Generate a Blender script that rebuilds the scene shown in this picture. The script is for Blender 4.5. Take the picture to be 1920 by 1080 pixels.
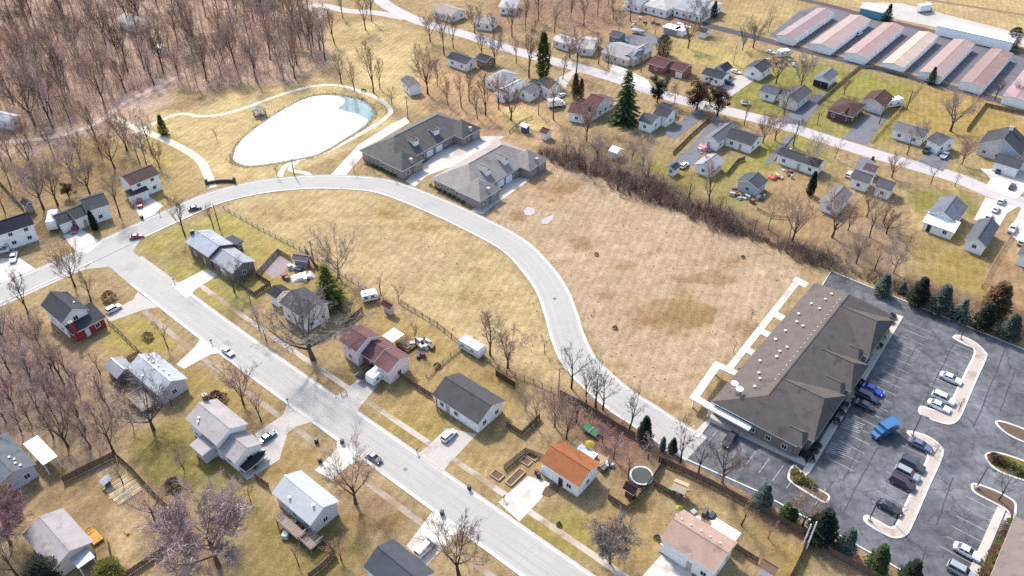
import bpy, math, random
import numpy as np
from mathutils import Vector

for o in list(bpy.data.objects): bpy.data.objects.remove(o)
SC = bpy.context.scene
R = math.radians

# ------------------------------------------------------------------ camera
CAM_H, CAM_PITCH, CAM_F = 120.0, 38.5, 1500.0        # metres, degrees below level, focal length for a 1920 px wide frame
cd = bpy.data.cameras.new('camera'); cam = bpy.data.objects.new('camera', cd); SC.collection.objects.link(cam)
cam.location = (0, 0, CAM_H); cam.rotation_euler = (R(90 - CAM_PITCH), 0, 0)
cd.sensor_width = 36.0; cd.lens = 36.0 * CAM_F / 1920.0; cd.clip_start = 1.0; cd.clip_end = 9000
SC.camera = cam
# ------------------------------------------------------------------ sky and sun
SUN_EL, SUN_AZ = 45.0, -28.0                          # azimuth clockwise from +Y
w = bpy.data.worlds.new('World'); SC.world = w; w.use_nodes = True
wn = w.node_tree; bg = wn.nodes['Background']
sky = wn.nodes.new('ShaderNodeTexSky'); sky.sky_type = 'NISHITA'; sky.sun_disc = False
sky.sun_elevation = R(SUN_EL); sky.sun_rotation = R(SUN_AZ); sky.air_density = 1.0; sky.dust_density = 2.0
wn.links.new(sky.outputs[0], bg.inputs[0]); bg.inputs[1].default_value = 0.15
sl = bpy.data.lights.new('sun', 'SUN'); sl.energy = 2.6; sl.angle = R(6.0); sl.color = (1.0, 0.94, 0.86)
so = bpy.data.objects.new('sun', sl); SC.collection.objects.link(so)
sd = Vector((math.sin(R(SUN_AZ)) * math.cos(R(SUN_EL)), math.cos(R(SUN_AZ)) * math.cos(R(SUN_EL)), math.sin(R(SUN_EL))))
so.rotation_euler = sd.to_track_quat('Z', 'Y').to_euler()
SC.view_settings.view_transform = 'Standard'; SC.view_settings.look = 'None'
SC.view_settings.exposure = 1.25; SC.view_settings.gamma = 1.0
SC.cycles.max_bounces = 5; SC.cycles.diffuse_bounces = 3; SC.cycles.use_denoising = False

# ------------------------------------------------------------------ survey helpers
TH = R(CAM_PITCH)
def U(u, v, z=0.0):
    """ground survey: the point at height z seen at (u, v) of the 1920 x 1080 photograph"""
    x = (u - 960) / CAM_F; y = (540 - v) / CAM_F
    t = (CAM_H - z) / (math.sin(TH) - y * math.cos(TH))
    return Vector((t * x, t * (math.cos(TH) + y * math.sin(TH))))
def V(X, Y, Z=0.0):
    d = Y * math.cos(TH) + (CAM_H - Z) * math.sin(TH)
    return 960 + CAM_F * X / d, 540 - CAM_F * (Y * math.sin(TH) - (CAM_H - Z) * math.cos(TH)) / d
def height_to(p, vtop):
    lo, hi = 0.5, 45
    for _ in range(30):
        m = (lo + hi) / 2
        if V(p.x, p.y, m)[1] > vtop: lo = m
        else: hi = m
    return lo
G0 = R(-39.8)                                         # bearing of the street grid
rng = random.Random(7)
def lin(c):
    c = c / 255.0
    return c / 12.92 if c <= 0.04045 else ((c + 0.055) / 1.055) ** 2.4
def C(r, g, b, k=1.85):
    return tuple(min(0.85, lin(x) / k) for x in (r, g, b))

# ------------------------------------------------------------------ materials
MC = {}
def nodes(name):
    m = bpy.data.materials.new(name); m.use_nodes = True
    nt = m.node_tree; b = nt.nodes['Principled BSDF']
    return m, nt, b
def N(nt, t, **kw):
    n = nt.nodes.new(t)
    for k, v in kw.items():
        if k in ('operation', 'blend_type', 'data_type', 'attribute_name', 'feature', 'noise_dimensions', 'distance', 'wave_type', 'bands_direction', 'wave_profile'): setattr(n, k, v)
        else: n.inputs[k].default_value = v
    return n
def noise(nt, scale, detail=3, rough=0.6, vec=None):
    n = N(nt, 'ShaderNodeTexNoise', Scale=scale, Detail=detail, Roughness=rough)
    if vec is not None: nt.links.new(vec, n.inputs['Vector'])
    return n
def ramp(nt, fac, a, b, ca=(0, 0, 0, 1), cb=(1, 1, 1, 1)):
    r = nt.nodes.new('ShaderNodeValToRGB'); e = r.color_ramp.elements
    e[0].position = a; e[1].position = b; e[0].color = ca; e[1].color = cb
    nt.links.new(fac, r.inputs[0]); return r
def mix(nt, fac, a, b, mode='MIX'):
    m = nt.nodes.new('ShaderNodeMix'); m.data_type = 'RGBA'; m.blend_type = mode
    for s, v in ((m.inputs[0], fac), (m.inputs[6], a), (m.inputs[7], b)):
        if hasattr(v, 'is_linked'): nt.links.new(v, s)
        else: s.default_value = v if not isinstance(v, tuple) else (*v[:3], 1)
    return m.outputs[2]
def pos(nt):
    return nt.nodes.new('ShaderNodeNewGeometry').outputs['Position']
def surf(name, col, rough=0.85, var=0.18, s1=0.5, s2=6.0, bump=0.0, bs=12.0, metal=0.0, spec=0.3, dirt=None):
    """a coloured surface with two scales of uneven tone, optional relief and optional stains"""
    key = (name, col, rough)
    if key in MC: return MC[key]
    m, nt, b = nodes(name); P = pos(nt)
    n1 = noise(nt, s1, 4, 0.6, P); n2 = noise(nt, s2, 3, 0.7, P)
    f = N(nt, 'ShaderNodeMath', operation='ADD'); nt.links.new(n1.outputs[0], f.inputs[0]); nt.links.new(n2.outputs[0], f.inputs[1])
    lo = tuple(max(0, c * (1 - var)) for c in col); hi = tuple(min(0.9, c * (1 + var)) for c in col)
    r = ramp(nt, f.outputs[0], 0.0, 1.0, (*lo, 1), (*hi, 1))
    f2 = N(nt, 'ShaderNodeMapRange'); nt.links.new(f.outputs[0], f2.inputs[0]); f2.inputs[1].default_value = 0.6; f2.inputs[2].default_value = 1.4
    nt.links.new(f2.outputs[0], r.inputs[0])
    out = r.outputs[0]
    if dirt:
        n3 = noise(nt, dirt[1], 5, 0.7, P); d = ramp(nt, n3.outputs[0], dirt[2], dirt[2] + 0.12)
        out = mix(nt, d.outputs[0], out, dirt[0])
    nt.links.new(out, b.inputs['Base Color'])
    b.inputs['Roughness'].default_value = rough; b.inputs['Metallic'].default_value = metal
    b.inputs['Specular IOR Level'].default_value = spec
    if bump:
        nb = noise(nt, bs, 3, 0.7, P); bp = N(nt, 'ShaderNodeBump', Strength=bump, Distance=0.1)
        nt.links.new(nb.outputs[0], bp.inputs['Height']); nt.links.new(bp.outputs[0], b.inputs['Normal'])
    MC[key] = m; return m
def shingle(*rgb):
    c = C(*rgb, 1.95 if sum(rgb) > 500 else 2.6)
    return surf('roof_shingles', c, 0.9, 0.22, 0.45, 7.0, 0.35, 9.0, spec=0.15, dirt=(tuple(x * 0.72 for x in c), 0.35, 0.55))
def metalroof(*rgb):
    c = C(*rgb)
    return surf('metal_roof', c, 0.45, 0.12, 0.35, 1.5, 0.05, 2.0, metal=0.0, spec=0.5, dirt=(tuple(min(.85, x * 1.35) for x in c), 0.22, 0.55))
def siding(*rgb):
    c = C(*rgb, 1.12); key = ('siding', c)
    if key in MC: return MC[key]
    m, nt, b = nodes('lap_siding'); P = pos(nt)
    wv = N(nt, 'ShaderNodeTexWave', bands_direction='Z', wave_profile='SAW', Scale=1.6); nt.links.new(P, wv.inputs['Vector'])
    n = noise(nt, 1.2, 4, 0.6, P); r = ramp(nt, n.outputs[0], 0.3, 0.75, (*[x * 0.86 for x in c], 1), (*c, 1))
    nt.links.new(r.outputs[0], b.inputs['Base Color']); b.inputs['Roughness'].default_value = 0.75
    bp = N(nt, 'ShaderNodeBump', Strength=0.12, Distance=0.02); nt.links.new(wv.outputs[0], bp.inputs['Height']); nt.links.new(bp.outputs[0], b.inputs['Normal'])
    MC[key] = m; return m
def brick(*rgb):
    c = C(*rgb); key = ('brick', c)
    if key in MC: return MC[key]
    m, nt, b = nodes('brickwork'); P = pos(nt)
    br = nt.nodes.new('ShaderNodeTexBrick'); br.inputs['Scale'].default_value = 2.2
    mp = N(nt, 'ShaderNodeMapping'); mp.inputs['Rotation'].default_value = (R(90), 0, R(50)); nt.links.new(P, mp.inputs[0]); nt.links.new(mp.outputs[0], br.inputs[0])
    br.inputs['Color1'].default_value = (*c, 1); br.inputs['Color2'].default_value = (*[x * 0.7 for x in c], 1); br.inputs['Mortar'].default_value = (*[min(.6, x * 1.1 + .05) for x in c], 1)
    nt.links.new(br.outputs[0], b.inputs['Base Color']); b.inputs['Roughness'].default_value = 0.9
    MC[key] = m; return m
def paint_mat():
    if 'paint' in MC: return MC['paint']
    m, nt, b = nodes('vehicle_paint'); oi = nt.nodes.new('ShaderNodeObjectInfo')
    nt.links.new(oi.outputs['Color'], b.inputs['Base Color']); b.inputs['Roughness'].default_value = 0.3; b.inputs['Coat Weight'].default_value = 0.6; b.inputs['Coat Roughness'].default_value = 0.08
    MC['paint'] = m; return m
def treemat(name, col, var=0.35, rough=0.95, objcol=False):
    key = (name, col)
    if key in MC: return MC[key]
    m, nt, b = nodes(name); oi = nt.nodes.new('ShaderNodeObjectInfo')
    r = ramp(nt, oi.outputs['Random'], 0.0, 1.0, (*[x * (1 - var) for x in col], 1), (*[min(1.6, x * (1 + var)) for x in col], 1))
    if objcol:
        r0 = r; r = nt.nodes.new('ShaderNodeMix'); r.data_type = 'RGBA'; r.blend_type = 'MULTIPLY'; r.inputs[0].default_value = 1.0
        nt.links.new(oi.outputs['Color'], r.inputs[6]); nt.links.new(r0.outputs[0], r.inputs[7]); rout = r.outputs[2]
    else: rout = r.outputs[0]
    n = noise(nt, 1.6, 3, 0.6, pos(nt)); rr = ramp(nt, n.outputs[0], 0.3, 0.7, (0.7, 0.7, 0.7, 1), (1.25, 1.2, 1.15, 1))
    nt.links.new(mix(nt, 1.0, rout, rr.outputs[0], 'MULTIPLY'), b.inputs['Base Color'])
    b.inputs['Roughness'].default_value = rough; b.inputs['Specular IOR Level'].default_value = 0.1
    MC[key] = m; return m
GLASS = None
def plain(name, col, rough=0.6, metal=0.0, spec=0.4):
    key = (name, col, rough, metal)
    if key in MC: return MC[key]
    m, nt, b = nodes(name)
    n = noise(nt, 3.0, 3, 0.6, pos(nt)); r = ramp(nt, n.outputs[0], 0.25, 0.8, (*[x * 0.85 for x in col], 1), (*[min(.88, x * 1.1) for x in col], 1))
    nt.links.new(r.outputs[0], b.inputs['Base Color']); b.inputs['Roughness'].default_value = rough; b.inputs['Metallic'].default_value = metal; b.inputs['Specular IOR Level'].default_value = spec
    MC[key] = m; return m
glass = plain('window_glass', (0.03, 0.035, 0.045), 0.08, 0.0, 0.6)
white = plain('white_paint', (0.78, 0.78, 0.76), 0.6)
black = plain('black_rubber', (0.02, 0.02, 0.022), 0.7)
darkmetal = plain('dark_metal', (0.06, 0.06, 0.065), 0.5)
chrome = plain('alloy', (0.55, 0.55, 0.57), 0.3, 0.8)
redlamp = plain('red_lamp', (0.35, 0.02, 0.02), 0.2)
clearlamp = plain('clear_lamp', (0.75, 0.75, 0.72), 0.15)
woodbrown = surf('weathered_wood', C(136, 112, 96), 0.9, 0.3, 1.2, 8.0)
woodgrey = surf('grey_wood', C(170, 155, 142), 0.9, 0.25, 1.2, 8.0)
woodtan = surf('tan_wood', C(205, 178, 140), 0.85, 0.25, 1.2, 8.0)
concrete = surf('concrete', C(238, 231, 220), 0.85, 0.12, 0.15, 2.5, 0.1, 6.0, spec=0.2, dirt=(C(206, 198, 188), 0.14, 0.52))
oldconcrete = surf('worn_concrete', C(212, 204, 196), 0.88, 0.14, 0.2, 2.5, 0.1, 6.0, spec=0.2, dirt=(C(175, 168, 162), 0.3, 0.58))
kerbmat = surf('kerb_concrete', C(236, 232, 226), 0.85, 0.08, 0.3, 3.0, spec=0.2)

# ------------------------------------------------------------------ mesh and object helpers
COL = SC.collection
class MB:
    def __init__(s): s.v = []; s.f = []; s.mi = []
    def add(s, vs, fs, mi=0):
        b = len(s.v); s.v += [tuple(p) for p in vs]; s.f += [tuple(b + i for i in f) for f in fs]; s.mi += [mi] * len(fs)
    def box(s, cx, cy, cz, lx, ly, lz, rz=0.0, tx=1.0, ty=1.0, mi=0):
        """box centred at (cx, cy), from cz up to cz + lz; tx, ty taper the top"""
        c, n = math.cos(rz), math.sin(rz); vs = []
        for z, kx, ky in ((0, 1, 1), (lz, tx, ty)):
            for sx, sy in ((-1, -1), (1, -1), (1, 1), (-1, 1)):
                x, y = sx * lx / 2 * kx, sy * ly / 2 * ky
                vs.append((cx + x * c - y * n, cy + x * n + y * c, cz + z))
        s.add(vs, [(3, 2, 1, 0), (4, 5, 6, 7), (0, 1, 5, 4), (1, 2, 6, 5), (2, 3, 7, 6), (3, 0, 4, 7)], mi)
    def cyl(s, cx, cy, cz, r, h, n=10, r2=None, mi=0):
        r2 = r if r2 is None else r2; vs = []
        for z, q in ((cz, r), (cz + h, r2)):
            vs += [(cx + q * math.cos(2 * math.pi * i / n), cy + q * math.sin(2 * math.pi * i / n), z) for i in range(n)]
        s.add(vs, [tuple(range(n))[::-1], tuple(range(n, 2 * n))] + [(i, (i + 1) % n, n + (i + 1) % n, n + i) for i in range(n)], mi)
    def tube(s, pts, rad, n=4, mi=0):
        """pts list of Vectors, rad list"""
        b = len(s.v); k = len(pts)
        for i, p in enumerate(pts):
            d = (pts[min(i + 1, k - 1)] - pts[max(i - 1, 0)])
            d = d.normalized() if d.length > 1e-6 else Vector((0, 0, 1))
            a = d.cross(Vector((0.31, 0.95, 0.1)));  a = a.normalized() if a.length > 1e-3 else Vector((1, 0, 0)); c = d.cross(a)
            for j in range(n):
                t = 2 * math.pi * j / n; q = p + (a * math.cos(t) + c * math.sin(t)) * rad[i]
                s.v.append((q.x, q.y, q.z))
        for i in range(k - 1):
            for j in range(n):
                s.f.append((b + i * n + j, b + i * n + (j + 1) % n, b + (i + 1) * n + (j + 1) % n, b + (i + 1) * n + j)); s.mi.append(mi)
    def poly(s, pts, z0, z1=None, mi=0):
        """flat polygon at z0, or a prism z0..z1"""
        n = len(pts)
        ar = sum(pts[i][0] * pts[(i + 1) % n][1] - pts[(i + 1) % n][0] * pts[i][1] for i in range(n))
        if ar < 0: pts = list(pts)[::-1]
        if z1 is None: s.add([(p[0], p[1], z0) for p in pts], [tuple(range(n))], mi)
        else:
            s.add([(p[0], p[1], z0) for p in pts] + [(p[0], p[1], z1) for p in pts],
                  [tuple(range(n, 2 * n)), tuple(range(n))[::-1]] + [(i, (i + 1) % n, n + (i + 1) % n, n + i) for i in range(n)], mi)
    def mesh(s, name, mats, smooth=False):
        me = bpy.data.meshes.new(name); me.from_pydata(s.v, [], s.f)
        for m in (mats if isinstance(mats, (list, tuple)) else [mats]): me.materials.append(m)
        if any(s.mi): me.polygons.foreach_set('material_index', s.mi)
        if smooth: me.polygons.foreach_set('use_smooth', [True] * len(me.polygons))
        me.update(); return me
def link(name, me, parent=None, loc=(0, 0, 0), rz=0.0, scale=None, color=None):
    o = bpy.data.objects.new(name, me); COL.objects.link(o)
    o.location = loc; o.rotation_euler = (0, 0, rz)
    if scale: o.scale = scale
    if color: o.color = (*color, 1)
    if parent: o.parent = parent
    return o
def tag(o, label, cat, group=None, kind=None):
    if label: o['label'] = label
    if cat: o['category'] = cat
    if group: o['group'] = group
    if kind: o['kind'] = kind
    return o
def thing(name, label, cat, loc=(0, 0, 0), rz=0.0, group=None):
    o = link(name, None, None, loc, rz); o.empty_display_size = 0.5
    return tag(o, label, cat, group)
def struct(name, mb, m, smooth=False):
    o = link(name, mb.mesh(name, m, smooth)); o['kind'] = 'structure'; return o
def smooth_line(pts, n=8):
    """Catmull-Rom through points"""
    P = [pts[0]] + list(pts) + [pts[-1]]; out = []
    for i in range(1, len(P) - 2):
        for k in range(n):
            t = k / n; a, b, c, d = P[i - 1], P[i], P[i + 1], P[i + 2]
            out.append(0.5 * ((2 * b) + (c - a) * t + (2 * a - 5 * b + 4 * c - d) * t * t + (3 * b - a - 3 * c + d) * t ** 3))
    out.append(P[-2]); return out
def offset(line, d):
    out = []
    for i, p in enumerate(line):
        t = line[min(i + 1, len(line) - 1)] - line[max(i - 1, 0)]; t.normalize()
        out.append(p + Vector((-t.y, t.x)) * d)
    return out
def ribbon(mb, a, b, z, mi=0):
    """flat strip between two lines of equal length"""
    for i in range(len(a) - 1):
        mb.add([(a[i].x, a[i].y, z), (a[i + 1].x, a[i + 1].y, z), (b[i + 1].x, b[i + 1].y, z), (b[i].x, b[i].y, z)], [(0, 1, 2, 3)] if (a[i + 1] - a[i]).cross(b[i] - a[i]) > 0 else [(3, 2, 1, 0)], mi)
def wallribbon(mb, a, b, z0, z1):
    for i in range(len(a) - 1):
        q = [(p.x, p.y, z) for z in (z0, z1) for p in (a[i], a[i + 1], b[i + 1], b[i])]
        mb.add(q, [(4, 5, 6, 7), (0, 1, 5, 4), (2, 3, 7, 6), (3, 0, 4, 7), (1, 2, 6, 5)])
# ------------------------------------------------------------------ ground
def make_ground():
    xs = [-4000, -2000, -900, -500, -340] + list(np.arange(-260, 261, 1.6)) + [340, 500, 900, 2000, 4000]
    ys = [-1500, -500, -100, 0, 40] + list(np.arange(62, 380, 1.6)) + [420, 480, 560, 700, 1000, 2000, 4000, 7000]
    nx, ny = len(xs), len(ys)
    X, Y = np.meshgrid(xs, ys); X = X.ravel(); Y = Y.ravel()
    d = Y * math.cos(TH) + CAM_H * math.sin(TH); d = np.maximum(d, 20)
    u = 960 + CAM_F * X / d; v = 540 - CAM_F * (Y * math.sin(TH) - CAM_H * math.cos(TH)) / d
    rs = np.random.RandomState(3)
    # a wandering offset so that zone borders are not ruler-straight
    wob = 5 * (np.sin(X * .31 + 1.7 * np.sin(Y * .13)) + np.sin(Y * .37 + 1.3 * np.sin(X * .17)))
    def fbm(seed, f0, octs=4):
        r = np.random.RandomState(seed); out = np.zeros(len(X)); amp = 1.0; tot = 0
        for o in range(octs):
            for k in range(3):
                a = r.uniform(0, 6.28); ph = r.uniform(0, 6.28); f = f0 * 2 ** o * r.uniform(.8, 1.25)
                out += amp * np.sin(f * (X * math.cos(a) + Y * math.sin(a)) + ph + 1.5 * np.sin(f * .7 * (X * math.sin(a) - Y * math.cos(a)) + ph * 2)) / 3
            tot += amp; amp *= .62
        return out / tot * 1.6
    soil = np.zeros(len(X)); fb1 = fbm(1, .16); fb2 = fbm(2, .3)
    col = np.tile(np.array(C(190, 164, 118)), (len(X), 1))
    def zone(poly, rgb, soft=8, k=1.0, wb=1.0):
        p = np.array(poly, float); n = len(p); ins = np.zeros(len(X), bool); dist = np.full(len(X), 1e9)
        uu, vv = u + wob * wb, v + wob * 0.6 * wb
        for i in range(n):
            a, b = p[i], p[(i + 1) % n]
            c = ((a[1] > vv) != (b[1] > vv)) & (uu < (b[0] - a[0]) * (vv - a[1]) / (b[1] - a[1] + 1e-9) + a[0]); ins ^= c
            t = np.clip(((uu - a[0]) * (b[0] - a[0]) + (vv - a[1]) * (b[1] - a[1])) / (np.sum((b - a) ** 2) + 1e-9), 0, 1)
            dist = np.minimum(dist, np.hypot(uu - a[0] - t * (b[0] - a[0]), vv - a[1] - t * (b[1] - a[1])))
        f = np.clip(0.5 + np.where(ins, dist, -dist) / (2 * soft), 0, 1)[:, None] * k * (np.clip(.88 + .75 * fb1, .2, 1)[:, None] if soft > 7 else 1)
        col[:] = col * (1 - f) + np.array(C(*rgb)) * f
    def spot(x, y, rx, ry, rgb, k=0.8):
        q = ((u + wob - x) / rx) ** 2 + ((v + wob * .6 - y) / ry) ** 2
        f = (np.clip(1.25 - q + .7 * fb2, 0, 1) * k)[:, None]; soil[:] = np.maximum(soil, f[:, 0] * (1 if sum(rgb) < 520 else .3)); f = f * .45; col[:] = col * (1 - f) + np.array(C(*rgb)) * f
    leaf = (176, 140, 116); straw = (216, 190, 138); green = (168, 160, 72); brown = (172, 138, 96); mauve = (172, 146, 126); pale = (226, 204, 150)
    zone([(-200, -80), (640, -80), (600, 60), (640, 110), (560, 150), (440, 162), (330, 170), (300, 215), (230, 260), (-200, 330)], (212, 182, 158), 6)
    zone([(-200, 270), (200, 250), (270, 330), (200, 390), (-200, 470)], (172, 146, 102), 12)
    zone([(240, 235), (380, 190), (600, 150), (720, 175), (740, 230), (560, 330), (400, 345), (350, 290)], (222, 196, 136), 5)
    zone([(330, 250), (395, 345), (300, 390), (260, 320), (290, 240)], (204, 180, 110), 8)
    zone([(600, 60), (700, 40), (790, 60), (800, 150), (760, 205), (640, 150)], (226, 202, 140), 10)
    zone([(790, 120), (1000, 180), (1060, 240), (1020, 290), (900, 255), (780, 205)], (214, 172, 128), 10)
    zone([(930, 205), (1000, 200), (1040, 250), (960, 250)], (222, 196, 128), 8)
    zone([(420, 385), (560, 345), (700, 360), (860, 430), (950, 480), (1010, 560), (1035, 650), (1080, 730), (860, 640), (640, 500)], (212, 186, 132), 4)
    zone([(560, 380), (800, 420), (930, 520), (860, 600), (700, 520)], (206, 180, 134), 30, .6)
    spot(740, 400, 45, 14, (198, 164, 96), .6); spot(790, 425, 60, 14, (202, 172, 108), .6)
    zone([(1010, 290), (1250, 380), (1515, 492), (1300, 760), (1250, 775), (1130, 680), (1080, 580), (1000, 460), (905, 402)], (209, 180, 144), 4)
    spot(1060, 350, 50, 12, (190, 150, 100), .8); spot(1180, 500, 40, 12, (180, 146, 100), .7); spot(1330, 525, 60, 14, (180, 140, 104), .8); spot(1140, 560, 30, 14, (186, 150, 100), .6); spot(1400, 620, 36, 18, (176, 130, 104), .7); spot(1150, 690, 50, 14, (190, 156, 96), .6); spot(960, 400, 30, 12, (180, 140, 96), .8); spot(660, 470, 60, 10, (190, 154, 90), .5); spot(890, 560, 50, 14, (190, 158, 100), .5); spot(530, 400, 60, 9, (190, 160, 100), .5)
    spot(1250, 590, 90, 45, (180, 142, 80), .8); spot(1310, 590, 60, 30, (186, 150, 84), .7); spot(1010, 360, 70, 35, (196, 156, 104), .6)
    spot(1090, 455, 26, 16, (176, 140, 96), .7); spot(1350, 490, 60, 20, (192, 152, 118), .5); spot(1420, 560, 60, 50, (214, 186, 160), .6); spot(1240, 760, 60, 25, (190, 160, 84), .7)
    # corner house lawns and the yards along the street
    zone([(255, 465), (345, 430), (420, 392), (560, 470), (530, 540), (420, 600), (330, 520)], (184, 174, 94), 8)
    zone([(430, 395), (560, 460), (500, 500), (440, 440)], (206, 186, 104), 8, .7)
    zone([(500, 460), (600, 500), (780, 600), (860, 650), (820, 690), (600, 560), (480, 520)], (196, 166, 96), 8)
    zone([(640, 660), (700, 600), (1000, 720), (960, 800), (830, 830), (640, 760)], (190, 162, 100), 8)
    zone([(720, 760), (800, 790), (850, 800), (800, 850), (700, 800)], (188, 166, 84), 12, .8)
    zone([(960, 970), (1060, 950), (1130, 960), (1110, 1050), (1030, 1040)], (168, 156, 68), 12, .9)
    zone([(1110, 960), (1230, 900), (1250, 980), (1220, 1080), (1130, 1070)], (188, 158, 98), 10)
    zone([(1280, 920), (1420, 960), (1520, 1040), (1500, 1130), (1380, 980)], (184, 158, 86), 10, .9)
    zone([(1010, 730), (1150, 760), (1240, 860), (1180, 900), (1080, 830)], (166, 128, 108), 10)
    zone([(840, 830), (960, 800), (1000, 880), (930, 940), (850, 880)], (182, 156, 96), 10)
    zone([(200, 600), (290, 590), (330, 650), (260, 680), (190, 650)], (184, 166, 84), 10)
    zone([(-200, 590), (70, 590), (110, 650), (240, 700), (250, 780), (210, 880), (-200, 880)], mauve, 14)
    zone([(330, 680), (560, 760), (540, 830), (620, 860), (520, 900), (330, 760)], (180, 154, 86), 10, .9)
    zone([(240, 820), (360, 780), (470, 900), (520, 1000), (420, 960), (260, 920)], (158, 146, 74), 14, .9)
    zone([(100, 880), (340, 930), (430, 1080), (250, 1120), (60, 960)], (172, 142, 98), 14, .8)
    zone([(215, 960), (290, 950), (300, 1000), (240, 1080), (205, 1040)], (222, 190, 140), 8)
    zone([(470, 980), (660, 960), (700, 1060), (560, 1120), (430, 1090)], (160, 144, 76), 14, .8)
    zone([(640, 900), (780, 950), (760, 1010), (660, 1000), (620, 950)], (170, 140, 106), 14, .8)
    spot(705, 985, 60, 22, (214, 186, 116), .8); spot(745, 965, 40, 14, (178, 166, 72), .8)
    # neighbourhood on the right
    zone([(1370, 150), (1520, 120), (1700, 160), (1720, 200), (1690, 270), (1480, 245), (1365, 205)], (158, 152, 84), 6); zone([(1700, 60), (1480, 250), (1720, 330), (1930, 360), (1930, 250), (1720, 200)], (176, 162, 96), 12, .6); zone([(1420, 130), (1560, 110), (1700, 160), (1600, 240), (1420, 220)], (158, 156, 86), 12, .6); zone([(1200, 290), (1480, 260), (1620, 330), (1520, 440), (1300, 400)], (174, 156, 98), 12, .6)
    zone([(1540, 130), (1720, 165), (1690, 190), (1560, 160)], (168, 166, 80), 6, .8)
    zone([(1690, 160), (1850, 180), (1920, 230), (1920, 260), (1700, 260)], (190, 160, 84), 8)
    zone([(1260, 70), (1390, 80), (1460, 110), (1380, 130), (1260, 110)], (206, 184, 112), 8)
    zone([(1210, 300), (1340, 330), (1480, 240), (1560, 290), (1440, 320), (1380, 390), (1260, 370)], (166, 160, 84), 8)
    zone([(1410, 360), (1500, 330), (1620, 380), (1700, 440), (1620, 500), (1480, 440)], (186, 154, 108), 10)
    zone([(1560, 420), (1700, 400), (1690, 520), (1560, 480)], (178, 150, 122), 12)
    zone([(1700, 350), (1830, 370), (1840, 400), (1720, 400)], (160, 152, 80), 6)
    zone([(1700, 440), (1800, 440), (1880, 470), (1850, 560), (1720, 520)], (180, 158, 80), 10)
    zone([(1850, 480), (1990, 470), (1990, 640), (1840, 580)], (186, 150, 110), 10)
    zone([(1130, 240), (1220, 260), (1220, 340), (1060, 300)], (158, 140, 98), 14)
    zone([(1340, 0), (1500, 10), (1480, 40), (1380, 50)], (204, 178, 120), 8); zone([(1490, -80), (2100, -80), (2100, 60), (1900, 60), (1700, 10), (1560, 15)], (208, 182, 128), 6)
    zone([(900, -80), (1340, -80), (1300, 50), (1100, 60), (930, 60)], (178, 142, 116), 12)
    # soil under the thicket and the tree belts
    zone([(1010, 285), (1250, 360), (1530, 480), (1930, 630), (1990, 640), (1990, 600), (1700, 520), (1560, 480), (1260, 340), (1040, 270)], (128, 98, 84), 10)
    zone([(1240, 830), (1420, 912), (1720, 1076), (1620, 1090), (1400, 960), (1230, 860)], (188, 152, 112), 4)
    lum = col.mean(1, keepdims=True); gr = np.clip((col[:, 1:2] / col[:, 0:1] - .80) / .12, 0, 1); col[:] = lum + (col - lum) * (.83 + .06 * gr); col[:] = col * 1.12 * (1 + 0.05 * rs.randn(len(X), 1))
    V3 = np.stack([X, Y, np.zeros_like(X)], 1)
    me = bpy.data.meshes.new('ground'); me.vertices.add(len(X)); me.vertices.foreach_set('co', V3.ravel())
    i, j = np.meshgrid(np.arange(nx - 1), np.arange(ny - 1)); a = (j * nx + i).ravel()
    F = np.stack([a, a + 1, a + nx + 1, a + nx], 1)
    me.loops.add(F.size); me.loops.foreach_set('vertex_index', F.ravel()); me.polygons.add(len(F))
    me.polygons.foreach_set('loop_start', np.arange(0, F.size, 4)); me.update(calc_edges=True)
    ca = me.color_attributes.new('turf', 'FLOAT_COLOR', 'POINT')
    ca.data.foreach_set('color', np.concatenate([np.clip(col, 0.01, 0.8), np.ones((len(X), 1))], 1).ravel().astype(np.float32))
    sa = me.attributes.new('soil', 'FLOAT', 'POINT'); sa.data.foreach_set('value', soil.astype(np.float32))
    m, nt, b = nodes('turf'); P = pos(nt)
    at = nt.nodes.new('ShaderNodeVertexColor'); at.layer_name = 'turf'; c = at.outputs[0]
    n1 = noise(nt, 0.07, 5, 0.65, P); n2 = noise(nt, 0.32, 5, 0.7, P); n3 = noise(nt, 1.7, 4, 0.75, P); n4 = noise(nt, 7.0, 2, 0.7, P)
    g = noise(nt, 0.045, 4, 0.6, P)
    s_at = nt.nodes.new('ShaderNodeAttribute'); s_at.attribute_name = 'soil'; sn = noise(nt, 0.45, 8, 0.72, P)
    sm = N(nt, 'ShaderNodeMath', operation='MULTIPLY_ADD'); nt.links.new(s_at.outputs['Fac'], sm.inputs[0]); sm.inputs[1].default_value = 0.42; nt.links.new(sn.outputs[0], sm.inputs[2])
    c = mix(nt, ramp(nt, sm.outputs[0], 0.66, 0.78, (0, 0, 0, 1), (.6, .6, .6, 1)).outputs[0], c, mix(nt, 0.4, mix(nt, 1.0, c, (0.74, 0.66, 0.55), 'MULTIPLY'), C(168, 134, 92)))
    c = mix(nt, ramp(nt, g.outputs[0], 0.5, 0.72, cb=(.5, .5, .5, 1)).outputs[0], c, mix(nt, 1.0, c, (0.92, 1.0, 0.8), 'MULTIPLY'))
    c = mix(nt, 1.0, c, ramp(nt, n1.outputs[0], 0.3, 0.72, (0.84, 0.83, 0.82, 1), (1.12, 1.12, 1.12, 1)).outputs[0], 'MULTIPLY')
    c = mix(nt, 1.0, c, ramp(nt, n2.outputs[0], 0.3, 0.7, (0.8, 0.78, 0.76, 1), (1.16, 1.16, 1.17, 1)).outputs[0], 'MULTIPLY')
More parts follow.
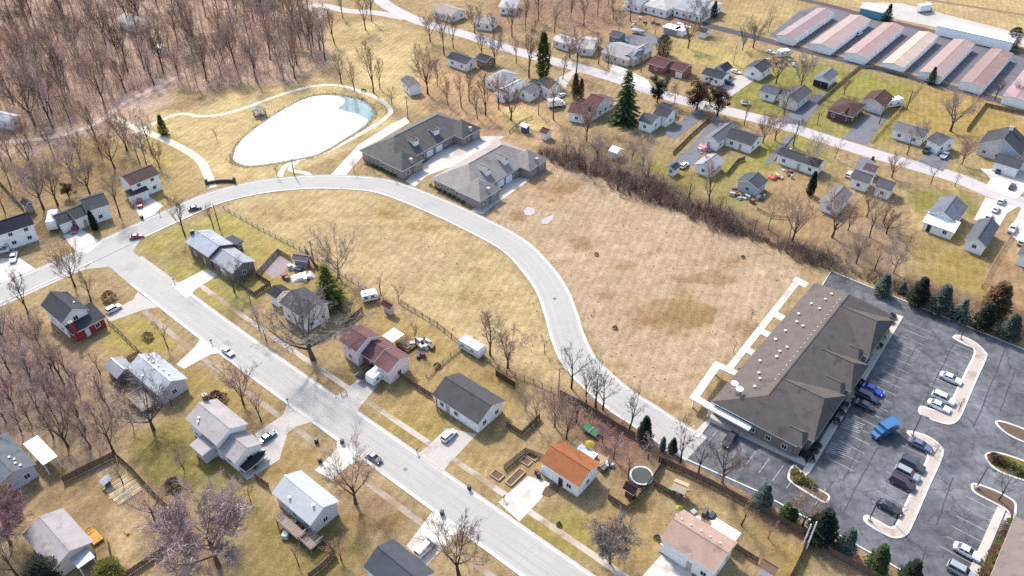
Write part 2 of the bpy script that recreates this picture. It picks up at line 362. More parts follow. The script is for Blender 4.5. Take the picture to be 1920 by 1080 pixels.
    c = mix(nt, 1.0, c, ramp(nt, n3.outputs[0], 0.28, 0.72, (0.79, 0.77, 0.75, 1), (1.18, 1.18, 1.19, 1)).outputs[0], 'MULTIPLY')
    c = mix(nt, 1.0, c, ramp(nt, n4.outputs[0], 0.3, 0.7, (0.87, 0.86, 0.84, 1), (1.11, 1.11, 1.11, 1)).outputs[0], 'MULTIPLY')
    n5 = noise(nt, 0.9, 6, 0.78, P); c = mix(nt, 1.0, c, ramp(nt, n5.outputs[0], 0.38, 0.52, (0.86, 0.84, 0.80, 1), (1, 1, 1, 1)).outputs[0], 'MULTIPLY')
    n6 = noise(nt, 0.16, 6, 0.72, P); c = mix(nt, ramp(nt, n6.outputs[0], 0.58, 0.70, cb=(.6, .6, .6, 1)).outputs[0], c, mix(nt, 1.0, c, (1.18, 1.14, 1.12), 'MULTIPLY'))
    c = mix(nt, ramp(nt, n6.outputs[0], 0.30, 0.42, (.55, .55, .55, 1), (0, 0, 0, 1)).outputs[0], c, mix(nt, 1.0, c, (0.80, 0.70, 0.60), 'MULTIPLY'))
    mp = N(nt, 'ShaderNodeMapping'); mp.inputs['Rotation'].default_value = (0, 0, R(22)); nt.links.new(P, mp.inputs[0])
    mw = N(nt, 'ShaderNodeTexWave', Scale=0.16, Distortion=2.5, Detail=2.0); nt.links.new(mp.outputs[0], mw.inputs['Vector'])
    c = mix(nt, 1.0, c, ramp(nt, mw.outputs[0], 0.2, 0.8, (0.95, 0.945, 0.93, 1), (1.04, 1.04, 1.04, 1)).outputs[0], 'MULTIPLY')
    nt.links.new(c, b.inputs['Base Color']); b.inputs['Roughness'].default_value = 1.0; b.inputs['Specular IOR Level'].default_value = 0.0
    ad = N(nt, 'ShaderNodeMath', operation='ADD'); nt.links.new(n3.outputs[0], ad.inputs[0]); nt.links.new(n4.outputs[0], ad.inputs[1])
    bp = N(nt, 'ShaderNodeBump', Strength=0.7, Distance=0.25); nt.links.new(ad.outputs[0], bp.inputs['Height']); nt.links.new(bp.outputs[0], b.inputs['Normal'])
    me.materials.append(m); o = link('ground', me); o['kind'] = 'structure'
make_ground()

# ------------------------------------------------------------------ road surfaces
street_m = surf('street_asphalt', C(200, 197, 190), 0.85, 0.09, 0.10, 2.2, 0.15, 8.0, spec=0.25, dirt=(C(184, 181, 178), 0.07, 0.54))
def lot_mat():
    m, nt, b = nodes('lot_asphalt'); P = pos(nt)
    n1 = noise(nt, 0.06, 5, 0.65, P); n2 = noise(nt, 0.5, 5, 0.7, P); n3 = noise(nt, 5, 3, 0.7, P)
    c = ramp(nt, n1.outputs[0], 0.32, 0.68, (*C(76, 77, 82), 1), (*C(146, 147, 152), 1)).outputs[0]
    c = mix(nt, 1.0, c, ramp(nt, n2.outputs[0], 0.3, 0.7, (0.55, 0.55, 0.57, 1), (1.28, 1.28, 1.27, 1)).outputs[0], 'MULTIPLY')
    c = mix(nt, 1.0, c, ramp(nt, n3.outputs[0], 0.3, 0.7, (0.85, 0.85, 0.85, 1), (1.12, 1.12, 1.12, 1)).outputs[0], 'MULTIPLY')
    # hairline cracks
    wv = noise(nt, 0.6, 3, 0.6, P); vm = N(nt, 'ShaderNodeVectorMath', operation='MULTIPLY_ADD')
    nt.links.new(wv.outputs['Color'], vm.inputs[0]); vm.inputs[1].default_value = (2.2, 2.2, 2.2); nt.links.new(P, vm.inputs[2])
    vo = N(nt, 'ShaderNodeTexVoronoi', feature='DISTANCE_TO_EDGE', Scale=0.16); nt.links.new(vm.outputs[0], vo.inputs['Vector'])
    cr = ramp(nt, vo.outputs['Distance'], 0.006, 0.016, (0.42, 0.42, 0.44, 1), (1, 1, 1, 1)); c = mix(nt, 0.8, c, cr.outputs[0], 'MULTIPLY')
    nt.links.new(c, b.inputs['Base Color']); b.inputs['Roughness'].default_value = 0.85; b.inputs['Specular IOR Level'].default_value = 0.3
    bp = N(nt, 'ShaderNodeBump', Strength=0.2, Distance=0.05); nt.links.new(n3.outputs[0], bp.inputs['Height']); nt.links.new(bp.outputs[0], b.inputs['Normal'])
    return m
lot_m = lot_mat()
drive_asph = surf('drive_asphalt', C(132, 132, 140), 0.9, 0.2, 0.2, 3.0, 0.15, 8.0, dirt=(C(104, 104, 112), 0.2, 0.54))
tar = plain('tar_seal', (0.035, 0.036, 0.04), 0.6)
lotpaint = surf('worn_marking_paint', C(196, 198, 204), 0.8, 0.2, 0.8, 5.0, dirt=(C(140, 142, 150), 1.2, 0.5))

jointm = plain('joint_seal', (0.24, 0.235, 0.23), .8); patchm = surf('asphalt_patch', C(176, 174, 172), .9, .12, .6, 4.0); lanem = surf('tyre_lane', C(194, 191, 184), .85, .1, .25, 2.0)
def wear(line, width, z):
    """wheel lanes, cross joints, wandering cracks and square patches on a street"""
    rd = random.Random(int(width * 100) + len(line)); j = MB(); pt = MB(); la = MB()
    for s in (-1, 1):
        for q in (.75, 2.35): ribbon(la, offset(line, s * q - .28), offset(line, s * q + .28), z + .0022)
    struct('wheel_lanes', la, lanem)
    ribbon(j, offset(line, -.035), offset(line, .035), z + .0042)
    for i in range(2, len(line) - 2):
        t = (line[i + 1] - line[i]).normalized(); nn_ = Vector((-t.y, t.x))
        if rd.random() < .18:
            a = line[i] - nn_ * width / 2; pts_ = [a + nn_ * width * k / 6 + t * rd.uniform(-.25, .25) for k in range(7)]; ribbon(j, offset(pts_, -.025), offset(pts_, .025), z + .0044)
        if rd.random() < .22:
            a = line[i] + nn_ * rd.uniform(-2.5, 2.5); pts_ = [a + t * k * 1.1 + nn_ * rd.uniform(-.35, .35) for k in range(rd.randint(3, 9))]; ribbon(j, offset(pts_, -.03), offset(pts_, .03), z + .0046)
        if rd.random() < .10 and width > 6.55:
            a = line[i] + nn_ * rd.uniform(-2, 1); pt.poly([a, a + t * rd.uniform(2, 5), a + t * rd.uniform(2, 5) + nn_ * 1.3, a + nn_ * 1.3], z + .0032)
    struct('street_cracks', j, jointm); struct('street_patches', pt, patchm)
def street(name, pts, width, gutter=0.55, z=0.016, kerb=True, m=None, gm=None):
    line = smooth_line([U(*p) if not isinstance(p, Vector) else p for p in pts], 8)
    mb = MB(); ribbon(mb, offset(line, -width / 2), offset(line, width / 2), z); struct(name, mb, m or street_m)
    if gutter > .4: wear(line, width, z)
    if gutter:
        g = MB()
        for s in (-1, 1): ribbon(g, offset(line, s * width / 2), offset(line, s * (width / 2 + gutter)), z + 0.005)
        struct('gutter', g, gm or kerbmat)
    if kerb:
        k = MB()
        for s in (-1, 1): wallribbon(k, offset(line, s * (width / 2 + gutter)), offset(line, s * (width / 2 + gutter + 0.16)), -0.02, 0.11)
        struct('kerb', k, kerbmat)
    return line
S1 = [U(222, 480), U(400, 617), U(640, 790), U(860, 947), U(1045, 1080)]
S1.append(S1[-1] + (S1[-1] - S1[-2]).normalized() * 40)
# the long street, its kerbs stop short of the junction mouth
ln1 = smooth_line(S1, 8)
mb = MB(); ribbon(mb, offset(ln1, -3.3), offset(ln1, 3.3), 0.016); struct('street', mb, street_m); wear(ln1[4:], 6.6, 0.0165)
ln1k = ln1[3:]
g = MB(); k = MB()
for s in (-1, 1):
    ribbon(g, offset(ln1k, s * 3.3), offset(ln1k, s * 3.85), 0.021); wallribbon(k, offset(ln1k, s * 3.85), offset(ln1k, s * 4.0), -0.02, 0.1)
struct('gutter', g, kerbmat); struct('kerb', k, kerbmat)
S2 = [(-120, 604), (0, 551), (120, 499), (240, 443), (330, 402), (400, 372), (480, 352), (570, 342), (650, 342), (720, 350), (800, 379), (880, 415), (960, 458), (1005, 502), (1035, 545), (1052, 590), (1066, 636), (1092, 685), (1156, 745), (1206, 778), (1258, 813), (1306, 842)]
street('curving_street', S2, 6.5, 0.5, 0.010)
# rounded mouth of the junction
mb = MB(); mb.poly([U(*p) for p in [(160, 505), (205, 500), (260, 548), (330, 545), (262, 492), (250, 470), (262, 452), (220, 440)]], 0.0195); struct('street_junction', mb, street_m)
R2 = [(560, -40), (640, -18), (700, -6), (735, 16), (792, 42), (880, 67), (955, 92), (1020, 110), (1090, 128), (1147, 145), (1202, 163), (1272, 186), (1375, 211), (1473, 236), (1540, 258), (1623, 284), (1700, 306), (1792, 333), (1865, 363), (1912, 378), (2040, 420)]
street('back_street', R2, 5.8, 0.3, 0.012, kerb=False, m=surf('chip_seal', C(214, 206, 204), 0.9, 0.1, 0.12, 2.0, 0.1, 8.0, dirt=(C(188, 182, 182), 0.1, 0.55)), gm=oldconcrete)
street('lane', [(560, 18), (600, 10), (650, 20), (705, 24), (760, 34)], 5.0, 0, 0.006, kerb=False, m=oldconcrete)
street('lane', [(400, 60), (470, 40), (520, 20), (560, 18)], 3.2, 0, 0.005, kerb=False, m=surf('gravel_track', C(226, 200, 172), 0.95, 0.15, 0.4, 4.0))
# footpaths
path_m = surf('path_concrete', C(240, 228, 204), 0.88, 0.08, 0.3, 3.0)
def path(pts, width, z, m=None, name='path'):
    ln = smooth_line([U(*p) for p in pts], 6); mb = MB(); ribbon(mb, offset(ln, -width / 2), offset(ln, width / 2), z); return struct(name, mb, m or path_m)
path([(215, 222), (250, 238), (300, 258), (345, 280), (376, 302), (388, 325), (398, 352)], 2.6, 0.028)
path([(250, 250), (330, 215), (375, 218), (420, 214), (466, 200), (520, 180), (580, 163), (630, 160), (672, 170), (710, 186), (732, 206), (722, 222), (690, 243), (655, 262), (612, 285), (560, 300), (535, 312), (524, 332)], 1.7, 0.032)
path([(560, 300), (545, 318), (575, 325), (582, 333)], 1.6, 0.036)
path([(-60, 272), (60, 262), (130, 250), (190, 226), (230, 195), (300, 160), (345, 138)], 2.4, 0.030, surf('creek_gravel', C(222, 196, 180), 0.95, 0.2, 0.4, 2.0), 'gravel_path')
for s, z in ((1, 0.034), (-1, 0.034)):
    ln = offset(ln1[5:], s * 7.0); a = offset(ln, -.62); b_ = offset(ln, .62); mb = MB(); ribbon(mb, a, b_, z)
    struct('sidewalk', mb, surf('sidewalk_old', C(190, 172, 156), 0.88, 0.12, 0.25, 2.5, dirt=(C(172, 146, 116), 0.12, 0.44)) if s < 0 else surf('sidewalk_concrete', C(216, 202, 188), 0.88, 0.12, 0.25, 2.5, dirt=(C(176, 152, 120), 0.10, 0.48)))
path([(-60, 598), (30, 560), (80, 537), (160, 502)], 1.2, 0.034, oldconcrete, 'sidewalk')
path([(262, 482), (300, 510), (330, 534)], 1.2, 0.037, oldconcrete, 'sidewalk')
# driveways, one sheet each
def pad(name, pts, m, z=0.040):
    mb = MB(); mb.poly([U(*p) for p in pts], z); return struct(name, mb, m)
dz = 0.040
for pts in ([(322, 536), (348, 524), (388, 503), (409, 516), (367, 543), (350, 560)], [(623, 748), (645, 733), (685, 700), (722, 708), (690, 745), (666, 776)],
            [(781, 855), (838, 803), (895, 814), (846, 866), (826, 890)], [(934, 942), (990, 893), (1032, 905), (1015, 935), (974, 978)], [(1240, 1040), (1302, 1068), (1275, 1120), (1180, 1112), (1200, 1085)],
            [(197, 588), (250, 562), (258, 548), (298, 576), (270, 581), (205, 604)], [(374, 637), (414, 662), (395, 665), (345, 692), (330, 683), (365, 652)],
            [(539, 758), (590, 790), (556, 800), (540, 812), (524, 862), (464, 901), (446, 882), (493, 838), (478, 813), (530, 779)],
            [(632, 826), (682, 862), (655, 872), (622, 900), (590, 882), (632, 842)], [(814, 955), (870, 996), (850, 1006), (800, 1062), (762, 1024)],
            [(248, 378), (275, 366), (306, 386), (290, 402), (266, 414)], [(118, 442), (150, 428), (192, 455), (164, 476), (140, 470)], [(-60, 505), (0, 485), (37, 484), (72, 508), (10, 534)],
            [(1848, 370), (1908, 388), (1888, 400), (1872, 428), (1826, 412)], [(1916, 390), (1960, 405), (1930, 470), (1890, 436)], [(1838, 316), (1868, 318), (1930, 318), (1930, 350), (1905, 374), (1846, 354), (1857, 335)],
            [(760, 340), (790, 310), (820, 288), (870, 262), (905, 256), (948, 256), (850, 312), (800, 330), (778, 350)], [(882, 396), (930, 368), (952, 340), (975, 332), (994, 337), (904, 402)],
            [(620, 328), (672, 272), (735, 232), (760, 220), (768, 230), (700, 270), (648, 330)], [(1355, 192), (1415, 150), (1385, 140), (1350, 160)], [(955, 178), (1000, 190), (1060, 165), (1075, 140), (1100, 130), (1090, 122), (1040, 150)],
            [(1150, 118), (1215, 150), (1225, 168), (1190, 160), (1140, 140)]):
    pad('driveway', pts, (concrete, surf('drive_concrete', C(214, 206, 198), .88, .14, .2, 2.5, .1, 6, dirt=(C(182, 174, 166), .2, .52)))[int(pts[0][0]) % 2], dz); dz += 0.0004
for pts in ([(1722, 302), (1748, 280), (1785, 292), (1768, 322)], [(1580, 260), (1615, 220), (1640, 205), (1668, 212), (1625, 272)], [(1455, 228), (1523, 183), (1550, 168), (1540, 193), (1505, 236)],
            [(1235, 245), (1265, 262), (1290, 243), (1322, 218), (1312, 200), (1300, 208), (1262, 240)], [(1262, 322), (1300, 310), (1320, 285), (1352, 232), (1344, 212), (1336, 226), (1290, 280), (1248, 312)],
            [(1428, 312), (1460, 300), (1490, 262), (1478, 252)], [(1598, 324), (1612, 294), (1642, 300), (1628, 318)], [(1130, 80), (1210, 60), (1250, 75), (1200, 95)]):
    pad('driveway', pts, drive_asph, dz); dz += 0.0004

# ------------------------------------------------------------------ pond
pond = [U(*p) for p in [(440, 285), (437, 298), (450, 308), (480, 311), (550, 300), (600, 288), (640, 265), (680, 240), (700, 218), (697, 203), (680, 190), (650, 182), (620, 178), (590, 180), (560, 190), (520, 212), (480, 240), (450, 265)]]
def closed(pts, n=5):
    P = list(pts); L = len(P); out = []
    for i in range(L):
        a, b, c, d = P[i - 1], P[i], P[(i + 1) % L], P[(i + 2) % L]
        for k in range(n):
            t = k / n; out.append(0.5 * ((2 * b) + (c - a) * t + (2 * a - 5 * b + 4 * c - d) * t * t + (3 * b - a - 3 * c + d) * t ** 3))
    return out
pl = closed(pond)
cen = sum(pl, Vector((0, 0))) / len(pl)
rb = random.Random(8); mb = MB(); mb.poly([cen + (p - cen) * (1.045 + rb.uniform(-.015, .02)) for p in pl], 0.045); struct('pond_bank', mb, surf('pond_bank', C(164, 142, 110), 0.95, 0.3, 0.5, 3.0))
wm, wnt, wb_ = nodes('pond_water'); wb_.inputs['Base Color'].default_value = (*C(120, 160, 158), 1); wb_.inputs['Roughness'].default_value = 0.08
nn = noise(wnt, 1.5, 3, 0.6, pos(wnt)); bp = N(wnt, 'ShaderNodeBump', Strength=0.15, Distance=0.05); wnt.links.new(nn.outputs[0], bp.inputs['Height']); wnt.links.new(bp.outputs[0], wb_.inputs['Normal'])
mb = MB(); mb.poly(pl, 0.055); struct('pond', mb, wm)
ice_px = [(438, 290), (440, 300), (452, 308), (480, 310), (550, 299), (600, 287), (640, 264), (676, 240), (690, 226), (684, 222), (668, 214), (652, 210), (634, 204), (640, 198), (646, 192), (642, 184), (618, 179), (590, 181), (560, 191), (520, 213), (480, 241), (452, 265)]
ip = closed([U(*p) for p in ice_px], 4); cen = sum(ip, Vector((0, 0))) / len(ip)
rj = random.Random(5)
ip = [cen + (p - cen) * (0.992 + rj.uniform(-.006, .006)) for p in ip]
ice = surf('pond_ice', (0.84, 0.85, 0.85), 0.35, 0.03, 0.2, 1.5, spec=0.5, dirt=((0.55, 0.6, 0.63), 0.06, 0.6))
mb = MB(); mb.poly(ip, 0.056, 0.085); struct('pond_ice', mb, ice)

thin = surf('thin_ice', (0.5, 0.55, 0.58), 0.25, 0.12, 0.3, 2.0, spec=0.5)
mb = MB(); mb.poly(closed([U(*p) for p in [(588, 183), (604, 180), (628, 180), (640, 184), (636, 190), (618, 192), (600, 188)]], 3), 0.0875); struct('thin_ice', mb, thin)
ck = MB(); rc = random.Random(6)
for a, b in (((460, 290), (640, 215)), ((520, 225), (560, 290)), ((580, 200), (610, 270)), ((470, 262), (500, 300)), ((640, 250), (600, 190))):
    A, B = U(*a), U(*b); q = [A.lerp(B, t / 12) + Vector((rc.uniform(-.8, .8), rc.uniform(-.8, .8))) for t in range(13)]; ribbon(ck, offset(q, -.06), offset(q, .06), 0.089)
struct('ice_cracks', ck, plain('crack_grey', (.45, .5, .53), .5))
# ------------------------------------------------------------------ car park
lotp = [(1558, 509), (1990, 684), (1990, 1210), (1800, 1127), (1232, 838), (1262, 815), (1300, 818), (1326, 789), (1400, 760), (1560, 570), (1536, 545)]
pad('car_park', lotp, lot_m, 0.008)
def kerbline(pts, name='kerb', wdt=0.3, h=0.13, close=False):
    P = [U(*p) for p in pts]
    if close: P = closed(P, 4); P.append(P[0])
    k = MB(); wallribbon(k, offset(P, -wdt / 2), offset(P, wdt / 2), -0.02, h); return struct(name, k, kerbmat)
kerbline([(1536, 545), (1558, 509), (1740, 582), (1990, 684)]); kerbline([(1234, 838), (1417, 920), (1600, 1019), (1712, 1082), (1800, 1128)]); kerbline([(1300, 816), (1326, 789)])
walk_m = surf('walk_concrete', C(226, 216, 204), 0.88, 0.1, 0.3, 2.5, dirt=(C(196, 186, 176), 0.25, 0.56))
def slab(pts, m, z=0.13, name='walkway'):
    mb = MB(); mb.poly([U(*p) for p in pts], -0.02, z); return struct(name, mb, m)
slab([(1681, 590), (1694, 594), (1519, 886), (1500, 902), (1498, 893), (1506, 880)], walk_m)
slab([(1326, 789), (1334, 777), (1508, 860), (1512, 876)], walk_m, 0.126)
slab([(1300, 818), (1326, 789), (1334, 790), (1310, 822)], walk_m, 0.122)
slab([(1360, 690), (1486, 530), (1498, 534), (1371, 697)], concrete, 0.06)
for a in ((1459, 599), (1432, 630), (1405, 665), (1495, 533)):
    slab([(a[0] - 10, a[1] - 6), (a[0] - 2, a[1] - 14), (a[0] + 22, a[1] - 2), (a[0] + 14, a[1] + 7)], concrete, 0.065)
slab([(1634, 662), (1648, 640), (1662, 646), (1648, 668)], walk_m, 0.128); slab([(1595, 736), (1612, 708), (1624, 714), (1608, 742)], walk_m, 0.128)
grassbed = surf('bed_mulch', C(120, 96, 80), 0.95, 0.3, 0.8, 5.0)
def island(pts, fill, name='traffic_island'):
    """kerbed island: a concrete rim with its filling"""
    P = closed([U(*p) for p in pts], 4)
    mb = MB(); mb.poly(P, -0.02, 0.13); o = struct(name, mb, kerbmat)
    # inset filling
    L = len(P); ar = sum(P[i].cross(P[(i + 1) % L]) for i in range(L)); sgn = 1 if ar > 0 else -1
    Q = []
    for i in range(L):
        t = (P[(i + 1) % L] - P[i - 1]).normalized(); Q.append(P[i] + Vector((-t.y, t.x)) * 0.42 * sgn)
    f = MB(); f.poly(Q, 0.136); link('bed', f.mesh('bed', fill), o)
    return o
islefill = surf('island_gravel', C(214, 200, 186), 0.92, 0.12, 0.3, 3.0, dirt=(C(180, 160, 140), 0.2, 0.55))
island([(1786, 634), (1796, 628), (1826, 640), (1848, 660), (1850, 672), (1832, 712), (1814, 754), (1800, 785), (1784, 796), (1764, 794), (1728, 780), (1721, 768), (1728, 761), (1752, 768), (1776, 766), (1790, 735), (1810, 695), (1826, 658), (1808, 647)], islefill)
island([(1700, 812), (1708, 808), (1740, 818), (1764, 836), (1768, 856), (1742, 915), (1716, 975), (1702, 1002), (1684, 1010), (1664, 1006), (1628, 986), (1618, 972), (1626, 966), (1650, 978), (1674, 988), (1690, 958), (1716, 902), (1738, 854), (1722, 836)], islefill)
island([(1846, 856), (1856, 848), (1880, 850), (1930, 868), (1960, 890), (1940, 905), (1905, 898), (1864, 880)], surf('bed_plants', C(126, 112, 62), 0.95, 0.35, 0.8, 5.0))
island([(1820, 912), (1828, 906), (1868, 920), (1902, 940), (1906, 958), (1900, 985), (1890, 978), (1888, 960), (1862, 944), (1828, 926)], grassbed)
island([(1867, 796), (1876, 789), (1930, 808), (1990, 840), (1990, 856), (1900, 822)], grassbed)
island([(1486, 872), (1500, 880), (1522, 908), (1552, 926), (1556, 936), (1546, 944), (1520, 930), (1486, 908), (1476, 894)], grassbed)
slab([(1870, 950), (1886, 955), (1842, 1062), (1822, 1110), (1800, 1105)], walk_m, 0.135)
slab([(1886, 962), (1902, 968), (1896, 982), (1882, 976)], walk_m, 0.131)
marks = MB()
e0 = Vector((math.cos(G0), math.sin(G0))); n0 = Vector((-e0.y, e0.x))
def stripe(a, b, wd=0.11, z=0.016, mbx=None):
    d = (b - a).normalized(); q = Vector((-d.y, d.x)) * wd / 2; (mbx or marks).poly([a - q, b - q, b + q, a + q], z)
def stalls(p0, p1, ln, side, step=2.75):
    a, b = U(*p0), U(*p1); L = (b - a).length; d = (b - a) / L; n = int(L / step)
    for i in range(n + 1):
        q = a + d * step * i; stripe(q, q + e0 * ln * side)
stalls((1704, 606), (1545, 872), 5.0, 1); stalls((1826, 660), (1788, 742), 5.0, -1); stalls((1738, 858), (1678, 984), 5.0, -1); stalls((1866, 958), (1822, 1060), 5.0, -1)
stalls((1350, 800), (1480, 862), 0, 1)
for i in range(9):
    q = U(1346, 806) + e0 * 2.75 * i; stripe(q, q - n0 * 4.6)
for (p0, ln) in (((1548, 846), 3.6), ((1575, 800), 3.6), ((1850, 985), 3.6)):
    q = U(*p0)
    for i in range(6): stripe(q + n0 * 0.55 * i, q + n0 * 0.55 * i + e0 * ln + n0 * 0.9, 0.14)
o = struct('parking_markings', marks, lotpaint)
seams = MB()
for a, b in (((1802, 617), (1730, 762)), ((1885, 657), (1825, 802)), ((1905, 692), (1875, 772)), ((1720, 647), (1660, 752)), ((1622, 820), (1582, 897)), ((1647, 837), (1580, 962)), ((1787, 895), (1755, 985)), ((1737, 1027), (1715, 1080)), ((1562, 905), (1530, 950))):
    A, B = U(*a), U(*b); pts = [A + (B - A) * t / 9 + e0 * rng.uniform(-.12, .12) for t in range(10)]
    ribbon(seams, offset(pts, -0.1), offset(pts, 0.1), 0.013)
struct('tar_seams', seams, tar)
# grey hard standing of the storage yard, the railway strip and the truck park beyond
yard_m = surf('yard_asphalt', C(120, 118, 126), 0.9, 0.18, 0.12, 2.5, 0.1, 8.0, dirt=(C(98, 97, 104), 0.15, 0.54))
pad('storage_yard', [(1440, 68), (1500, 20), (1540, 10), (1700, 44), (1860, 84), (2060, 130), (2060, 230), (1800, 160), (1600, 108)], yard_m, 0.012)
path([(1200, 2), (1300, 40), (1400, 66), (1500, 92), (1620, 122), (1760, 158), (1900, 196), (2060, 240)], 5.0, 0.018, surf('ballast', C(92, 86, 92), 0.95, 0.25, 0.4, 3.0), 'railway_bed')
path([(1480, -6), (1560, 12), (1640, 34), (1720, 52), (1800, 72), (1920, 104), (2060, 140)], 4.0, 0.020, surf('dark_verge', C(104, 84, 82), 0.95, 0.25, 0.4, 3.0), 'verge')
pad('truck_park', [(1615, 4), (1690, 6), (1770, 26), (1900, 60), (2060, 98), (2060, 120), (1890, 82), (1760, 52), (1620, 24)], oldconcrete, 0.015)
path([(1500, -30), (1700, -6), (1920, 28), (2060, 50)], 2.5, 0.018, surf('ditch', C(150, 122, 100), 0.95, 0.2, 0.3, 2.0), 'verge')
# ------------------------------------------------------------------ buildings
def winmesh(w, h):
    key = ('win', w, h)
    if key in MC: return MC[key]
    f = MB(); t = 0.09
    for cx, cz, lx, lz in ((0, 0, w, t), (0, h - t, w, t)): f.box(cx, 0, cz, lx, 0.1, lz)
    for cx in (-w / 2 + t / 2, w / 2 - t / 2, 0): f.box(cx, 0, t, t if cx else 0.05, 0.098 if cx else 0.07, h - 2 * t)
    p = MB(); p.box(0, 0.0, t * .8, w - t * 1.2, 0.04, h - 1.6 * t)
    MC[key] = (f.mesh('window', white), p.mesh('pane', glass)); return MC[key]
def doormesh(w, h, rgb):
    key = ('door', w, h, rgb)
    if key not in MC:
        f = MB(); f.box(0, 0, 0, w, 0.1, h)
        for i in range(3): f.box(0, -0.055, 0.25 + i * (h - .4) / 3, w * .7, 0.02, (h - .4) / 3 - .15)
        MC[key] = f.mesh('door', plain('door_paint', rgb, 0.5))
    return MC[key]
def gdoormesh(w, h):
    key = ('gdoor', w, h)
    if key not in MC:
        f = MB()
        for i in range(4): f.box(0, 0, i * h / 4, w, 0.1 + 0.02 * (i % 2), h / 4 - 0.03)
        MC[key] = f.mesh('garage_door', white)
    return MC[key]
def rectframe(A, B, D, z, snap=True):
    a, b, d = U(*A, z), U(*B, z), U(*D, z)
    ang = math.atan2((b - a).y, (b - a).x)
    if snap:
        k = round((ang - G0) / (math.pi / 2)); g = G0 + k * math.pi / 2
        if abs(ang - g) < R(16): ang = g
    e = Vector((math.cos(ang), math.sin(ang))); n = Vector((-e.y, e.x))
    if (d - a).dot(n) < 0: n = -n
    L = abs((b - a).dot(e)); W = abs((d - a).dot(n)); c = (b + d) / 2
    return c, ang, e, n, L, W
def mk_roof(L, W, z, rise, kind, roofm, th=0.18, hipin=None):
    """returns a mesh: gable, hip, hipl, hipr, shed, flat; ridge along x"""
    mb = MB(); x, y = L / 2, W / 2; t = th
    E = [(-x, -y), (x, -y), (x, y), (-x, y)]
    lo = [(p[0], p[1], z) for p in E]
    if kind == 'flat':
        mb.box(0, 0, z, L, W, t * 1.2); return mb.mesh('roof', [roofm, white])
    if kind == 'shed':
        top = [(-x, -y, z + t), (x, -y, z + t), (x, y, z + rise + t), (-x, y, z + rise + t)]; low = [(p[0], p[1], p[2] - t) for p in top]
        mb.add(top + low, [(0, 1, 2, 3), (7, 6, 5, 4)]); mb.add(top + low, [(4, 5, 1, 0), (5, 6, 2, 1), (6, 7, 3, 2), (7, 4, 0, 3)], 1)
        return mb.mesh('roof', [roofm, white])
    h = hipin or min(x * .98, y)
    xl = -x + (h if kind in ('hip', 'hipl') else 0); xr = x - (h if kind in ('hip', 'hipr') else 0)
    up = [(p[0], p[1], z + t) for p in E] + [(xl, 0, z + rise + t), (xr, 0, z + rise + t)]
    mb.add(up, [(0, 1, 5, 4), (2, 3, 4, 5)])
    if kind in ('hip', 'hipl'): mb.add(up, [(3, 0, 4)])
    if kind in ('hip', 'hipr'): mb.add(up, [(1, 2, 5)])
    low = lo + [(xl, 0, z + rise), (xr, 0, z + rise)]
    mb.add(low, [(4, 5, 1, 0), (5, 4, 3, 2)])
    q = lo + up[:4] + [(xl, 0, z + rise), (xr, 0, z + rise), up[4], up[5]]
    mb.add(q, [(0, 1, 5, 4), (2, 3, 7, 6)], 1)
    if kind in ('hip', 'hipl'): mb.add(q, [(3, 0, 4, 7)], 1)
    else: mb.add(q, [(0, 4, 10, 8), (8, 10, 7, 3)], 1)
    if kind in ('hip', 'hipr'): mb.add(q, [(1, 2, 6, 5)], 1)
    else: mb.add(q, [(1, 9, 11, 5), (9, 2, 6, 11)], 1)
    mb.box((xl + xr) / 2, 0, z + rise + t - 0.02, (xr - xl), 0.3, 0.06)
    return mb.mesh('roof', [roofm, white])
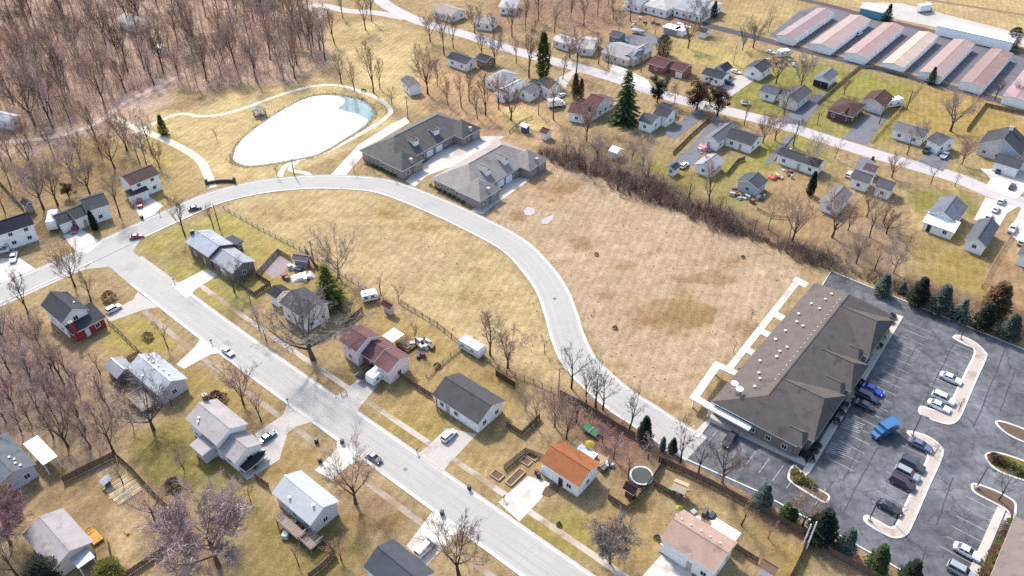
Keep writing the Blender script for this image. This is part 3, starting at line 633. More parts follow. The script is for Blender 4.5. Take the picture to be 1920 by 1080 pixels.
def module(root, org, fr, z, rise, kind, wallm, roofm, oh=0.45, base=0.0, win='fblr', door=None, gd=None, wz=None, doorcol=(0.42, 0.36, 0.31), hipin=None):
    c, ang, e, n, L, W = fr; y_is_n = abs(math.sin(ang) * -1 - n.x) < 1e-3 and abs(math.cos(ang) - n.y) < 1e-3
    rz = ang if y_is_n else ang
    loc = (c.x - org.x, c.y - org.y, 0)
    flip = 1 if y_is_n else -1
    if kind == 'shed' and flip < 0: rz = ang + math.pi
    # walls
    lx, ly = L - 2 * oh, W - 2 * oh; x, y = lx / 2, ly / 2; s = rise / (W / 2); hw = z + (s * oh if kind != 'flat' and kind != 'shed' else 0) - 0.02
    mb = MB()
    if kind == 'shed':
        s1 = rise / W; z0 = z + s1 * oh - .02; z1 = z + rise - s1 * oh - .02
        vs = [(-x, -y, base), (x, -y, base), (x, y, base), (-x, y, base), (-x, -y, z0), (x, -y, z0), (x, y, z1), (-x, y, z1)]
        mb.add(vs, [(0, 1, 5, 4), (1, 2, 6, 5), (2, 3, 7, 6), (3, 0, 4, 7), (4, 5, 6, 7)])
    else:
        vs = [(-x, -y, base), (x, -y, base), (x, y, base), (-x, y, base), (-x, -y, hw), (x, -y, hw), (x, y, hw), (-x, y, hw)]
        mb.add(vs, [(0, 1, 5, 4), (1, 2, 6, 5), (2, 3, 7, 6), (3, 0, 4, 7)])
        ap = z + rise - 0.03
        if kind in ('gable', 'hipr'): mb.add([(-x, -y, hw), (-x, y, hw), (-x, 0, ap)], [(0, 2, 1)])
        if kind in ('gable', 'hipl'): mb.add([(x, -y, hw), (x, y, hw), (x, 0, ap)], [(0, 1, 2)])
    link('wall', mb.mesh('wall', wallm), root, loc, rz)
    link('roof', mk_roof(L, W, z, rise, kind, roofm, hipin=hipin), root, loc, rz)
    wf, wp = winmesh(1.15, 1.2)
    def put(name, me, sx, side, zz, child=None):
        d = 0.02
        if side == 'f': p = (sx, -y - d); r = 0
        elif side == 'b': p = (sx, y + d); r = math.pi
        elif side == 'l': p = (-x - d, sx); r = -math.pi / 2
        else: p = (x + d, sx); r = math.pi / 2
        ca, sa = math.cos(rz), math.sin(rz)
        o = link(name, me, root, (loc[0] + p[0] * ca - p[1] * sa, loc[1] + p[0] * sa + p[1] * ca, zz), rz + r)
        if child: link(child[0], child[1], o)
        return o
    for sd_ in win:
        ln = lx if sd_ in 'fb' else ly
        rows = [wz] if wz else ([0.95, 3.5] if z > 4.4 else ([0.95] if z > 2.2 else []))
        k = max(1, int(ln / 3.1))
        for zz in rows:
            for i in range(k):
                sx = (i + 0.5) / k * ln - ln / 2
                if gd and sd_ == gd[0] and zz < 2.4 and abs(sx - gd[1] * ln) < 2.3: continue
                if door and sd_ == door[0] and zz < 2.2 and abs(sx - door[1] * ln) < 1.3: continue
                put('window', wf, sx, sd_, zz, ('pane', wp))
    if door: put('door', doormesh(0.95, 2.05, doorcol), door[1] * (lx if door[0] in 'fb' else ly), door[0], 0.1)
    if gd:
        for kk in range(gd[2] if len(gd) > 2 else 1):
            put('garage_door', gdoormesh(2.7 if len(gd) < 4 else gd[3], 2.15), gd[1] * (lx if gd[0] in 'fb' else ly) + kk * 3.1, gd[0], 0.05)
    return dict(c=c, ang=rz, L=L, W=W, z=z, rise=rise, loc=loc)
def at_local(m, lx, ly):
    ca, sa = math.cos(m['ang']), math.sin(m['ang']); return m['loc'][0] + lx * ca - ly * sa, m['loc'][1] + lx * sa + ly * ca
def chimney(root, m, lx, ly, h=1.4, mat=None, wd=0.8):
    x, y = at_local(m, lx, ly); zr = m['z'] + m['rise'] * (1 - abs(ly) / (m['W'] / 2)) if abs(ly) < m['W'] / 2 and abs(lx) < m['L'] / 2 else 0
    zt = m['z'] + m['rise'] + h * .6
    c = MB(); b0 = max(0, zr - .4); c.box(0, 0, b0, wd, wd, zt - b0); o = link('chimney', c.mesh('chimney', mat or brick(150, 90, 78)), root, (x, y, 0), m['ang'])
    k = MB(); k.box(0, 0, zt, wd * 1.15, wd * 1.15, 0.12); k.cyl(0, 0, zt + .12, .13, .3, 8); link('cap', k.mesh('cap', oldconcrete), o)
ventmesh = None
def vents(root, m, spots, r=0.16, mat=None):
    global ventmesh
    if ventmesh is None:
        v = MB(); v.cyl(0, 0, -.2, .13, .5, 8); v.cyl(0, 0, .3, .22, .1, 8); ventmesh = v.mesh('vent', plain('vent_metal', (0.6, 0.6, 0.6), .4))
    for lx, ly in spots:
        x, y = at_local(m, lx, ly); zr = m['z'] + m['rise'] * (1 - abs(ly) / (m['W'] / 2)) + .15
        link('vent', ventmesh, root, (x, y, zr), 0, (r / .16,) * 3)
def house(name, label, cat, mods, group=None):
    """mods: dicts with A, B, D eave corners (photo survey at eave height z), rise, kind, wall, roof and openings"""
    frs = [rectframe(m['A'], m['B'], m['D'], m['z'], m.get('snap', True)) for m in mods]
    org = frs[0][0].copy(); root = thing(name, label, cat, (org.x, org.y, 0), 0, group); out = []
    for m, fr in zip(mods, frs):
        kw = {k: v for k, v in m.items() if k not in ('A', 'B', 'D', 'snap', 'z', 'rise', 'kind', 'wall', 'roof')}
        out.append(module(root, org, fr, m['z'], m['rise'], m.get('kind', 'gable'), m['wall'], m['roof'], **kw))
    return root, out
def par(A, B, Cc): return (A[0] + Cc[0] - B[0], A[1] + Cc[1] - B[1])
def cover(root_or_none, A, B, D, z, m, label=None, slope=0.0):
    """a flat or sloping patio roof on posts"""
    c, ang, e, n, L, W = rectframe(A, B, D, z)
    r = MB(); r.box(0, 0, z, L, W, 0.14)
    p0 = root_or_none
    loc = (c.x - p0.location.x, c.y - p0.location.y, 0)
    o = link('patio_roof', r.mesh('patio_roof', m), p0, loc, ang)
    for sx in (-1, 1):
        for sy in (-1, 1):
            q = MB(); q.box(sx * (L / 2 - .2), sy * (W / 2 - .2), 0, .14, .14, z); link('post', q.mesh('post', white), o)
def deck(root, A, B, D, z, m, rails=True):
    c, ang, e, n, L, W = rectframe(A, B, D, z)
    loc = (c.x - root.location.x, c.y - root.location.y, 0)
    d = MB(); k = max(3, int(L / 0.5))
    for i in range(k): d.box(-L / 2 + (i + .5) * L / k, 0, z - .1, L / k - .04, W, 0.1 + 0.01 * (i % 2))
    d.box(0, 0, z - .25, L, W, .13)
    for sx in (-1, 1):
        for sy in (-1, 1): d.box(sx * (L / 2 - .1), sy * (W / 2 - .1), 0, .15, .15, z - .25)
    o = link('deck', d.mesh('deck', m), root, loc, ang)
    if rails:
        r = MB()
        for (cx, cy, lx, ly) in ((0, -W / 2, L, .07), (-L / 2, 0, .07, W), (L / 2, 0, .07, W)):
            r.box(cx, cy, z + .85, lx + .07, ly + .07, .07); r.box(cx, cy, z + .15, lx, ly, .05)
            nn = int(max(lx, ly) / .45)
            for i in range(nn + 1):
                t = i / max(1, nn) - .5; r.box(cx + (lx * t if lx > ly else 0), cy + (ly * t if ly > lx else 0), z, .05, .05, .85)
        link('railing', r.mesh('railing', m), o)
    return o
W_ = siding(250, 248, 244); W2 = siding(232, 228, 222); CR = siding(236, 226, 206); GY = siding(196, 196, 200); TAN = siding(214, 200, 182); BLU = siding(176, 190, 204)
DK = lambda: shingle(92, 92, 98)
D_ = shingle(96, 97, 104); D2 = shingle(122, 122, 128); GR = shingle(158, 158, 162); LG = shingle(196, 194, 196); TNR = shingle(198, 168, 150); BRN = shingle(118, 88, 82); MAR = shingle(158, 116, 118)
def house_body():
    # --- along the long street, near side
    r, m = house('house', 'two storey white house with black roof and red brick wing by driveway', 'house', [
        dict(A=(77, 574), B=(117, 609), D=(126, 547), z=4.6, rise=2.1, wall=W_, roof=D_, win='fblr'),
        dict(A=(133, 628), B=(200, 598), D=(112, 606), z=2.6, rise=1.4, kind='shed', wall=brick(190, 60, 58), roof=D_, win='fr', door=('f', -.1), doorcol=(.7, .7, .68), gd=('r', 0))])
    chimney(r, m[1], -3.2, -2.6, 3.0, brick(186, 62, 66), .7); vents(r, m[0], [(1.5, 1.8)])
    r, m = house('house', 'single storey house with pale blue-grey roof beside barrel-roofed shed', 'house', [
        dict(A=(240, 690), B=(296, 745), D=(294, 660), z=2.9, rise=1.7, wall=GY, roof=metalroof(188, 194, 198), door=('b', .1), gd=('b', -.32))])
    vents(r, m[0], [(-4 + i * 1.9, 0.9) for i in range(5)] + [(-1, -2.5)])
    deck(r, (238, 748), (268, 772), (266, 730), 1.2, woodgrey)
    r, m = house('house', 'split level house with mottled grey shingle roof and black-covered boat beside it', 'house', [
        dict(A=(349, 788), B=(408, 838), D=par((349, 788), (408, 838), (464, 797)), z=4.6, rise=1.7, wall=W_, roof=shingle(204, 196, 194), door=('b', .2)),
        dict(A=(410, 843), B=(441, 872), D=par((410, 843), (441, 872), (491, 833)), z=3.0, rise=1.6, wall=W_, roof=shingle(198, 190, 188), gd=('b', 0)),
        dict(A=(356, 835), B=(379, 857), D=(386, 814), z=2.8, rise=.5, kind='shed', wall=GY, roof=shingle(204, 196, 194), win='f')])
    chimney(r, m[0], -5.6, 1.6, 1.2); vents(r, m[0], [(-2.5, -2), (-2, -2.6)])
    r, m = house('house', 'house with shiny pale metal roof and raised back deck', 'house', [
        dict(A=(513, 925), B=(582, 990), D=par((513, 925), (582, 990), (634, 945)), z=3.4, rise=1.8, kind='gable', wall=GY, roof=metalroof(206, 210, 214), door=('b', -.1), gd=('b', -.35))])
    vents(r, m[0], [(-1.5, -2.2), (3.5, -.9)], .2)
    deck(r, (516, 976), (560, 1012), (530, 963), 1.6, woodgrey); deck(r, (560, 1010), (582, 1032), (583, 990), 1.3, woodgrey)
    r, m = house('house', 'house with dark slate roof cut off by the bottom of the photo', 'house', [
        dict(A=(681, 1067), B=(762, 1130), D=(736, 1012), z=3.6, rise=2.0, wall=W_, roof=shingle(110, 114, 124), door=('b', -.1), gd=('b', -.35))])
    r, m = house('house', 'white house with bright orange roof', 'house', [
        dict(A=(1015, 868), B=(1088, 918), D=par((1015, 868), (1088, 918), (1124, 873)), z=3.4, rise=1.5, wall=W_, roof=shingle(206, 134, 88), door=('f', .02), doorcol=(.03, .03, .03), gd=('f', -.36))])
    deck(r, (1064, 838), (1128, 876), (1078, 822), 0.6, woodtan, True)
    r, m = house('house', 'white house with plain tan shingle roof and white patio cover', 'house', [
        dict(A=(1242, 1015), B=(1347, 1080), D=par((1242, 1015), (1347, 1080), (1381, 1019)), z=3.9, rise=1.6, wall=W_, roof=shingle(206, 174, 156), door=('f', .05), gd=('f', -.3, 1, 4.6))])
    vents(r, m[0], [(-4 + 1.8 * i, .9) for i in range(5)], .12)
    cover(r, (1332, 990), (1378, 1018), (1343, 972), 2.7, plain('patio_panel', (0.72, 0.73, 0.68), .5))
    r, m = house('house', 'house with streaked charcoal gable roof and white arched front porch', 'house', [
        dict(A=(813, 740), B=(895, 801), D=(863, 697), z=2.9, rise=2.0, wall=W_, roof=shingle(112, 110, 112), door=('f', -.2), gd=('f', .33))])
    r, m = house('house', 'tri level house with stepped maroon roofs', 'house', [
        dict(A=(701, 685), B=(730, 702), D=(742, 652), z=3.6, rise=1.5, wall=siding(236, 220, 218), roof=MAR, win='r', gd=('f', -.25)),
        dict(A=(674, 664), B=(704, 682), D=(712, 631), z=2.9, rise=1.5, wall=brick(150, 92, 84), roof=MAR, win='fb', door=('f', .2)),
        dict(A=(640, 641), B=(671, 665), D=(677, 606), z=4.6, rise=1.6, wall=siding(236, 220, 218), roof=MAR, win='fl')])
    cover(r, (718, 632), (740, 644), (735, 614), 2.6, plain('canvas', (0.66, 0.6, 0.48), .8)); deck(r, (745, 648), (768, 662), (760, 628), .5, woodbrown)
    r, m = house('house', 'corner house with pale grey stepped roofs and dark back sunroom', 'house', [
        dict(A=(350, 457), B=(394, 485), D=(391, 429), z=3.9, rise=1.5, wall=brick(150, 120, 108), roof=shingle(196, 202, 212), door=('f', .2)),
        dict(A=(396, 488), B=(436, 516), D=(438, 463), z=3.0, rise=1.5, wall=siding(120, 112, 110), roof=shingle(188, 190, 196), gd=('f', 0)),
        dict(A=(424, 450), B=(446, 462), D=(434, 440), z=2.6, rise=.4, kind='flat', wall=siding(80, 80, 86), roof=shingle(110, 114, 124), win='r')])
    chimney(r, m[0], -5.4, -1.0, .9, brick(70, 60, 60)); vents(r, m[0], [(-2, 1), (1, .8)], .12)
    r, m = house('house', 'dark roofed house half hidden behind the wide grey tree', 'house', [
        dict(A=(524, 566), B=(566, 600), D=(575, 538), z=4.4, rise=1.3, wall=W2, roof=shingle(104, 104, 112)),
        dict(A=(505, 553), B=(522, 565), D=(524, 531), z=2.9, rise=1.0, wall=W2, roof=shingle(84, 80, 84), gd=('f', 0))])
    # --- across the junction
    r, m = house('house', 'two storey house with brown roof beside driveway holding a red car', 'house', [
        dict(A=(240, 352), B=(296, 329), D=(225, 331), z=4.8, rise=1.6, snap=False, wall=W_, roof=shingle(126, 104, 98), win='fr'),
        dict(A=(240, 372), B=(278, 358), D=(236, 362), z=2.5, rise=.6, kind='shed', snap=False, wall=W_, roof=shingle(108, 96, 94), win='', gd=('f', -.1, 1, 4.4))])
    r, m = house('house', 'charcoal roofed tri level house behind a parked motorhome', 'house', [
        dict(A=(162, 398), B=(207, 384), D=(145, 374), z=4.2, rise=1.6, snap=False, wall=W_, roof=shingle(104, 108, 112), win='fr'),
        dict(A=(136, 416), B=(167, 402), D=(123, 395), z=3.2, rise=1.5, snap=False, wall=W_, roof=shingle(98, 104, 108), win='f', door=('f', 0)),
        dict(A=(110, 424), B=(134, 415), D=(97, 405), z=2.8, rise=1.4, snap=False, wall=W_, roof=shingle(98, 104, 108), win='', gd=('f', 0))])
    r, m = house('house', 'two storey house with black roof and white window row behind white truck', 'house', [
        dict(A=(-60, 462), B=(66, 421), D=(-72, 440), z=4.8, rise=2.0, snap=False, wall=W_, roof=shingle(72, 76, 88), win='fr', door=('f', 0)),
        dict(A=(-62, 476), B=(20, 450), D=(-64, 462), z=2.6, rise=.8, kind='shed', snap=False, wall=brick(150, 90, 80), roof=shingle(72, 76, 88), win='', gd=('f', .2))])
    # --- bottom left
    r, m = house('house', 'blue-grey roofed house with white patio roof at the left edge', 'house', [
        dict(A=(-70, 872), B=(8, 920), D=(-4, 812), z=3.2, rise=1.6, wall=GY, roof=shingle(138, 146, 154), win='fr')])
    cover(r, (44, 832), (80, 873), (72, 817), 2.9, white); vents(r, m[0], [(2, 1.2), (3, 1.6), (4.2, 1.3), (5.2, 1.7)], .16)
    r, m = house('house', 'pale grey roofed house with pale metal awning and orange deck', 'house', [
        dict(A=(34, 1004), B=(100, 1064), D=(117, 960), z=3.1, rise=1.5, wall=TAN, roof=shingle(196, 188, 188), win='fblr')])
    cover(r, (124, 1036), (142, 1066), (160, 1020), 2.6, metalroof(206, 216, 220)); deck(r, (160, 1003), (177, 1025), (174, 986), .5, surf('orange_wood', C(232, 176, 84), .8, .2, 1, 6))
    # --- duplexes
    DR = shingle(146, 142, 136); DR2 = shingle(186, 177, 169); BW = brick(188, 172, 164)
    for nm, MR, A, B, D, E1, F1 in (('brick fourplex with dark grey hipped roof and chimneys beside the pond', DR, (677, 288), (751, 316), (811, 208), (751, 316), 0), ('brick fourplex with tan-grey roof along the curving street', DR2, (800, 331), (874, 366), (945, 266), (874, 366), 1)):
        c, ang, e, n, L, W = rectframe(A, D, B, 3.0)
        org = c; root = thing('apartment_house', nm, 'house', (c.x, c.y, 0))
        M1 = module(root, org, (c, ang, e, n, L, W), 3.0, 4.2, 'hip', BW, MR, win='fblr', oh=.6)
        fl = 1 if abs(math.cos(ang) - n.y) < 1e-3 else -1
        ys = fl * 1.0
        # two cross wings toward the court, garages between, dormers and chimneys
        for sx in (-1, 1):
            q = c + e * sx * (L / 2 - 4.2) + n * (W / 2 - 1.0)
            module(root, org, (q, ang + math.pi / 2, n, -e, 9.0, 9.0), 3.0, 3.4, 'hip', BW, MR, win='lr', oh=.5)
            x, y = q.x - org.x, q.y - org.y
            k = MB(); k.box(0, 0, 0, .8, .8, 4.9); k.box(0, 0, 4.9, .95, .95, .2); link('chimney', k.mesh('chimney', oldconcrete), root, (x + n.x * 3.6, y + n.y * 3.6, 0), ang)
        for sx in (-.16, .1):
            q = c + e * L * sx + n * (W / 2 - 4.2)
            d = MB(); d.box(0, 0, 4.2, 2.0, 3.4, 1.7); p = link('dormer', d.mesh('dormer', W_), root, (q.x - org.x, q.y - org.y, 0), ang)
            link('dormer_roof', mk_roof(3.9, 2.8, 5.85, 1.1, 'gable', MR), p, (0, 0, 0), math.pi / 2)
            wf, wp = winmesh(1.15, 1.2); ww = link('window', wf, p, (0, ys * 1.72, 4.5), 0 if ys < 0 else math.pi)
        for sx in (-.06, .06):
            q = c + e * L * sx + n * (W / 2 - .55); link('garage_door', gdoormesh(2.7, 2.15), root, (q.x - org.x, q.y - org.y, .05), ang + (math.pi if ys > 0 else 0))
    # --- office building
    z = 3.7; c, ang, e, n, L, W = rectframe((1342, 759), (1519, 528), (1504, 844), z)
    root = thing('office_building', 'long low office building with brown hipped roof in the car park', 'building', (c.x, c.y, 0)); org = c
    OR = shingle(140, 130, 124); OR2 = shingle(134, 125, 119); OW = brick(170, 150, 138)
    mm = module(root, org, (c, ang, e, n, L, W), z, 4.1, 'hip', OW, OR, win='fblr', oh=.7, hipin=4.6)
    for t, wd, pr, rs_ in ((-.28, 15.5, 10.9, 4.0), (.01, 10.0, 11.3, 3.0), (.31, 15.5, 10.3, 3.9)):
        q = c + e * L * t + n * (pr / 2)
        module(root, org, (q, ang + math.pi / 2, n, e, pr, wd), z + .01, rs_, 'hipl', OW, OR2, win='lr', oh=.6, hipin=2.2)
        q2 = c + e * (L * t - wd * .52) + n * (pr - 4.2)
        module(root, org, (q2, ang + math.pi / 2, n, e, 6.0, 4.6), z - .12, 1.5, 'hipl', OW, OR2, win='', oh=.4, hipin=1.2)
    vr = random.Random(4); fl = -1 if abs(math.cos(ang) - n.y) < 1e-3 else 1
    vents(root, mm, [(L * (-.36 + .05 * i) + vr.uniform(-1, 1), fl * vr.uniform(3.0, 7.2)) for i in range(16)], .22)
    vents(root, mm, [(-L * .3 + i * 1.7, fl * 0.9) for i in range(20)], .08)
    for dx in (0, 1.5):
        dsh = MB(); dsh.cyl(0, 0, 0, .06, 1.4, 8); dsh.cyl(0, 0, 1.4, .2, .25, 14, .75)
        x, y = at_local(mm, -L * .43 + dx * .5, fl * (5.2 + dx)); link('satellite_dish', dsh.mesh('satellite_dish', white), root, (x, y, z + 1.9), 0)
    # white canopy ring round the patio at the west corner
    ring = MB(); pts = [U(*p, 2.9) for p in ((1383, 701), (1345, 684), (1302, 745), (1332, 762), (1402, 800))]
    for i in range(4):
        a, b = pts[i], pts[i + 1]; d = (b - a); ring.box((a.x + b.x) / 2 - org.x, (a.y + b.y) / 2 - org.y, 2.55 + .004 * i, d.length + 1.2, 1.5, .4, math.atan2(d.y, d.x))
    for p in pts[:4]: ring.box(p.x - org.x, p.y - org.y, 0, .3, .3, 2.6)
    link('canopy', ring.mesh('canopy', white), root)
    # second office at the corner
    r, m = house('office_building', 'mauve-tan roofed building at the bottom right corner', 'building', [
        dict(A=(1898, 976), B=(1842, 1118), D=(2010, 1010), z=3.4, rise=3.2, kind='hip', wall=brick(170, 150, 138), roof=shingle(166, 150, 144))])
house_body()
# ------------------------------------------------------------------ the other houses, sheds and garages
def H(name, label, cat, *mods, group=None):
    """each mod: (A, B, D, z, rise, kind, wall, roof, opts)"""
    return house(name, label, cat, [dict(A=m[0], B=m[1], D=m[2], z=m[3], rise=m[4], kind=m[5], wall=m[6], roof=m[7], **(m[8] if len(m) > 8 else {})) for m in mods], group)
nw = dict(win='')
def more_houses():
    # right-hand neighbourhood: ridge along A-B unless the gable end faces the camera (then A-D is the ridge and is given first)
    H('house', 'white L shaped house with dark roof by the dark green spruce', 'house',
      ((1196, 227), (1223, 236), (1216, 212), 2.9, 1.4, 'gable', W_, D2), ((1226, 214), (1254, 223), (1240, 200), 3.4, 1.5, 'gable', W_, D_),
      ((1234, 202), (1256, 207), (1247, 194), 2.6, 1.0, 'gable', GY, D_, nw))
    r, m = H('house', 'white L shaped ranch house with grey roof and long rear wing', 'house',
      ((1316, 260), (1358, 234), (1345, 269), 2.8, 1.6, 'gable', W_, GR, dict(door=('l', .2))), ((1360, 259), (1412, 276), (1378, 240), 2.75, 1.5, 'gable', W_, D_, dict(door=('f', .1))), ((1340, 246), (1372, 252), (1352, 232), 2.6, 1.1, 'gable', W_, GR, nw))
    H('garage', 'pale grey roofed white garage on lawn near small white shed', 'garage', ((1299, 308), (1326, 291), (1334, 321), 2.6, 1.4, 'gable', W_, shingle(190, 190, 194), dict(wz=1.0, gd=('b', 0))))
    H('shed', 'small white shed with dark roof at the end of the asphalt drive', 'shed', ((1250, 316), (1260, 306), (1266, 322), 2.1, .9, 'gable', W_, D_, dict(win='l', wz=.9)))
    H('garage', 'garage with one black roof slope surrounded by stored junk', 'garage', ((1382, 342), (1398, 324), (1424, 357), 2.7, 1.4, 'gable', GY, shingle(110, 112, 122)))
    r, m = H('house', 'long narrow white ranch house with charcoal roof', 'house', ((1458, 291), (1537, 318), (1468, 276), 2.8, 1.2, 'gable', W_, D_, dict(door=('f', .05))))
    vents(r, m[0], [(-4, 1)], .2)
    H('garage', 'white garage with grey roof and bare trees to its right', 'garage', ((1535, 380), (1560, 352), (1575, 392), 2.7, 1.5, 'gable', W_, GR, dict(wz=1.1)))
    H('house', 'white house in two offset halves behind white garage', 'house', ((1596, 336), (1632, 348), (1604, 318), 2.8, 1.4, 'gable', W_, D2), ((1642, 350), (1672, 362), (1652, 333), 2.9, 1.4, 'gable', W_, D2), ((1616, 318), (1640, 326), (1628, 306), 2.4, .9, 'gable', W_, shingle(132, 110, 110), nw))
    H('house', 'square white house with blue-grey roof and closed back porch', 'house', ((1738, 402), (1760, 370), (1794, 421), 3.4, 2.0, 'gable', W_, shingle(148, 152, 164)), ((1729, 417), (1790, 437), (1738, 405), 2.5, 1.2, 'shed', W_, white, dict(win='f', door=('f', -.3), doorcol=(.03, .03, .03))))
    H('garage', 'deep white garage with dark grey roof beside row of white cars', 'garage', ((1809, 451), (1833, 411), (1850, 466), 2.8, 1.7, 'gable', W_, shingle(124, 128, 140), dict(wz=1.3)))
    H('house', 'house with grey roof and white front gable by the two door garage', 'house', ((1427, 172), (1458, 182), (1437, 156), 2.7, 1.2, 'gable', W_, D2), ((1460, 185), (1486, 162), (1498, 195), 2.9, 1.5, 'gable', CR, D2, dict(door=('l', .2))), ((1452, 176), (1478, 182), (1462, 164), 2.6, 1.1, 'gable', W_, D2, nw))
    r, m = H('garage', 'white garage with two dark open doors', 'garage', ((1525, 148), (1542, 132), (1557, 154), 2.8, 1.5, 'gable', W_, shingle(150, 156, 164), nw))
    for q in (-.24, .24):
        k = MB(); k.box(0, 0, 0, 2.6, .12, 2.2); c = at_local(m[0], -m[0]['L'] / 2 + .4, q * m[0]['W']); link('garage_door', k.mesh('garage_door', black), r, (c[0], c[1], .05), m[0]['ang'] - math.pi / 2)
    H('house', 'brown hip roofed house with entry gable behind reddish tree', 'house', ((1553, 208), (1602, 222), (1574, 182), 2.8, 1.6, 'hip', brick(120, 84, 76), BRN), ((1570, 214), (1586, 206), (1584, 219), 2.7, 1.2, 'gable', brick(120, 84, 76), BRN, nw))
    H('house', 'brown roofed gable building with white camper at its side', 'house', ((1612, 190), (1634, 172), (1658, 201), 2.9, 1.7, 'gable', CR, BRN, dict(gd=('l', 0))))
    H('house', 'house with mottled grey roof behind bare tree and dark driveway', 'house', ((1673, 245), (1734, 262), (1684, 228), 2.7, 1.4, 'gable', W_, GR), ((1745, 267), (1772, 280), (1758, 246), 3.0, 1.6, 'gable', W_, D2, dict(gd=('f', 0))))
    r, m = H('house', 'large dark roofed house with white chimney near the right edge', 'house', ((1826, 272), (1856, 250), (1910, 290), 3.4, 3.6, 'gable', GY, shingle(98, 100, 108)), ((1862, 303), (1909, 321), (1876, 286), 2.8, 1.3, 'gable', W_, shingle(104, 106, 114), dict(win='', gd=('f', -.2, 2))))
    chimney(r, m[0], 2.5, 0, 1.8, white, 1.0)
    H('house', 'white house mostly beyond the right edge', 'house', ((1912, 300), (1980, 322), (1924, 284), 3.0, 1.4, 'gable', W_, D2))
    H('house', 'white house by the right edge behind parked pickup', 'house', ((1906, 478), (1928, 442), (1960, 498), 2.8, 1.5, 'gable', W_, D2))
    # top centre
    H('house', 'light grey roofed house with white roof light near top centre', 'house', ((1126, 100), (1182, 113), (1160, 80), 2.8, 1.8, 'gable', TAN, shingle(186, 180, 180)), ((1170, 108), (1196, 84), (1196, 114), 2.8, 1.5, 'gable', TAN, shingle(190, 186, 186)))
    H('house', 'red brick house with maroon roof beside its twin garage', 'house', ((1220, 122), (1254, 130), (1228, 104), 2.8, 1.4, 'gable', brick(176, 112, 92), shingle(132, 90, 90)))
    H('garage', 'red brick garage with white door and maroon roof', 'garage', ((1262, 130), (1287, 138), (1270, 114), 2.7, 1.2, 'gable', brick(176, 112, 92), shingle(128, 88, 88), dict(win='', gd=('f', .2))))
    H('house', 'white house with black roof and gabled rear wing near round evergreen', 'house', ((1318, 140), (1357, 152), (1328, 127), 2.8, 1.2, 'gable', W_, shingle(80, 86, 98)), ((1338, 130), (1352, 120), (1360, 137), 3.0, 1.5, 'gable', W_, shingle(78, 82, 92)))
    H('garage', 'big white garage with dark roof beside concrete apron', 'garage', ((1398, 128), (1416, 112), (1429, 140), 3.0, 1.6, 'gable', W_, shingle(100, 100, 108), dict(wz=1.2)))
    H('shed', 'white shed with dark roof alone at the top of a lawn', 'shed', ((1308, 60), (1326, 64), (1313, 52), 2.2, 1.0, 'gable', W_, D_, dict(win='r', wz=.9)))
    H('house', 'pale house with white roof at the top edge', 'house', ((1214, 12), (1262, 24), (1226, -12), 3.2, 1.8, 'hip', W_, shingle(214, 208, 204)))
    H('house', 'blue-grey roofed house at the top edge beside tall grey tree', 'house', ((1272, 20), (1330, 32), (1290, -8), 3.2, 1.8, 'gable', W_, shingle(186, 190, 196)))
    H('house', 'white house at the top edge left of pale roofed house', 'house', ((1176, 8), (1212, 14), (1182, -8), 3.0, 1.4, 'gable', W_, shingle(170, 172, 178)))
    H('carport', 'white flat roofed carport beside white box trailer', 'carport', ((1244, 52), (1272, 58), (1250, 44), 2.4, .3, 'flat', siding(150, 150, 156), white, nw))
    H('shed', 'white box shed behind evergreen near the railway', 'shed', ((1266, 56), (1284, 60), (1276, 46), 2.4, .3, 'flat', W_, white, nw))
    H('house', 'dark fronted garage by the parked boat', 'garage', ((1142, 68), (1166, 72), (1150, 58), 2.5, 1.0, 'gable', siding(110, 124, 142), shingle(110, 112, 118), dict(win='f')))
    H('house', 'long white roofed house with two sections behind the back street', 'house', ((1040, 78), (1074, 86), (1046, 64), 2.8, 1.0, 'gable', W2, shingle(224, 220, 214)), ((1082, 90), (1114, 94), (1092, 68), 2.8, 1.2, 'gable', W2, shingle(206, 200, 194)))
    H('house', 'white house with black roof and side wing above the fourplexes', 'house', ((1014, 158), (1034, 173), (1027, 144), 4.4, 1.5, 'gable', W_, shingle(78, 80, 92)), ((992, 160), (1014, 166), (1002, 148), 3.2, 1.1, 'gable', W_, shingle(90, 90, 100)))
    H('garage', 'light grey gabled garage left of the black roofed white house', 'garage', ((970, 168), (988, 156), (992, 181), 2.8, 1.4, 'gable', W_, GR, dict(wz=1.2)))
    H('house', 'white house with grey roof and long white rear wing', 'house', ((912, 149), (940, 161), (942, 128), 3.2, 1.8, 'hip', W_, shingle(186, 186, 190)), ((938, 166), (972, 149), (952, 178), 3.0, 1.2, 'gable', W_, shingle(216, 216, 218)), ((928, 176), (944, 184), (936, 168), 2.4, .6, 'shed', W_, shingle(206, 204, 204), nw))
    H('house', 'big maroon roofed house behind leafless tree and dark spruce', 'house', ((1090, 206), (1118, 214), (1122, 176), 3.2, 2.6, 'gable', W_, shingle(140, 94, 96)), ((1066, 212), (1100, 218), (1076, 192), 3.0, 1.8, 'gable', W_, shingle(150, 104, 104)))
    H('house', 'white ranch house with blue-black roof left of the back street', 'house', ((841, 112), (882, 124), (850, 98), 2.8, 1.3, 'gable', W_, shingle(92, 98, 108)), ((896, 112), (916, 120), (904, 100), 2.7, 1.2, 'gable', brick(176, 140, 120), shingle(96, 98, 108)))
    H('house', 'white porch house with dark eaves above the back street', 'house', ((891, 42), (926, 47), (898, 28), 2.9, 1.4, 'gable', W_, shingle(196, 186, 182)))
    H('house', 'white house touching the top edge near centre', 'house', ((934, 14), (968, 16), (942, -2), 3.0, 1.4, 'hip', W_, shingle(208, 206, 206)))
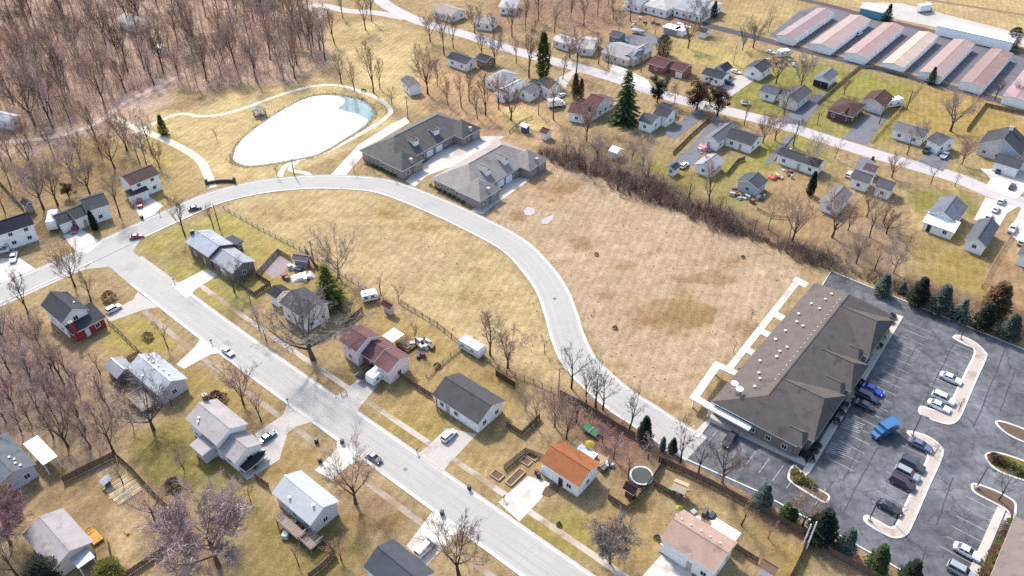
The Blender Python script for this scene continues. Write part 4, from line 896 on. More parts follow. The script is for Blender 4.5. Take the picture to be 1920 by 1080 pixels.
    H('house', 'tan roofed house half hidden by trees near top edge', 'house', ((818, 24), (858, 34), (826, 6), 2.9, 1.4, 'gable', W2, shingle(190, 172, 166)))
    H('house', 'dark house at the top edge behind the woods', 'house', ((480, 8), (504, 10), (486, -10), 3.4, 1.2, 'gable', siding(70, 58, 56), shingle(64, 54, 54)))
    H('house', 'white roofed house deep in the woods', 'house', ((222, 42), (262, 52), (232, 24), 3.0, 1.2, 'gable', W_, shingle(220, 214, 208)))
    H('shed', 'small white shed deep in the woods', 'shed', ((292, 92), (306, 95), (298, 82), 2.4, .8, 'gable', W_, white, nw))
    H('house', 'pale metal roofed building at the left edge of the woods', 'house', ((-20, 222), (24, 232), (-10, 206), 3.0, 1.0, 'gable', W_, shingle(224, 226, 230)))
    H('shed', 'white gabled shed with grey roof above the fourplexes', 'shed', ((751, 151), (767, 168), (774, 144), 2.8, 1.2, 'gable', W_, shingle(140, 140, 140), dict(win='f', wz=1.0)))
    H('shed', 'small blue shed with white roof on straw coloured lawn', 'shed', ((975, 236), (987, 242), (983, 230), 2.2, .5, 'gable', siding(70, 86, 120), white, nw))
    H('shed', 'playhouse with red-brown roof near the thicket end', 'shed', ((1012, 250), (1028, 254), (1020, 240), 2.2, 1.0, 'gable', W_, shingle(130, 84, 84), nw))
    H('shed', 'small white shed among trees behind the thicket', 'shed', ((1142, 284), (1158, 290), (1152, 274), 2.2, .9, 'gable', W_, white, nw))
    # sheds in the near yards
    H('shed', 'grey barrel-roofed shed with dark sides', 'shed', ((195, 687), (216, 711), (232, 669), 2.3, 1.1, 'gable', siding(110, 104, 108), metalroof(150, 152, 160), nw))
    H('shed', 'dark garden shed behind the tri level houses', 'shed', ((40, 385), (54, 392), (48, 372), 2.3, 1.2, 'gable', siding(128, 140, 140), shingle(84, 92, 94), nw))
    H('shed', 'dark brown shed with white fascia beside the trampoline', 'shed', ((1168, 915), (1188, 932), (1180, 901), 2.2, .9, 'gable', siding(110, 80, 72), shingle(74, 58, 60), nw))
    H('shed', 'tan roofed white shed at the bottom edge', 'shed', ((1421, 1064), (1452, 1082), (1434, 1044), 2.3, 1.1, 'gable', W_, shingle(188, 148, 124), nw))
    H('shed', 'small red-roofed shed beside white pop-up camper', 'shed', ((715, 571), (730, 584), (726, 563), 2.0, .9, 'gable', siding(200, 190, 184), shingle(132, 82, 82), nw))
    H('shed', 'long mauve-grey shed roof behind cluttered yard', 'shed', ((549, 488), (578, 492), (553, 476), 2.3, .8, 'gable', siding(150, 132, 136), shingle(160, 140, 150), nw))
    H('shed', 'small dark kennel with white roof panel in fenced yard', 'shed', ((187, 905), (196, 913), (202, 890), 1.2, .4, 'shed', siding(80, 74, 80), shingle(196, 198, 206), nw))
    # storage units
    seg = [('weathered maroon', 168, 138, 132), ('dusty rose', 188, 156, 142), ('faded red', 182, 146, 132), ('pale salmon', 216, 186, 162), ('streaked red', 184, 148, 136), ('rust brown', 164, 126, 110)]
    base = [((1460, 66), (1530, 14), (1493, 76)), ((1520, 80), (1596, 27), (1558, 93)), ((1583, 98), (1660, 42), (1622, 110)), ((1650, 117), (1726, 60), (1690, 127)), ((1721, 134), (1790, 74), (1764, 145)), ((1795, 152), (1862, 92), (1840, 164))]
    nm = ['first and leftmost in the row', 'second from the left', 'third from the left', 'fourth from the left', 'fifth from the left', 'sixth and last full one']
    for (nn_, a, b, c), (A, B, D), k in zip(seg, base, nm):
        r, m = H('storage_building', 'long storage unit with %s roof, %s' % (nn_, k), 'storage unit', (A, B, D, 2.7, .75, 'gable', W_, metalroof(a, b, c), dict(win='', oh=.25)), group='storage units in a row')
        for i in range(9):
            lx = -m[0]['L'] / 2 + 2.2 + i * (m[0]['L'] - 4.4) / 8
            for s in (-1, 1):
                x, y = at_local(m[0], lx, s * (m[0]['W'] / 2 - .25)); link('roller_door', doormesh(2.3, 2.1, (.7, .7, .7)), r, (x, y, .04), m[0]['ang'] + (math.pi if s > 0 else 0))
    H('storage_building', 'storage unit with pink roof cut by the right edge', 'storage unit', ((1868, 178), (1940, 120), (1916, 190), 2.7, .75, 'gable', W_, metalroof(188, 152, 150), dict(win='', oh=.25)), group='storage units in a row')
    H('warehouse', 'long white flat building beyond the storage yard', 'warehouse', ((1760, 46), (1900, 84), (1768, 34), 3.6, .5, 'gable', W_, white, nw))
    H('warehouse', 'white building with blue-green front at the top edge', 'warehouse', ((1615, 16), (1660, 26), (1622, 4), 3.0, .5, 'gable', siding(86, 140, 160), shingle(230, 230, 230), nw))
more_houses()

# ------------------------------------------------------------------ vehicles
def loft(mb, st, mi=0):
    """st: list of rings (same count) -> skin with end caps"""
    b = len(mb.v); n = len(st[0])
    for r_ in st: mb.v += [tuple(p) for p in r_]
    for i in range(len(st) - 1):
        for j in range(n):
            mb.f.append((b + i * n + j, b + i * n + (j + 1) % n, b + (i + 1) * n + (j + 1) % n, b + (i + 1) * n + j)); mb.mi.append(mi)
    mb.f.append(tuple(b + j for j in range(n))[::-1]); mb.mi.append(mi); mb.f.append(tuple(b + (len(st) - 1) * n + j for j in range(n))); mb.mi.append(mi)
def vring(x, w, z0, z1):
    h = w / 2; return [(x, -h * .93, z0), (x, -h, z0 + .18), (x, -h, z1 - .14), (x, -h * .86, z1), (x, h * .86, z1), (x, h, z1 - .14), (x, h, z0 + .18), (x, h * .93, z0)]
VM = {}
def vmeshes(kind):
    if kind in VM: return VM[kind]
    L, W, Hh = dict(sedan=(4.7, 1.82, 1.45), suv=(4.75, 1.92, 1.75), pickup=(5.6, 2.0, 1.85), van=(5.5, 2.05, 2.3), hatch=(4.1, 1.75, 1.5))[kind]
    x = L / 2; b = MB(); gl = MB(); rf = MB(); out = {}
    if kind in ('sedan', 'hatch'):
        loft(b, [vring(-x, W * .86, .42, .82), vring(-x + .25, W * .96, .28, .98), vring(-x + 1.0, W, .24, 1.0), vring(x - 1.4, W, .24, .98), vring(x - .45, W * .97, .26, .86), vring(x - .1, W * .9, .32, .74), vring(x, W * .8, .4, .66)])
        c0, c1, r0, r1 = (-x + .55, x - 1.35, -x + 1.25, x - 2.15) if kind == 'sedan' else (-x + .2, x - 1.2, -x + .55, x - 1.95)
    elif kind == 'suv':
        loft(b, [vring(-x, W * .92, .45, 1.0), vring(-x + .2, W * .98, .32, 1.1), vring(x - 1.4, W, .3, 1.08), vring(x - .3, W * .96, .32, 1.0), vring(x, W * .86, .42, .85)]); c0, c1, r0, r1 = -x + .1, x - 1.2, -x + .4, x - 1.9
    elif kind == 'van':
        loft(b, [vring(-x, W * .96, .4, 1.3), vring(-x + .1, W, .3, 1.35), vring(x - 1.1, W, .3, 1.3), vring(x - .2, W * .95, .32, 1.05), vring(x, W * .86, .42, .9)]); c0, c1, r0, r1 = -x + .04, x - .8, -x + .12, x - 1.7
    else:
        loft(b, [vring(-x, W * .96, .5, .9), vring(-x + .05, W, .42, .92), vring(-x + 2.0, W, .4, .92)])
        for s in (-1, 1): b.box(-x + 1.0, s * (W / 2 - .06), .9, 2.0, .12, .3)
        b.box(-x + .05, 0, .9, .1, W - .1, .3)
        loft(b, [vring(-x + 1.95, W, .4, 1.2), vring(x - 1.5, W, .38, 1.18), vring(x - .2, W * .97, .4, 1.1), vring(x, W * .9, .45, .95)]); c0, c1, r0, r1 = -x + 2.0, x - 1.45, -x + 2.2, x - 2.15
    zb = .96 if kind in ('sedan', 'hatch') else (1.06 if kind == 'suv' else (1.28 if kind == 'van' else 1.16))
    def gring(xa, w, z): return [(xa[0], -w / 2, z), (xa[1], -w / 2, z), (xa[1], w / 2, z), (xa[0], w / 2, z)]
    loft(gl, [gring((c0, c1), W * .88, zb - .03), gring((r0, r1), W * .72, Hh - .05)])
    loft(rf, [gring((r0 - .04, r1 + .04), W * .735, Hh - .07), gring((r0 + .04, r1 - .06), W * .68, Hh)])
    for s in (-1, 1):      # pillars
        rf.tube([Vector((c0, s * W * .44, zb - .02)), Vector((r0, s * W * .365, Hh - .04))], [.05, .05], 4); rf.tube([Vector((c1, s * W * .44, zb - .02)), Vector((r1, s * W * .365, Hh - .04))], [.05, .05], 4)
        rf.tube([Vector(((c0 + c1) / 2 - .1, s * W * .445, zb - .02)), Vector(((r0 + r1) / 2, s * W * .37, Hh - .04))], [.05, .05], 4)
        if kind == 'van': rf.box((c0 + r1) / 2 - .6, s * (W * .405), zb, (c1 - c0) * .5, .05, Hh - zb - .08)
    ty = MB(); ty.tube([Vector((0, -.11, 0)), Vector((0, .11, 0))], [.34, .34], 14)
    ty.add([(.34 * math.cos(t * math.pi / 7), .11, .34 * math.sin(t * math.pi / 7)) for t in range(14)], [tuple(range(14))]); ty.add([(.34 * math.cos(t * math.pi / 7), -.11, .34 * math.sin(t * math.pi / 7)) for t in range(14)], [tuple(range(14))[::-1]])
    ri = MB()
    for s in (-1, 1): ri.add([(.21 * math.cos(t * math.pi / 5), s * .115, .21 * math.sin(t * math.pi / 5)) for t in range(10)], [tuple(range(10))])
    hl = MB(); hl.box(0, 0, 0, .12, .34, .14); tl = MB(); tl.box(0, 0, 0, .08, .26, .18); bu = MB(); bu.box(0, 0, 0, .1, W * .8, .14)
    P = paint_mat()
    VM[kind] = dict(L=L, W=W, H=Hh, body=b.mesh('body', P), window=gl.mesh('window', glass), roof=rf.mesh('roof', P), tyre=VM.get('tyre') or ty.mesh('wheel', black), rim=VM.get('rim') or ri.mesh('rim', chrome), hl=hl.mesh('headlight', clearlamp), tl=tl.mesh('tail_light', redlamp), bu=bu.mesh('bumper', darkmetal))
    VM['tyre'] = VM[kind]['tyre']; VM['rim'] = VM[kind]['rim']
    return VM[kind]
CAR_S = [.76]
def car(kind, rgb, px, deg, label, cat='car', group=None, world=None):
    """deg: heading relative to the street bearing"""
    m = vmeshes(kind); p = world or U(*px); col = C(*rgb, 1.25); a = G0 + R(deg)
    nm = {'sedan': 'parked_car', 'hatch': 'parked_car', 'suv': 'parked_suv', 'pickup': 'pickup_truck', 'van': 'parked_van'}[kind]
    r = thing(nm, label, cat, (p.x, p.y, 0.03), a, group); L, W = m['L'], m['W']; r.scale = (CAR_S[0],) * 3
    link('body', m['body'], r, color=col); link('window', m['window'], r); link('roof', m['roof'], r, color=col)
    for sx in (-.31, .32):
        for s in (-1, 1):
            w_ = link('wheel', m['tyre'], r, (L * sx, s * (W / 2 - .1), .34)); link('rim', m['rim'], w_)
    for s in (-1, 1):
        link('headlight', m['hl'], r, (L / 2 - .1, s * (W * .36), .62)); link('tail_light', m['tl'], r, (-L / 2 + .03, s * W * .38, .72))
    for q in (-1, 1): link('bumper', m['bu'], r, (q * (L / 2 - .02), 0, .42))
    return r
def boxtruck(px, deg, rgb, label, L=7.0, W=2.4, Hh=3.3, name='box_truck', cat='truck'):
    p = U(*px); r = thing(name, label, cat, (p.x, p.y, 0.03), G0 + R(deg)); col = C(*rgb, 1.3); P = paint_mat(); x = L / 2; cl = 1.9
    b = MB(); b.box(-cl / 2, 0, .75, L - cl, W, Hh - .75)
    for s in (-1, 1): b.box(-cl / 2, s * (W / 2 - .03), Hh, L - cl, .1, .05)
    for q in (-1, 1): b.box(-cl / 2 + q * ((L - cl) / 2 - .05), 0, Hh - .02, .1, W - .2, .07)
    for i in range(5): b.box(-x + .4 + i * (L - cl - .6) / 5, 0, Hh, .07, W - .25, .03)
    link('cargo_box', b.mesh('cargo_box', P), r, color=col)
    c = MB(); loft(c, [vring(x - cl, W * .92, .5, 2.1), vring(x - .9, W * .92, .45, 2.05), vring(x - .8, W * .9, .45, 1.35), vring(x, W * .84, .5, 1.15)]); link('cab', c.mesh('cab', P), r, color=col)
    g = MB(); g.add([(x - .83, -W * .38, 1.38), (x - .83, W * .38, 1.38), (x - .95, W * .34, 1.98), (x - .95, -W * .34, 1.98)], [(0, 1, 2, 3)]); g.box(x - 1.35, 0, 1.3, .6, W * .93, .55); link('windscreen', g.mesh('windscreen', glass), r)
    f = MB(); f.box(0, 0, .5, L - .4, .9, .25); link('chassis', f.mesh('chassis', darkmetal), r)
    m = vmeshes('suv')
    for sx in (-.3, .33):
        for s in (-1, 1): w_ = link('wheel', m['tyre'], r, (L * sx, s * (W / 2 - .2), .45), 0, (1.3, 1.6, 1.3)); link('rim', m['rim'], w_)
    for s in (-1, 1): link('headlight', m['hl'], r, (x - .04, s * W * .3, .75)); link('tail_light', m['tl'], r, (-x + 0.02, s * W * .4, .7))
    return r
def camper(px, deg, label, L=6.0, W=2.3, Hh=2.7, stripe_=(140, 150, 160), name='camper_trailer', cat='camper', roofc=(.78, .78, .76)):
    p = U(*px); r = thing(name, label, cat, (p.x, p.y, 0.03), G0 + R(deg)); x = L / 2
    b = MB(); prof = [(-x, .6), (-x - .05, 1.6), (-x + .15, Hh - .2), (-x + .4, Hh), (x - .6, Hh), (x - .1, Hh - .5), (x, 1.5), (x - .25, .6)]
    n = len(prof); vs = [(q[0], s * W / 2, q[1]) for s in (-1, 1) for q in prof]
    b.add(vs, [tuple(range(n))[::-1], tuple(range(n, 2 * n))] + [(i, (i + 1) % n, n + (i + 1) % n, n + i) for i in range(n)]); link('body', b.mesh('body', plain('camper_shell', roofc, .5)), r)
    s_ = MB()
    for s in (-1, 1): s_.box(0, s * (W / 2 + .005), 1.05, L - .5, .02, .22)
    link('stripe', s_.mesh('stripe', plain('camper_stripe', C(*stripe_), .5)), r)
    wf, wp = winmesh(1.15, 1.2)
    for s in (-1, 1):
        for q in (-.28, .15): w_ = link('window', wf, r, (L * q, s * (W / 2 + .02), 1.35), 0 if s < 0 else math.pi, (.8, 1, .6)); link('pane', wp, w_)
    v = MB(); v.box(-.8, 0, Hh - .02, .8, .7, .22, 0, .9, .9); link('roof_unit', v.mesh('roof_unit', plain('vent_grey', (.55, .55, .55), .5)), r)
    m = vmeshes('suv')
    for s in (-1, 1):
        for q in (-.4, .4): w_ = link('wheel', m['tyre'], r, (q, s * (W / 2 - .15), .34)); link('rim', m['rim'], w_)
    h = MB(); h.tube([Vector((x - .2, -.6, .5)), Vector((x + .9, 0, .5))], [.06, .06], 4); h.tube([Vector((x - .2, .6, .5)), Vector((x + .9, 0, .5))], [.06, .06], 4); link('hitch', h.mesh('hitch', darkmetal), r)
    return r
def boat(px, deg, label, rgb=(236, 236, 236), L=5.6, cover=None):
    p = U(*px); r = thing('boat', label, 'boat', (p.x, p.y, 0.03), G0 + R(deg)); st = []
    for t, w, z0, z1 in ((-.5, 2.0, .75, 1.45), (-.2, 2.15, .65, 1.45), (.15, 2.0, .65, 1.5), (.38, 1.2, .8, 1.6), (.5, .1, 1.2, 1.65)):
        st.append([(L * t, 0, z0), (L * t, -w * .4, z0 + .25), (L * t, -w / 2, z1), (L * t, w / 2, z1), (L * t, w * .4, z0 + .25)])
    b = MB(); loft(b, st); link('hull', b.mesh('hull', plain('hull', C(*rgb, 1.3), .4)), r)
    c = MB(); st = [[(L * t, -w / 2, z), (L * t, 0, z + h), (L * t, w / 2, z)] for t, w, z, h in ((-.5, 2.1, 1.42, .15), (-.25, 2.2, 1.44, .6), (.05, 2.15, 1.46, .75), (.3, 1.7, 1.5, .4), (.49, .2, 1.62, .1))]
    loft(c, st); link('cover', c.mesh('cover', plain('boat_cover', C(*(cover or (36, 38, 44))), .8)), r)
    f = MB(); f.box(0, 0, .45, L * .9, .12, .12); f.box(-.6, 0, .4, .12, 1.8, .1); link('trailer', f.mesh('trailer', darkmetal), r)
    m = vmeshes('suv')
    for s in (-1, 1): w_ = link('wheel', m['tyre'], r, (-.6, s * .95, .34)); link('rim', m['rim'], w_)
    return r
def all_vehicles():
    wh = (240, 240, 240); bk = (40, 42, 48)
    car('sedan', (210, 212, 216), (428, 662), 0, 'silver car driving on the long street below the junction')
    car('sedan', (70, 74, 84), (702, 861), 0, 'dark sedan driving on the long street near the bottom tree')
    car('suv', wh, (214, 582), 90, 'white suv in the driveway of the red brick wing')
    car('sedan', (52, 88, 104), (503, 822), 90, 'teal sedan in the driveway of the mottled grey roofed house')
    car('van', wh, (798, 1031), 90, 'white van in driveway at the bottom edge', 'van')
    car('suv', (242, 242, 238), (842, 820), 90, 'white suv in the driveway of the charcoal roofed house')
    car('sedan', (168, 60, 70), (257, 446), 62, 'dark red car at the junction corner')
    car('suv', (206, 40, 56), (263, 385), -32, 'bright red car in the driveway of the brown roofed house')
    car('hatch', (188, 50, 70), (140, 434), -32, 'red hatchback beside the motorhome')
    car('sedan', (60, 60, 66), (366, 393), 64, 'dark car parked on the curving street')
    car('pickup', wh, (27, 486), -32, 'white pickup in driveway at the left edge', 'pickup')
    car('van', wh, (2, 474), 60, 'white van at the left edge beside white pickup', 'van')
    # car park
    CAR_S[0] = .95
    car('sedan', (40, 60, 170), (1634, 734), 0, 'bright blue car against the office walkway'); car('suv', (34, 36, 60), None, 0, 'dark navy suv below the bright blue car', 'car', None, U(1634, 734) - n0 * 2.7)
    car('sedan', bk, None, 180, 'black sedan nearest the blue box truck', 'car', None, U(1634, 734) - n0 * 5.4); car('sedan', wh, (1781, 713), 0, 'white coupe parked alone by the upper island')
    car('suv', (232, 234, 236), None, 0, 'white suv above the white car on the upper island', 'car', None, U(1759, 765) + n0 * 2.7); car('sedan', wh, (1759, 765), 0, 'white car lowest by the upper island')
    car('sedan', (104, 102, 128), (1724, 838), 0, 'lavender grey car by the lower island tip'); car('suv', (60, 62, 66), None, 0, 'black suv topmost of three by the lower island', 'car', None, U(1690, 909) + n0 * 5.4); car('suv', (150, 152, 156), None, 0, 'grey suv in the middle of three by the lower island', 'car', None, U(1690, 909) + n0 * 2.7)
    car('suv', (58, 44, 50), (1690, 909), 0, 'dark maroon suv lowest of three by the lower island'); car('sedan', (40, 42, 46), (1666, 955), 0, 'black car alone near the lower island lamp post')
    car('sedan', wh, (1811, 1038), 0, 'white sedan beside the corner building walkway'); car('suv', (150, 158, 160), (1800, 1075), 0, 'grey suv cut by the bottom edge of the car park')
    boxtruck((1655, 813), -112, (58, 106, 152), 'blue box truck standing in the car park aisle', 5.8, 2.1, 2.8)
    car('sedan', bk, (1367, 828), -90, 'black car parked at the south wall of the office')
    # right-hand houses
    CAR_S[0] = .80
    car('suv', wh, (1592, 330), 90, 'white suv beside the house in two offset halves'); car('suv', wh, (1282, 313), 90, 'white car by the small shed on the asphalt drive')
    car('pickup', wh, (1770, 294), 90, 'white pickup on dark driveway near the large dark roofed house', 'pickup'); car('pickup', (70, 74, 80), (1737, 284), 90, 'dark pickup on dark driveway left of the white pickup', 'pickup')
    car('sedan', (52, 56, 64), (1872, 322), 90, 'dark car at the large dark roofed house garage'); car('sedan', (66, 70, 80), (1897, 352), 90, 'dark grey car alone on wide concrete apron')
    car('suv', wh, (1876, 379), 90, 'white suv nearest the back street in a row of three'); car('sedan', wh, (1866, 395), 90, 'white car in the middle of the row of three'); car('suv', wh, (1853, 409), 90, 'white suv at the deep garage end of the row of three')
    car('pickup', wh, (1897, 432), 90, 'white pickup by the right edge', 'pickup'); car('suv', (190, 200, 206), (1914, 456), 90, 'silver suv by the right edge below the white pickup')
    car('sedan', wh, (1053, 181), 90, 'white car beside the white house with black roof and wing'); car('van', wh, (1278, 53), 0, 'white van among the sheds near the railway', 'van')
    car('sedan', (230, 232, 236), (1380, 137), 0, 'white car on the concrete apron of big garage'); car('suv', (50, 52, 58), (1366, 158), 0, 'black suv on the concrete apron below white car')
    car('suv', wh, (1610, 65), 90, 'white car between the storage units'); car('pickup', (44, 46, 50), (1598, 104), 0, 'black pickup at the end of the third storage unit', 'pickup')
    car('sedan', (226, 226, 226), (1444, 100), 0, 'white car among scrap by the railway strip')
    boxtruck((1043, 200), 60, (238, 238, 238), 'white box trailer below the black roofed white house', 6, 2.3, 2.8); boxtruck((1733, 22), 60, (236, 236, 234), 'white lorry parked on the pale truck park', 7.5)
    boat((1196, 63), 10, 'white boat on trailer near the railway', cover=(214, 220, 222)); boat((480, 871), 92, 'black covered boat beside split level house')
    boat((691, 703), 90, 'blue and white boat with dark cover on maroon house driveway', (60, 110, 180))
    camper((712, 709), 92, 'white camper trailer on maroon house driveway', 5.6); camper((886, 660), 0, 'white camper with dark roof parked along back fence', 6.4, roofc=(.62, .65, .68)); camper((1672, 200), 60, 'white motorhome beside brown roofed gable building', 7.0, 2.4, 3.0, name='motorhome', cat='motorhome')
    camper((104, 422), -32, 'cream motorhome in front of charcoal roofed house', 7.0, 2.4, 3.0, (110, 110, 116), 'motorhome', 'motorhome', (.74, .7, .64)); camper((694, 562), 60, 'small white pop-up camper beside red-roofed shed', 3.8, 2.2, 2.3)
    camper((1468, 106), 60, 'grey camper among scrap by the storage yard fence', 5.0)
all_vehicles()
# ------------------------------------------------------------------ trees
def grow(mb, tw, rd, p, d, ln, rad, lvl, cfg):
    """one branch: points that wander and turn up a little; children along its outer part"""
    n = (6, 5, 4, 3, 2)[lvl]; pts = [p.copy()]; rads = [rad]; dirs = [d.copy()]
    for i in range(n):
        d = (d + Vector((rd.uniform(-1, 1), rd.uniform(-1, 1), rd.uniform(-.6, .9))) * cfg['wob'][lvl] + Vector((0, 0, cfg['up'][lvl]))).normalized()
        pts.append(pts[-1] + d * ln / n); rads.append(max(cfg['rmin'], rad * (1 - .82 * (i + 1) / n))); dirs.append(d.copy())
    (mb if lvl < 2 else tw).tube(pts, rads, (6, 5, 4, 3, 3)[lvl])
    if lvl >= cfg['levels']: return
    k = cfg['kids'][lvl]
    for j in range(k):
        t = cfg['from'][lvl] + (1 - cfg['from'][lvl]) * (j + rd.random()) / k; q = min(n - 1, int(t * n)); f = t * n - q
        b = pts[q].lerp(pts[q + 1], f); ax = dirs[q]
        side = ax.cross(Vector((rd.uniform(-1, 1), rd.uniform(-1, 1), rd.uniform(-1, 1)))); side = side.normalized() if side.length > 1e-3 else Vector((1, 0, 0))
        if lvl == 0:
            az = j * 2.4 + rd.uniform(-.4, .4); side = Vector((math.cos(az), math.sin(az), 0))
        an = cfg['ang'][lvl] * rd.uniform(.7, 1.25); nd = (ax * math.cos(an) + side * math.sin(an)).normalized()
        sc = cfg['len'][lvl] * rd.uniform(.7, 1.2) * (1 - cfg['tap'][lvl] * (t - cfg['from'][lvl]))
        grow(mb, tw, rd, b, nd, ln * sc if lvl else 10 * sc, max(cfg['rmin'], rads[q] * cfg['rk'][lvl]), lvl + 1, cfg)
CFG = {
    'vase': dict(h0=.42, r0=.26, levels=4, kids=(8, 7, 6, 5), ang=(.62, .6, .65, .7), len=(.62, .5, .45, .5), tap=(.35, .3, .2, 0), rk=(.62, .6, .6, .6), wob=(.05, .10, .16, .2, .2), up=(.0, .10, .08, .05, .03), **{'from': (.35, .3, .2, .2)}, rmin=.014),
    'wide': dict(h0=.5, r0=.34, levels=4, kids=(9, 7, 6, 5), ang=(.95, .65, .7, .7), len=(.66, .48, .45, .5), tap=(.3, .3, .2, 0), rk=(.62, .6, .6, .6), wob=(.06, .13, .18, .2, .2), up=(.0, .10, .06, .03, .0), **{'from': (.3, .25, .2, .2)}, rmin=.015),
    'tall': dict(h0=.92, r0=.17, levels=4, kids=(13, 6, 5, 4), ang=(.66, .6, .65, .7), len=(.36, .46, .5, .5), tap=(.5, .3, .2, 0), rk=(.5, .6, .6, .6), wob=(.05, .12, .16, .2, .2), up=(.03, .14, .08, .05, .02), **{'from': (.32, .25, .2, .2)}, rmin=.012),
    'fork': dict(h0=.8, r0=.2, levels=4, kids=(7, 7, 6, 4), ang=(.46, .55, .65, .7), len=(.5, .42, .5, .5), tap=(.4, .3, .2, 0), rk=(.66, .6, .6, .6), wob=(.08, .12, .16, .2, .2), up=(.02, .12, .08, .05, .02), **{'from': (.22, .3, .2, .2)}, rmin=.012),
    'fluffy': dict(h0=.55, r0=.26, levels=4, kids=(12, 11, 9, 6), ang=(.85, .7, .75, .75), len=(.5, .5, .5, .55), tap=(.2, .2, .2, 0), rk=(.55, .55, .55, .6), wob=(.05, .14, .2, .25, .25), up=(.0, .06, .04, .02, .0), **{'from': (.25, .2, .15, .1)}, rmin=.02),
    'bare': dict(h0=.7, r0=.2, levels=4, kids=(6, 5, 5, 3), ang=(.6, .6, .65, .7), len=(.45, .45, .45, .5), tap=(.35, .3, .2, 0), rk=(.62, .6, .6, .6), wob=(.07, .14, .18, .2, .2), up=(.02, .12, .08, .05, .03), **{'from': (.25, .3, .25, .2)}, rmin=.015),
}
PAL = {'brown': ((104, 88, 78), (156, 133, 119)), 'grey': ((110, 104, 100), (136, 128, 124)), 'mauve': ((106, 92, 90), (172, 148, 148)), 'pale': ((196, 182, 166), (178, 160, 144)), 'dark': ((74, 62, 58), (110, 96, 90)), 'red': ((100, 78, 76), (156, 122, 124)), 'rust': ((102, 84, 70), (168, 138, 114)), 'haze': ((120, 100, 98), (206, 182, 180))}
TM = {}
def treemesh(form, seed, pal):
    key = (form, seed)
    if key not in TM:
        cfg = CFG[form]; rd = random.Random(hash(form) % 97 * 0 + seed * 31 + len(form) * 7); mb, tw = MB(), MB()
        grow(mb, tw, rd, Vector((0, 0, -.1)), Vector((0, 0, 1)), 10 * cfg['h0'], cfg['r0'], 0, cfg)
        zm = max(v[2] for v in tw.v + mb.v); s = 10 / zm
        for q in (mb, tw): q.v = [(a * s, b * s, c * s) for a, b, c in q.v]
        TM[key] = (mb, tw)
    k2 = (form, seed, 0)
    if k2 not in TM:
        mb, tw = TM[key]; TM[k2] = (mb.mesh('trunk', treemat('bark', (1, 1, 1), .3, objcol=True)), tw.mesh('crown', treemat('twigs', (1, 1, 1), .3, objcol=True)))
    return TM[k2]
def spray(mb, p, d, ln, wd, rd):
    """a small drooping spray: two triangles sharing a rib"""
    s = d.cross(Vector((0, 0, 1))); s = s.normalized() if s.length > 1e-3 else Vector((1, 0, 0))
    tip = p + d * ln; m = p + d * ln * .45; q = Vector((0, 0, rd.uniform(-.3, .1) * wd))
    mb.add([p, m + s * wd + q, tip, m - s * wd + q], [(0, 1, 2), (0, 2, 3)])
def conifer(form, seed):
    rd = random.Random(seed * 17 + len(form)); cr = MB(); tr = MB()
    tr.tube([Vector((0, 0, 0)), Vector((.05, 0, 5)), Vector((0, 0, 9.6))], [.22, .13, .02], 7)
    if form == 'spruce':
        for i in range(26):
            z = .7 + 9.2 * (i / 26) ** .95; R0 = 2.9 * (1 - z / 10.15) ** .8 * (1 + .15 * math.sin(i * 2.1)); nb = max(5, int(13 * (1 - z / 11)))
            for j in range(nb):
                az = 2 * math.pi * (j + rd.random() * .8) / nb + i; ln = R0 * rd.uniform(.65, 1.18); dz_ = -.22 - .1 * rd.random()
                d = Vector((math.cos(az), math.sin(az), dz_)).normalized()
                tr.tube([Vector((0, 0, z)), Vector((0, 0, z)) + d * ln * .9], [.035, .012], 3)
                k = max(3, int(ln * 4.2))
                for t in range(k):
                    f = (t + .6) / k; b = Vector((0, 0, z)) + d * ln * f; sd2 = Vector((-d.y, d.x, 0))
                    for s in (-1, 0, 1): spray(cr, b, (d + sd2 * s * .8 + Vector((0, 0, rd.uniform(-.2, .15)))).normalized(), rd.uniform(.32, .6), rd.uniform(.10, .19), rd)
    else:
        prof = {'columnar': lambda z: 1.25 * (min(1, z / 1.4) ** .5) * (1 - (z / 10.1) ** 3) , 'cedar': lambda z: 2.5 * (min(1, z / 1.2) ** .5) * (1 - z / 10.2) ** .75, 'round': lambda z: 3.6 * math.sqrt(max(0, 1 - ((z - 4.4) / 5.6) ** 2))}[form]
        for i in range(2600 if form != 'round' else 3400):
            z = 10 * rd.random() ** .9; r_ = prof(z) * (rd.random() ** .35) * (1 + .16 * math.sin(z * 2.7 + seed) + .14 * math.sin(seed + z * 5.1)); az = rd.uniform(0, 6.283); r_ *= 1 + .13 * math.sin(3 * az + z + seed)
            d = Vector((math.cos(az), math.sin(az), rd.uniform(-.2, .9))).normalized()
            spray(cr, Vector((r_ * math.cos(az), r_ * math.sin(az), z)), d, rd.uniform(.35, .7), rd.uniform(.12, .24), rd)
    return tr, cr
def oakleaf(seed):
    rd = random.Random(seed); tr, tw = MB(), MB(); cfg = dict(CFG['vase']); cfg.update(levels=2, kids=(10, 6, 5, 3)); grow(tr, tw, rd, Vector((0, 0, -.1)), Vector((0, 0, 1)), 5, .3, 0, cfg)
    cr = MB(); cl = [(Vector((rd.gauss(0, 1.5), rd.gauss(0, 1.5), rd.uniform(2.2, 9.0))), rd.uniform(.7, 1.5)) for _ in range(46)]
    for i in range(6200):
        c, s = cl[i % len(cl)]; p = c + Vector((rd.gauss(0, .45), rd.gauss(0, .45), rd.gauss(0, .38))) * s
        d = Vector((rd.uniform(-1, 1), rd.uniform(-1, 1), rd.uniform(-1, .6))).normalized(); spray(cr, p, d, rd.uniform(.2, .4), rd.uniform(.08, .17), rd)
    return tr, cr
CM = {}
